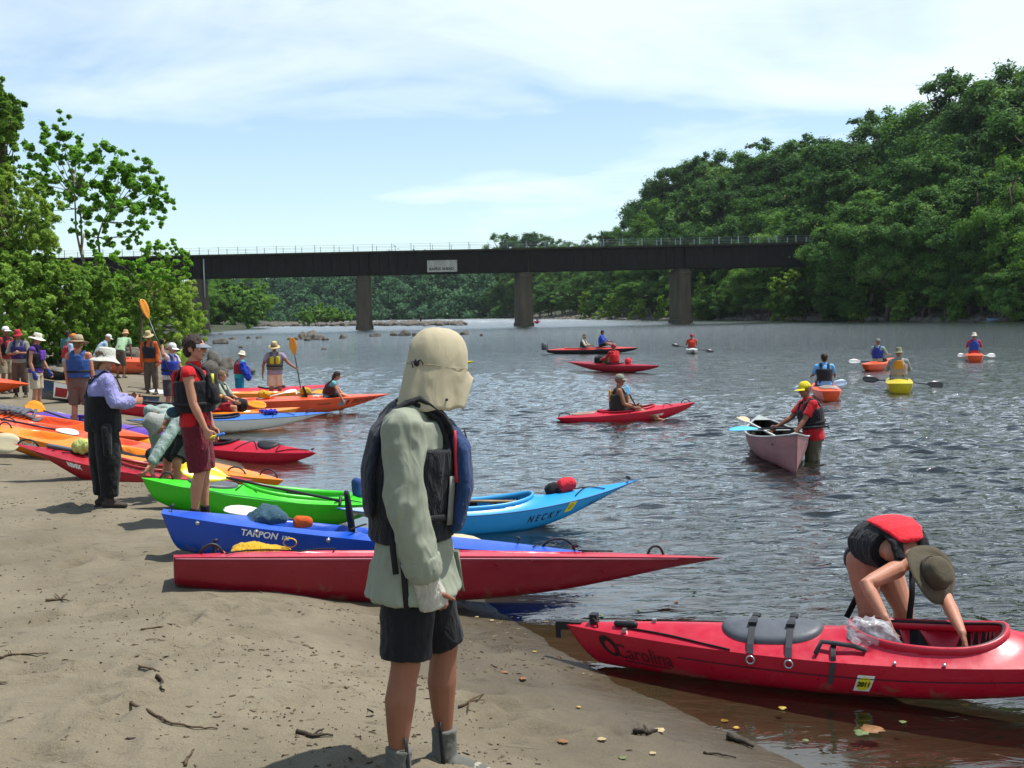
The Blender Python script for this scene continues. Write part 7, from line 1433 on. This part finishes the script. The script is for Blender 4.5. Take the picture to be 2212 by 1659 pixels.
pd = paddle('yellow paddle with black marks lying across the lime green kayak', px_on(735, 1082, 11.8), px_on(390, 1012, 11.35), Vector((.1, -.75, .65)), YPAD, None, .5, .115, single=True)
me = text_mesh('///', .11, .006, .2); a, b = px_on(390, 1012, 11.35), px_on(752, 1090, 11.75); dr = (b - a).normalized(); nn = Vector((.1, -.75, .65)); nn = (nn - dr * nn.dot(dr)).normalized(); bb = nn.cross(dr); c_ = Vector(pd.location); map_text(me, lambda x, y: a + dr * (.21 + x) + bb * y + nn * .004 - c_); link_mesh('lettering', me, INKB, pd, False)
lump('water_jug', 'blue and white bundle at the right end of the lime green kayak', 'bundle', [px_on(772, 1066, 12.35), px_on(771, 1042, 12.35)], [(.06, .06), (.055, .055)], fabric('bundle_blue', '24417a', .2, .5), amp=.01)
lump('throw_bag', 'red bag strapped on the front deck of the sky blue kayak', 'bag', [on(b4, .735, .1, .07), on(b4, .765, .1, .08)], [(.075, .07), (.07, .06)], RBAG, amp=.012)
lump('gear_bag', 'small black bag next to the red one on the sky blue kayak', 'bag', [on(b4, .69, .12, .05), on(b4, .72, .12, .05)], [(.07, .05), (.06, .05)], BLKF, amp=.012)
wire('paddle', 'wooden paddle shaft resting in the cockpit of the sky blue kayak', 'paddle', [on(b4, .36, -.3, .30), on(b4, .56, -.45, .26)], .016, WOODR)
lump('gear_bag', 'pale yellow green bag in the short red kayak', 'bag', [px_on(172, 966, 13.75), px_on(188, 962, 13.75)], [(.09, .08), (.08, .07)], fabric('bag_lime', 'a8b060', .3, .6), amp=.02)
lump('gear_bag', 'black bag on the yellow orange kayak near the pale shirt', 'bag', [px_on(325, 985, 15.2), px_on(350, 978, 15.2), px_on(372, 985, 15.2)], [(.09, .06), (.11, .09), (.06, .05)], BLKF, amp=.02)
lump('gear_bag', 'black bag by the crouching person in red shorts', 'bag', [px_on(508, 882, 25.2), px_on(522, 874, 25.2)], [(.16, .13), (.15, .12)], BLKF, amp=.03, freq=6)
paddle('cream bladed paddle at the left edge leaning on the yellow orange kayak', px_on(42, 962, 15.0), px_on(-330, 915, 15.4), Vector((0, -.85, .5)), CREAM, SHAFT_W, .52, .15)
paddle('orange bladed paddle leaning on the purple kayak', px_on(56, 874, 19.6), px_on(330, 968, 18.2), Vector((.1, -.8, .6)), OPAD, None, .5, .13)
paddle('black and white paddle lying along the coral orange kayak', px_on(-60, 893, 17.2), px_on(170, 938, 17.0), Vector((0, -.5, 1)), WPAD, None, .4, .07)
wire('paddle', 'thin white paddle lying on the sand behind the orange paddle', 'paddle', [px_on(124, 891, 21.5), px_on(168, 903, 21.2)], .02, WHITEP)
paddle('orange paddle on the small yellow orange kayak, blade towards the water', px_on(575, 878, 25.2), px_on(430, 852, 25.6), Vector((0, -.7, .7)), OPAD, None, .5, .11)
paddle('orange paddle lying on the two-seat kayak before the girl', px_on(640, 849, 27.2), px_on(700, 847, 27.4), Vector((0, -.5, 1)), OPAD, SHAFT_W, .3, .10, single=True)
paddle('white paddle lying beside the legs of the man in the yellow vest', px_on(556, 862, 27.1), px_on(640, 843, 28), Vector((0, -.5, 1)), WPAD, SHAFT_W, .42, .08)
q = [on(b7b, .10 + .26 * i / 60, .5 * math.sin(i * .9) - .1, .05 + .05 * abs(math.sin(i * 1.7))) for i in range(61)]; wire('rope', 'grey rope heap on the orange kayak at the left', 'rope', q, .028, ROPEG)
q = [on(b9, .63 + .07 * i / 50 , .55 * math.sin(i * .8), .03 + .05 * abs(math.sin(i * 1.3))) for i in range(51)]; wire('rope', 'coil of blue rope on the front deck of the blue topped kayak', 'rope', q, .022, ROPEB)
for px, py, d, m, lab in ((655, 846, 27.3, YB, 'yellow bag in the two-seat kayak behind the girl'), (566, 852, 27.2, YB, 'yellow bag by the legs of the man in the yellow vest')): lump('dry_bag', lab, 'bag', [px_on(px, py, d), px_on(px + 10, py, d)], [(.1, .09), (.09, .08)], m, amp=.02)
for i, u in enumerate((.44, .40, .36)): lump('gear_bag', ['black and yellow bag behind the red jacket on the sea kayak', 'dark bag in the middle of the load on the sea kayak', 'small dark bag at the rear of the load on the sea kayak'][i], 'bag', [on(k2, u, -.2, .08), on(k2, u, .4, .1)], [(.16, .1)] * 2, [fabric('bag_mixed', '4a4a24', .3), BLKF, BLKF][i], amp=.03, freq=6)
lump('deck_float', 'round red float behind the paddler on the sea kayak', 'float', [on(k2, .68, -.1, .08), on(k2, .68, .1, .1)], [(.13, .11)] * 2, RBAG, amp=.005)
# life vest carried by the person in turquoise
lump('life_vest', 'blue life vest dangling from the hand of the turquoise person', 'life vest', [px_on(524, 786, 32.8), px_on(531, 803, 32.8), px_on(538, 818, 32.8)], [(.10, .05), (.13, .07), (.07, .04)], fb('1f3aa0'), amp=.03, freq=7)
# clear plastic bag at the cockpit
m, nt, out = new_mat('clear_plastic'); p = nt.nodes.new('ShaderNodeBsdfPrincipled'); p.inputs['Base Color'].default_value = (.8, .84, .88, 1); p.inputs['Roughness'].default_value = .18; p.inputs['Specular IOR Level'].default_value = .7
t_ = nt.nodes.new('ShaderNodeBsdfTransparent'); ms = nt.nodes.new('ShaderNodeMixShader'); ms.inputs[0].default_value = .2; L(nt, t_.outputs[0], ms.inputs[1]); L(nt, p.outputs[0], ms.inputs[2]); L(nt, ms.outputs[0], out.inputs[0])
b_ = bmesh.new(); bmesh.ops.create_icosphere(b_, subdivisions=4, radius=1)
for v_ in b_.verts:
    c = v_.co.copy(); n_ = abs(noise.noise(c * 1.6)) * .8 + abs(noise.noise(c * 3.7 + Vector((3, 1, 2)))) * .5; v_.co = Vector((c.x * .15, c.y * .06, c.z * .10)) * (1.25 - n_ * .9)
    v_.co.x += -.05 * (c.z + .3)
me = bpy.data.meshes.new('bag'); b_.to_mesh(me); b_.free(); bagp = thing('plastic_bag', 'crumpled clear plastic bag under her hand at the cockpit edge', 'bag', atd(1893, 1370, 6.62)); link_mesh('film', me, [m], bagp)
# small boat and gear far off on the right bank
x, y = bank_pt(2170, .5); fb_ = Boat('boat', 'tiny pale blue boat drawn up on the far right bank', (x - 2.2, y, .35), (x + 2.2, y - .5, .45), 1.2, .5, plastic('boat_pale_blue', '7f9fb8'), None, sag=.1, crown=0, te=.3, pe=(3, 2), rake=(.1, .5), de=(.4, .3), cat='boat', open_=True)
# ------------------------------------------------------------------ beach litter
TWIG = mat('twig', '4e4030', .9, .3, 30, .6, 90, .2); TWIG_D = mat('twig_wet', '2c2318', .7, .3, 30, .6, 90, .3); LEAFY = mat('leaf_yellow', '9a8238', .7, .3, 40, .2); LEAFO = mat('leaf_orange', '75502e', .7, .35, 40, .2); LEAFG = mat('leaf_green', '59643a', .7, .3, 40, .2); LEAFP = mat('leaf_pale', '9a8a66', .8, .3, 40, .2)
def sand_pt(px, py, lift=0):
    r_ = ray(px, py); h = _bv.ray_cast(CAMP, r_.normalized()); p = h[0].copy(); p.z += lift; return p
def twig(label, pix, r0=.008, m=None, br=()):
    P = [sand_pt(a, b, r0 * .6) for a, b in pix]; Q = []
    for i in range(len(P) - 1):
        for k in range(4): q_ = P[i].lerp(P[i + 1], k / 4); Q.append(q_ + Vector((rnd.uniform(-1, 1), rnd.uniform(-1, 1), rnd.uniform(0, 1))) * .006)
    Q.append(P[-1]); o = P[0]; mb = MB(); mb.tube([q_ - o for q_ in Q], taper(r0, r0 * .35, len(Q)), 6)
    for (i, px, py) in br: e = sand_pt(px, py, r0); a = P[i]; mb.tube([a - o, a.lerp(e, .5) - o + Vector((0, 0, .008)), e - o], [r0 * .6, r0 * .45, r0 * .2], 5)
    root = tag(mb.build('twig', m or TWIG), label, 'twig'); root.location = o; return root
twig('long thin twig curving across the dry sand at lower left', [(284, 1522), (325, 1543), (372, 1566), (420, 1574), (470, 1576)], .009, br=[(2, 340, 1556)])
twig('bent twig at the left edge of the sand', [(0, 1423), (25, 1416), (60, 1415), (104, 1412)], .008, br=[(1, 20, 1408)])
twig('short straight twig left of the foreground man', [(300, 1440), (325, 1446), (345, 1452)], .007); twig('short twig standing out of the sand at the bottom edge', [(397, 1657), (408, 1640), (420, 1620)], .008)
twig('forked twig right of the standing man', [(990, 1530), (1015, 1518), (1045, 1500)], .009, br=[(1, 1010, 1545), (1, 1048, 1516)]); twig('thin twig in front of the dark red kayak', [(302, 1362), (345, 1357), (385, 1355)], .006)
twig('crooked twig under the dark red kayak', [(548, 1268), (556, 1278), (565, 1282)], .008); twig('dark wet stick lying in the wet sand at lower right', [(1573, 1598), (1600, 1606), (1628, 1618)], .024, TWIG_D)
twig('broken bark strip on the sand left of his boots', [(640, 1584), (675, 1594), (720, 1592)], .013, TWIG_D, br=[(1, 700, 1580)]); twig('dark root scrap by the short straight twig', [(338, 1462), (352, 1476), (346, 1490), (356, 1494)], .012, TWIG_D); twig('dark bark scrap at the bottom right of the sand', [(1372, 1584), (1398, 1588), (1420, 1580)], .016, TWIG_D, br=[(1, 1390, 1572)])
twig('thin dark twig by the waterline at lower right', [(1520, 1628), (1560, 1634), (1590, 1638)], .008, TWIG_D); twig('pale branched stick before the overalls', [(100, 1300), (130, 1297), (150, 1300)], .011, br=[(1, 145, 1285), (1, 118, 1285)])
def leaf(label, px, py, s_, m, z=None, group=None):
    p = sand_pt(px, py, .006) if z is None else atz(px, py, z); mb = MB(); n_ = 5; V = []
    for j in range(9):
        t = j / 8; w_ = math.sin(math.pi * min(1, t * 1.02)) ** .8 * .42 * (1 + .25 * math.sin(t * 19))
        for i in (-1, 0, 1): V.append((t - .5, i * w_, .10 * abs(i) * (t * (1 - t)) + .05 * math.sin(t * 3)))
    mb.add([(a * s_, b * s_, c * s_) for a, b, c in V], [(j * 3 + i, j * 3 + i + 1, j * 3 + i + 4, j * 3 + i + 3) for j in range(8) for i in range(2)])
    o = mb.build('leaf', m); o.location = p; o.rotation_euler = (0, 0, rnd.uniform(0, 6.28)); md_ = o.modifiers.new('t', 'SOLIDIFY'); md_.thickness = .002; return tag(o, label, 'leaf', group)
leaf('big orange brown leaf floating at lower right', 1885, 1578, .15, LEAFO, .006); leaf('yellow green leaf floating next to the big orange one', 1862, 1584, .10, LEAFG, .006); leaf('small bright yellow leaf floating under the big red kayak', 2083, 1522, .05, LEAFY, .006); leaf('pale orange leaf on the wet sand right of the boots', 1216, 1605, .06, LEAFO); leaf('curled brown leaf low on the wet sand', 1424, 1852 / 1.1718, .07, LEAFP)
for i, (px, py) in enumerate([(1030, 1335), (1062, 1342), (1105, 1335), (1180, 1345), (1155, 1410), (1130, 1468), (1090, 1455), (1345, 1640), (1300, 1600), (1565, 1560), (1590, 1575), (1410, 1630), (1250, 1530)]): leaf('small yellowish leaf on the wet sand by the waterline', px, py, rnd.uniform(.03, .055), rnd.choice([LEAFY, LEAFG, LEAFO, LEAFP]), None, 'fallen leaves by the waterline')
for i, (px, py) in enumerate([(1380, 1318), (1500, 1278), (1460, 1300), (1300, 1330), (1740, 1600), (1950, 1560), (1690, 1530)]): leaf('small leaf floating on the shallow water', px, py, rnd.uniform(.035, .06), rnd.choice([LEAFY, LEAFG, LEAFO]), .006, 'leaves floating in the shallows')
lr = random.Random(21); mb = MB(); tries = 0; cnt = 0
while cnt < 4200 and tries < 60000:
    tries += 1; x, y = lr.uniform(-7.5, 1.4), 3.0 + 11.5 * lr.random() ** 1.25; s_ = float(s_left(np.array([x]), np.array([y]))[0])
    if s_ < .05: continue
    dn = float(vnoise(np.array([x * .8 + y * .3]), np.array([y * 1.0]), 1.6, 77)[0]) + .5 * float(vnoise(np.array([x]), np.array([y]), .5, 78)[0]); 
    if lr.random() > max(.02, min(1, .1 + dn * 2.0)) * (1.15 if s_ < 2.8 else .45): continue
    z = gz(x, y); ln = lr.choice([.005, .007, .01, .014, .02, .03, .05]) * lr.uniform(.6, 1.3); w_ = min(ln * lr.uniform(.15, .6), .012); a = lr.gauss(.1, .7); c, s2 = math.cos(a), math.sin(a); hgt = lr.uniform(.003, .008) + .1 * w_; mb.mi = lr.choice([0, 1, 1, 2, 2, 2]); bend = lr.uniform(-.3, .3) * ln
    V = [(-ln / 2, 0, 0), (0, w_ / 2 + bend, 0), (ln / 2, 0, 0), (0, -w_ / 2 + bend, 0), (-ln * .25, bend * .6, hgt), (ln * .25, bend * .6, hgt * .8)]
    mb.add([(x + p_[0] * c - p_[1] * s2, y + p_[0] * s2 + p_[1] * c, z + p_[2] + .0005) for p_ in V], [(0, 3, 4), (0, 4, 1), (4, 3, 5), (4, 5, 1), (3, 2, 5), (5, 2, 1)]); cnt += 1
tag(mb.build('beach_litter', [TWIG_D, TWIG, mat('bark_chip', '6a5c48', .9, .3, 30)], None, False), None, None, None, 'stuff')
# ------------------------------------------------------------------ the humid air over the river
mb = MB(); mb.box((0, 1900, 31), (9400, 6900, 70)); hz_ = mb.build('haze', [], None, False)
m, nt, out = new_mat('river_haze'); vp = nt.nodes.new('ShaderNodeVolumePrincipled'); vp.inputs['Color'].default_value = (.86, .93, 1, 1); vp.inputs['Density'].default_value = .00006; vp.inputs['Anisotropy'].default_value = .3
L(nt, vp.outputs[0], out.inputs['Volume']); hz_.data.materials.append(m); tag(hz_, kind='stuff')
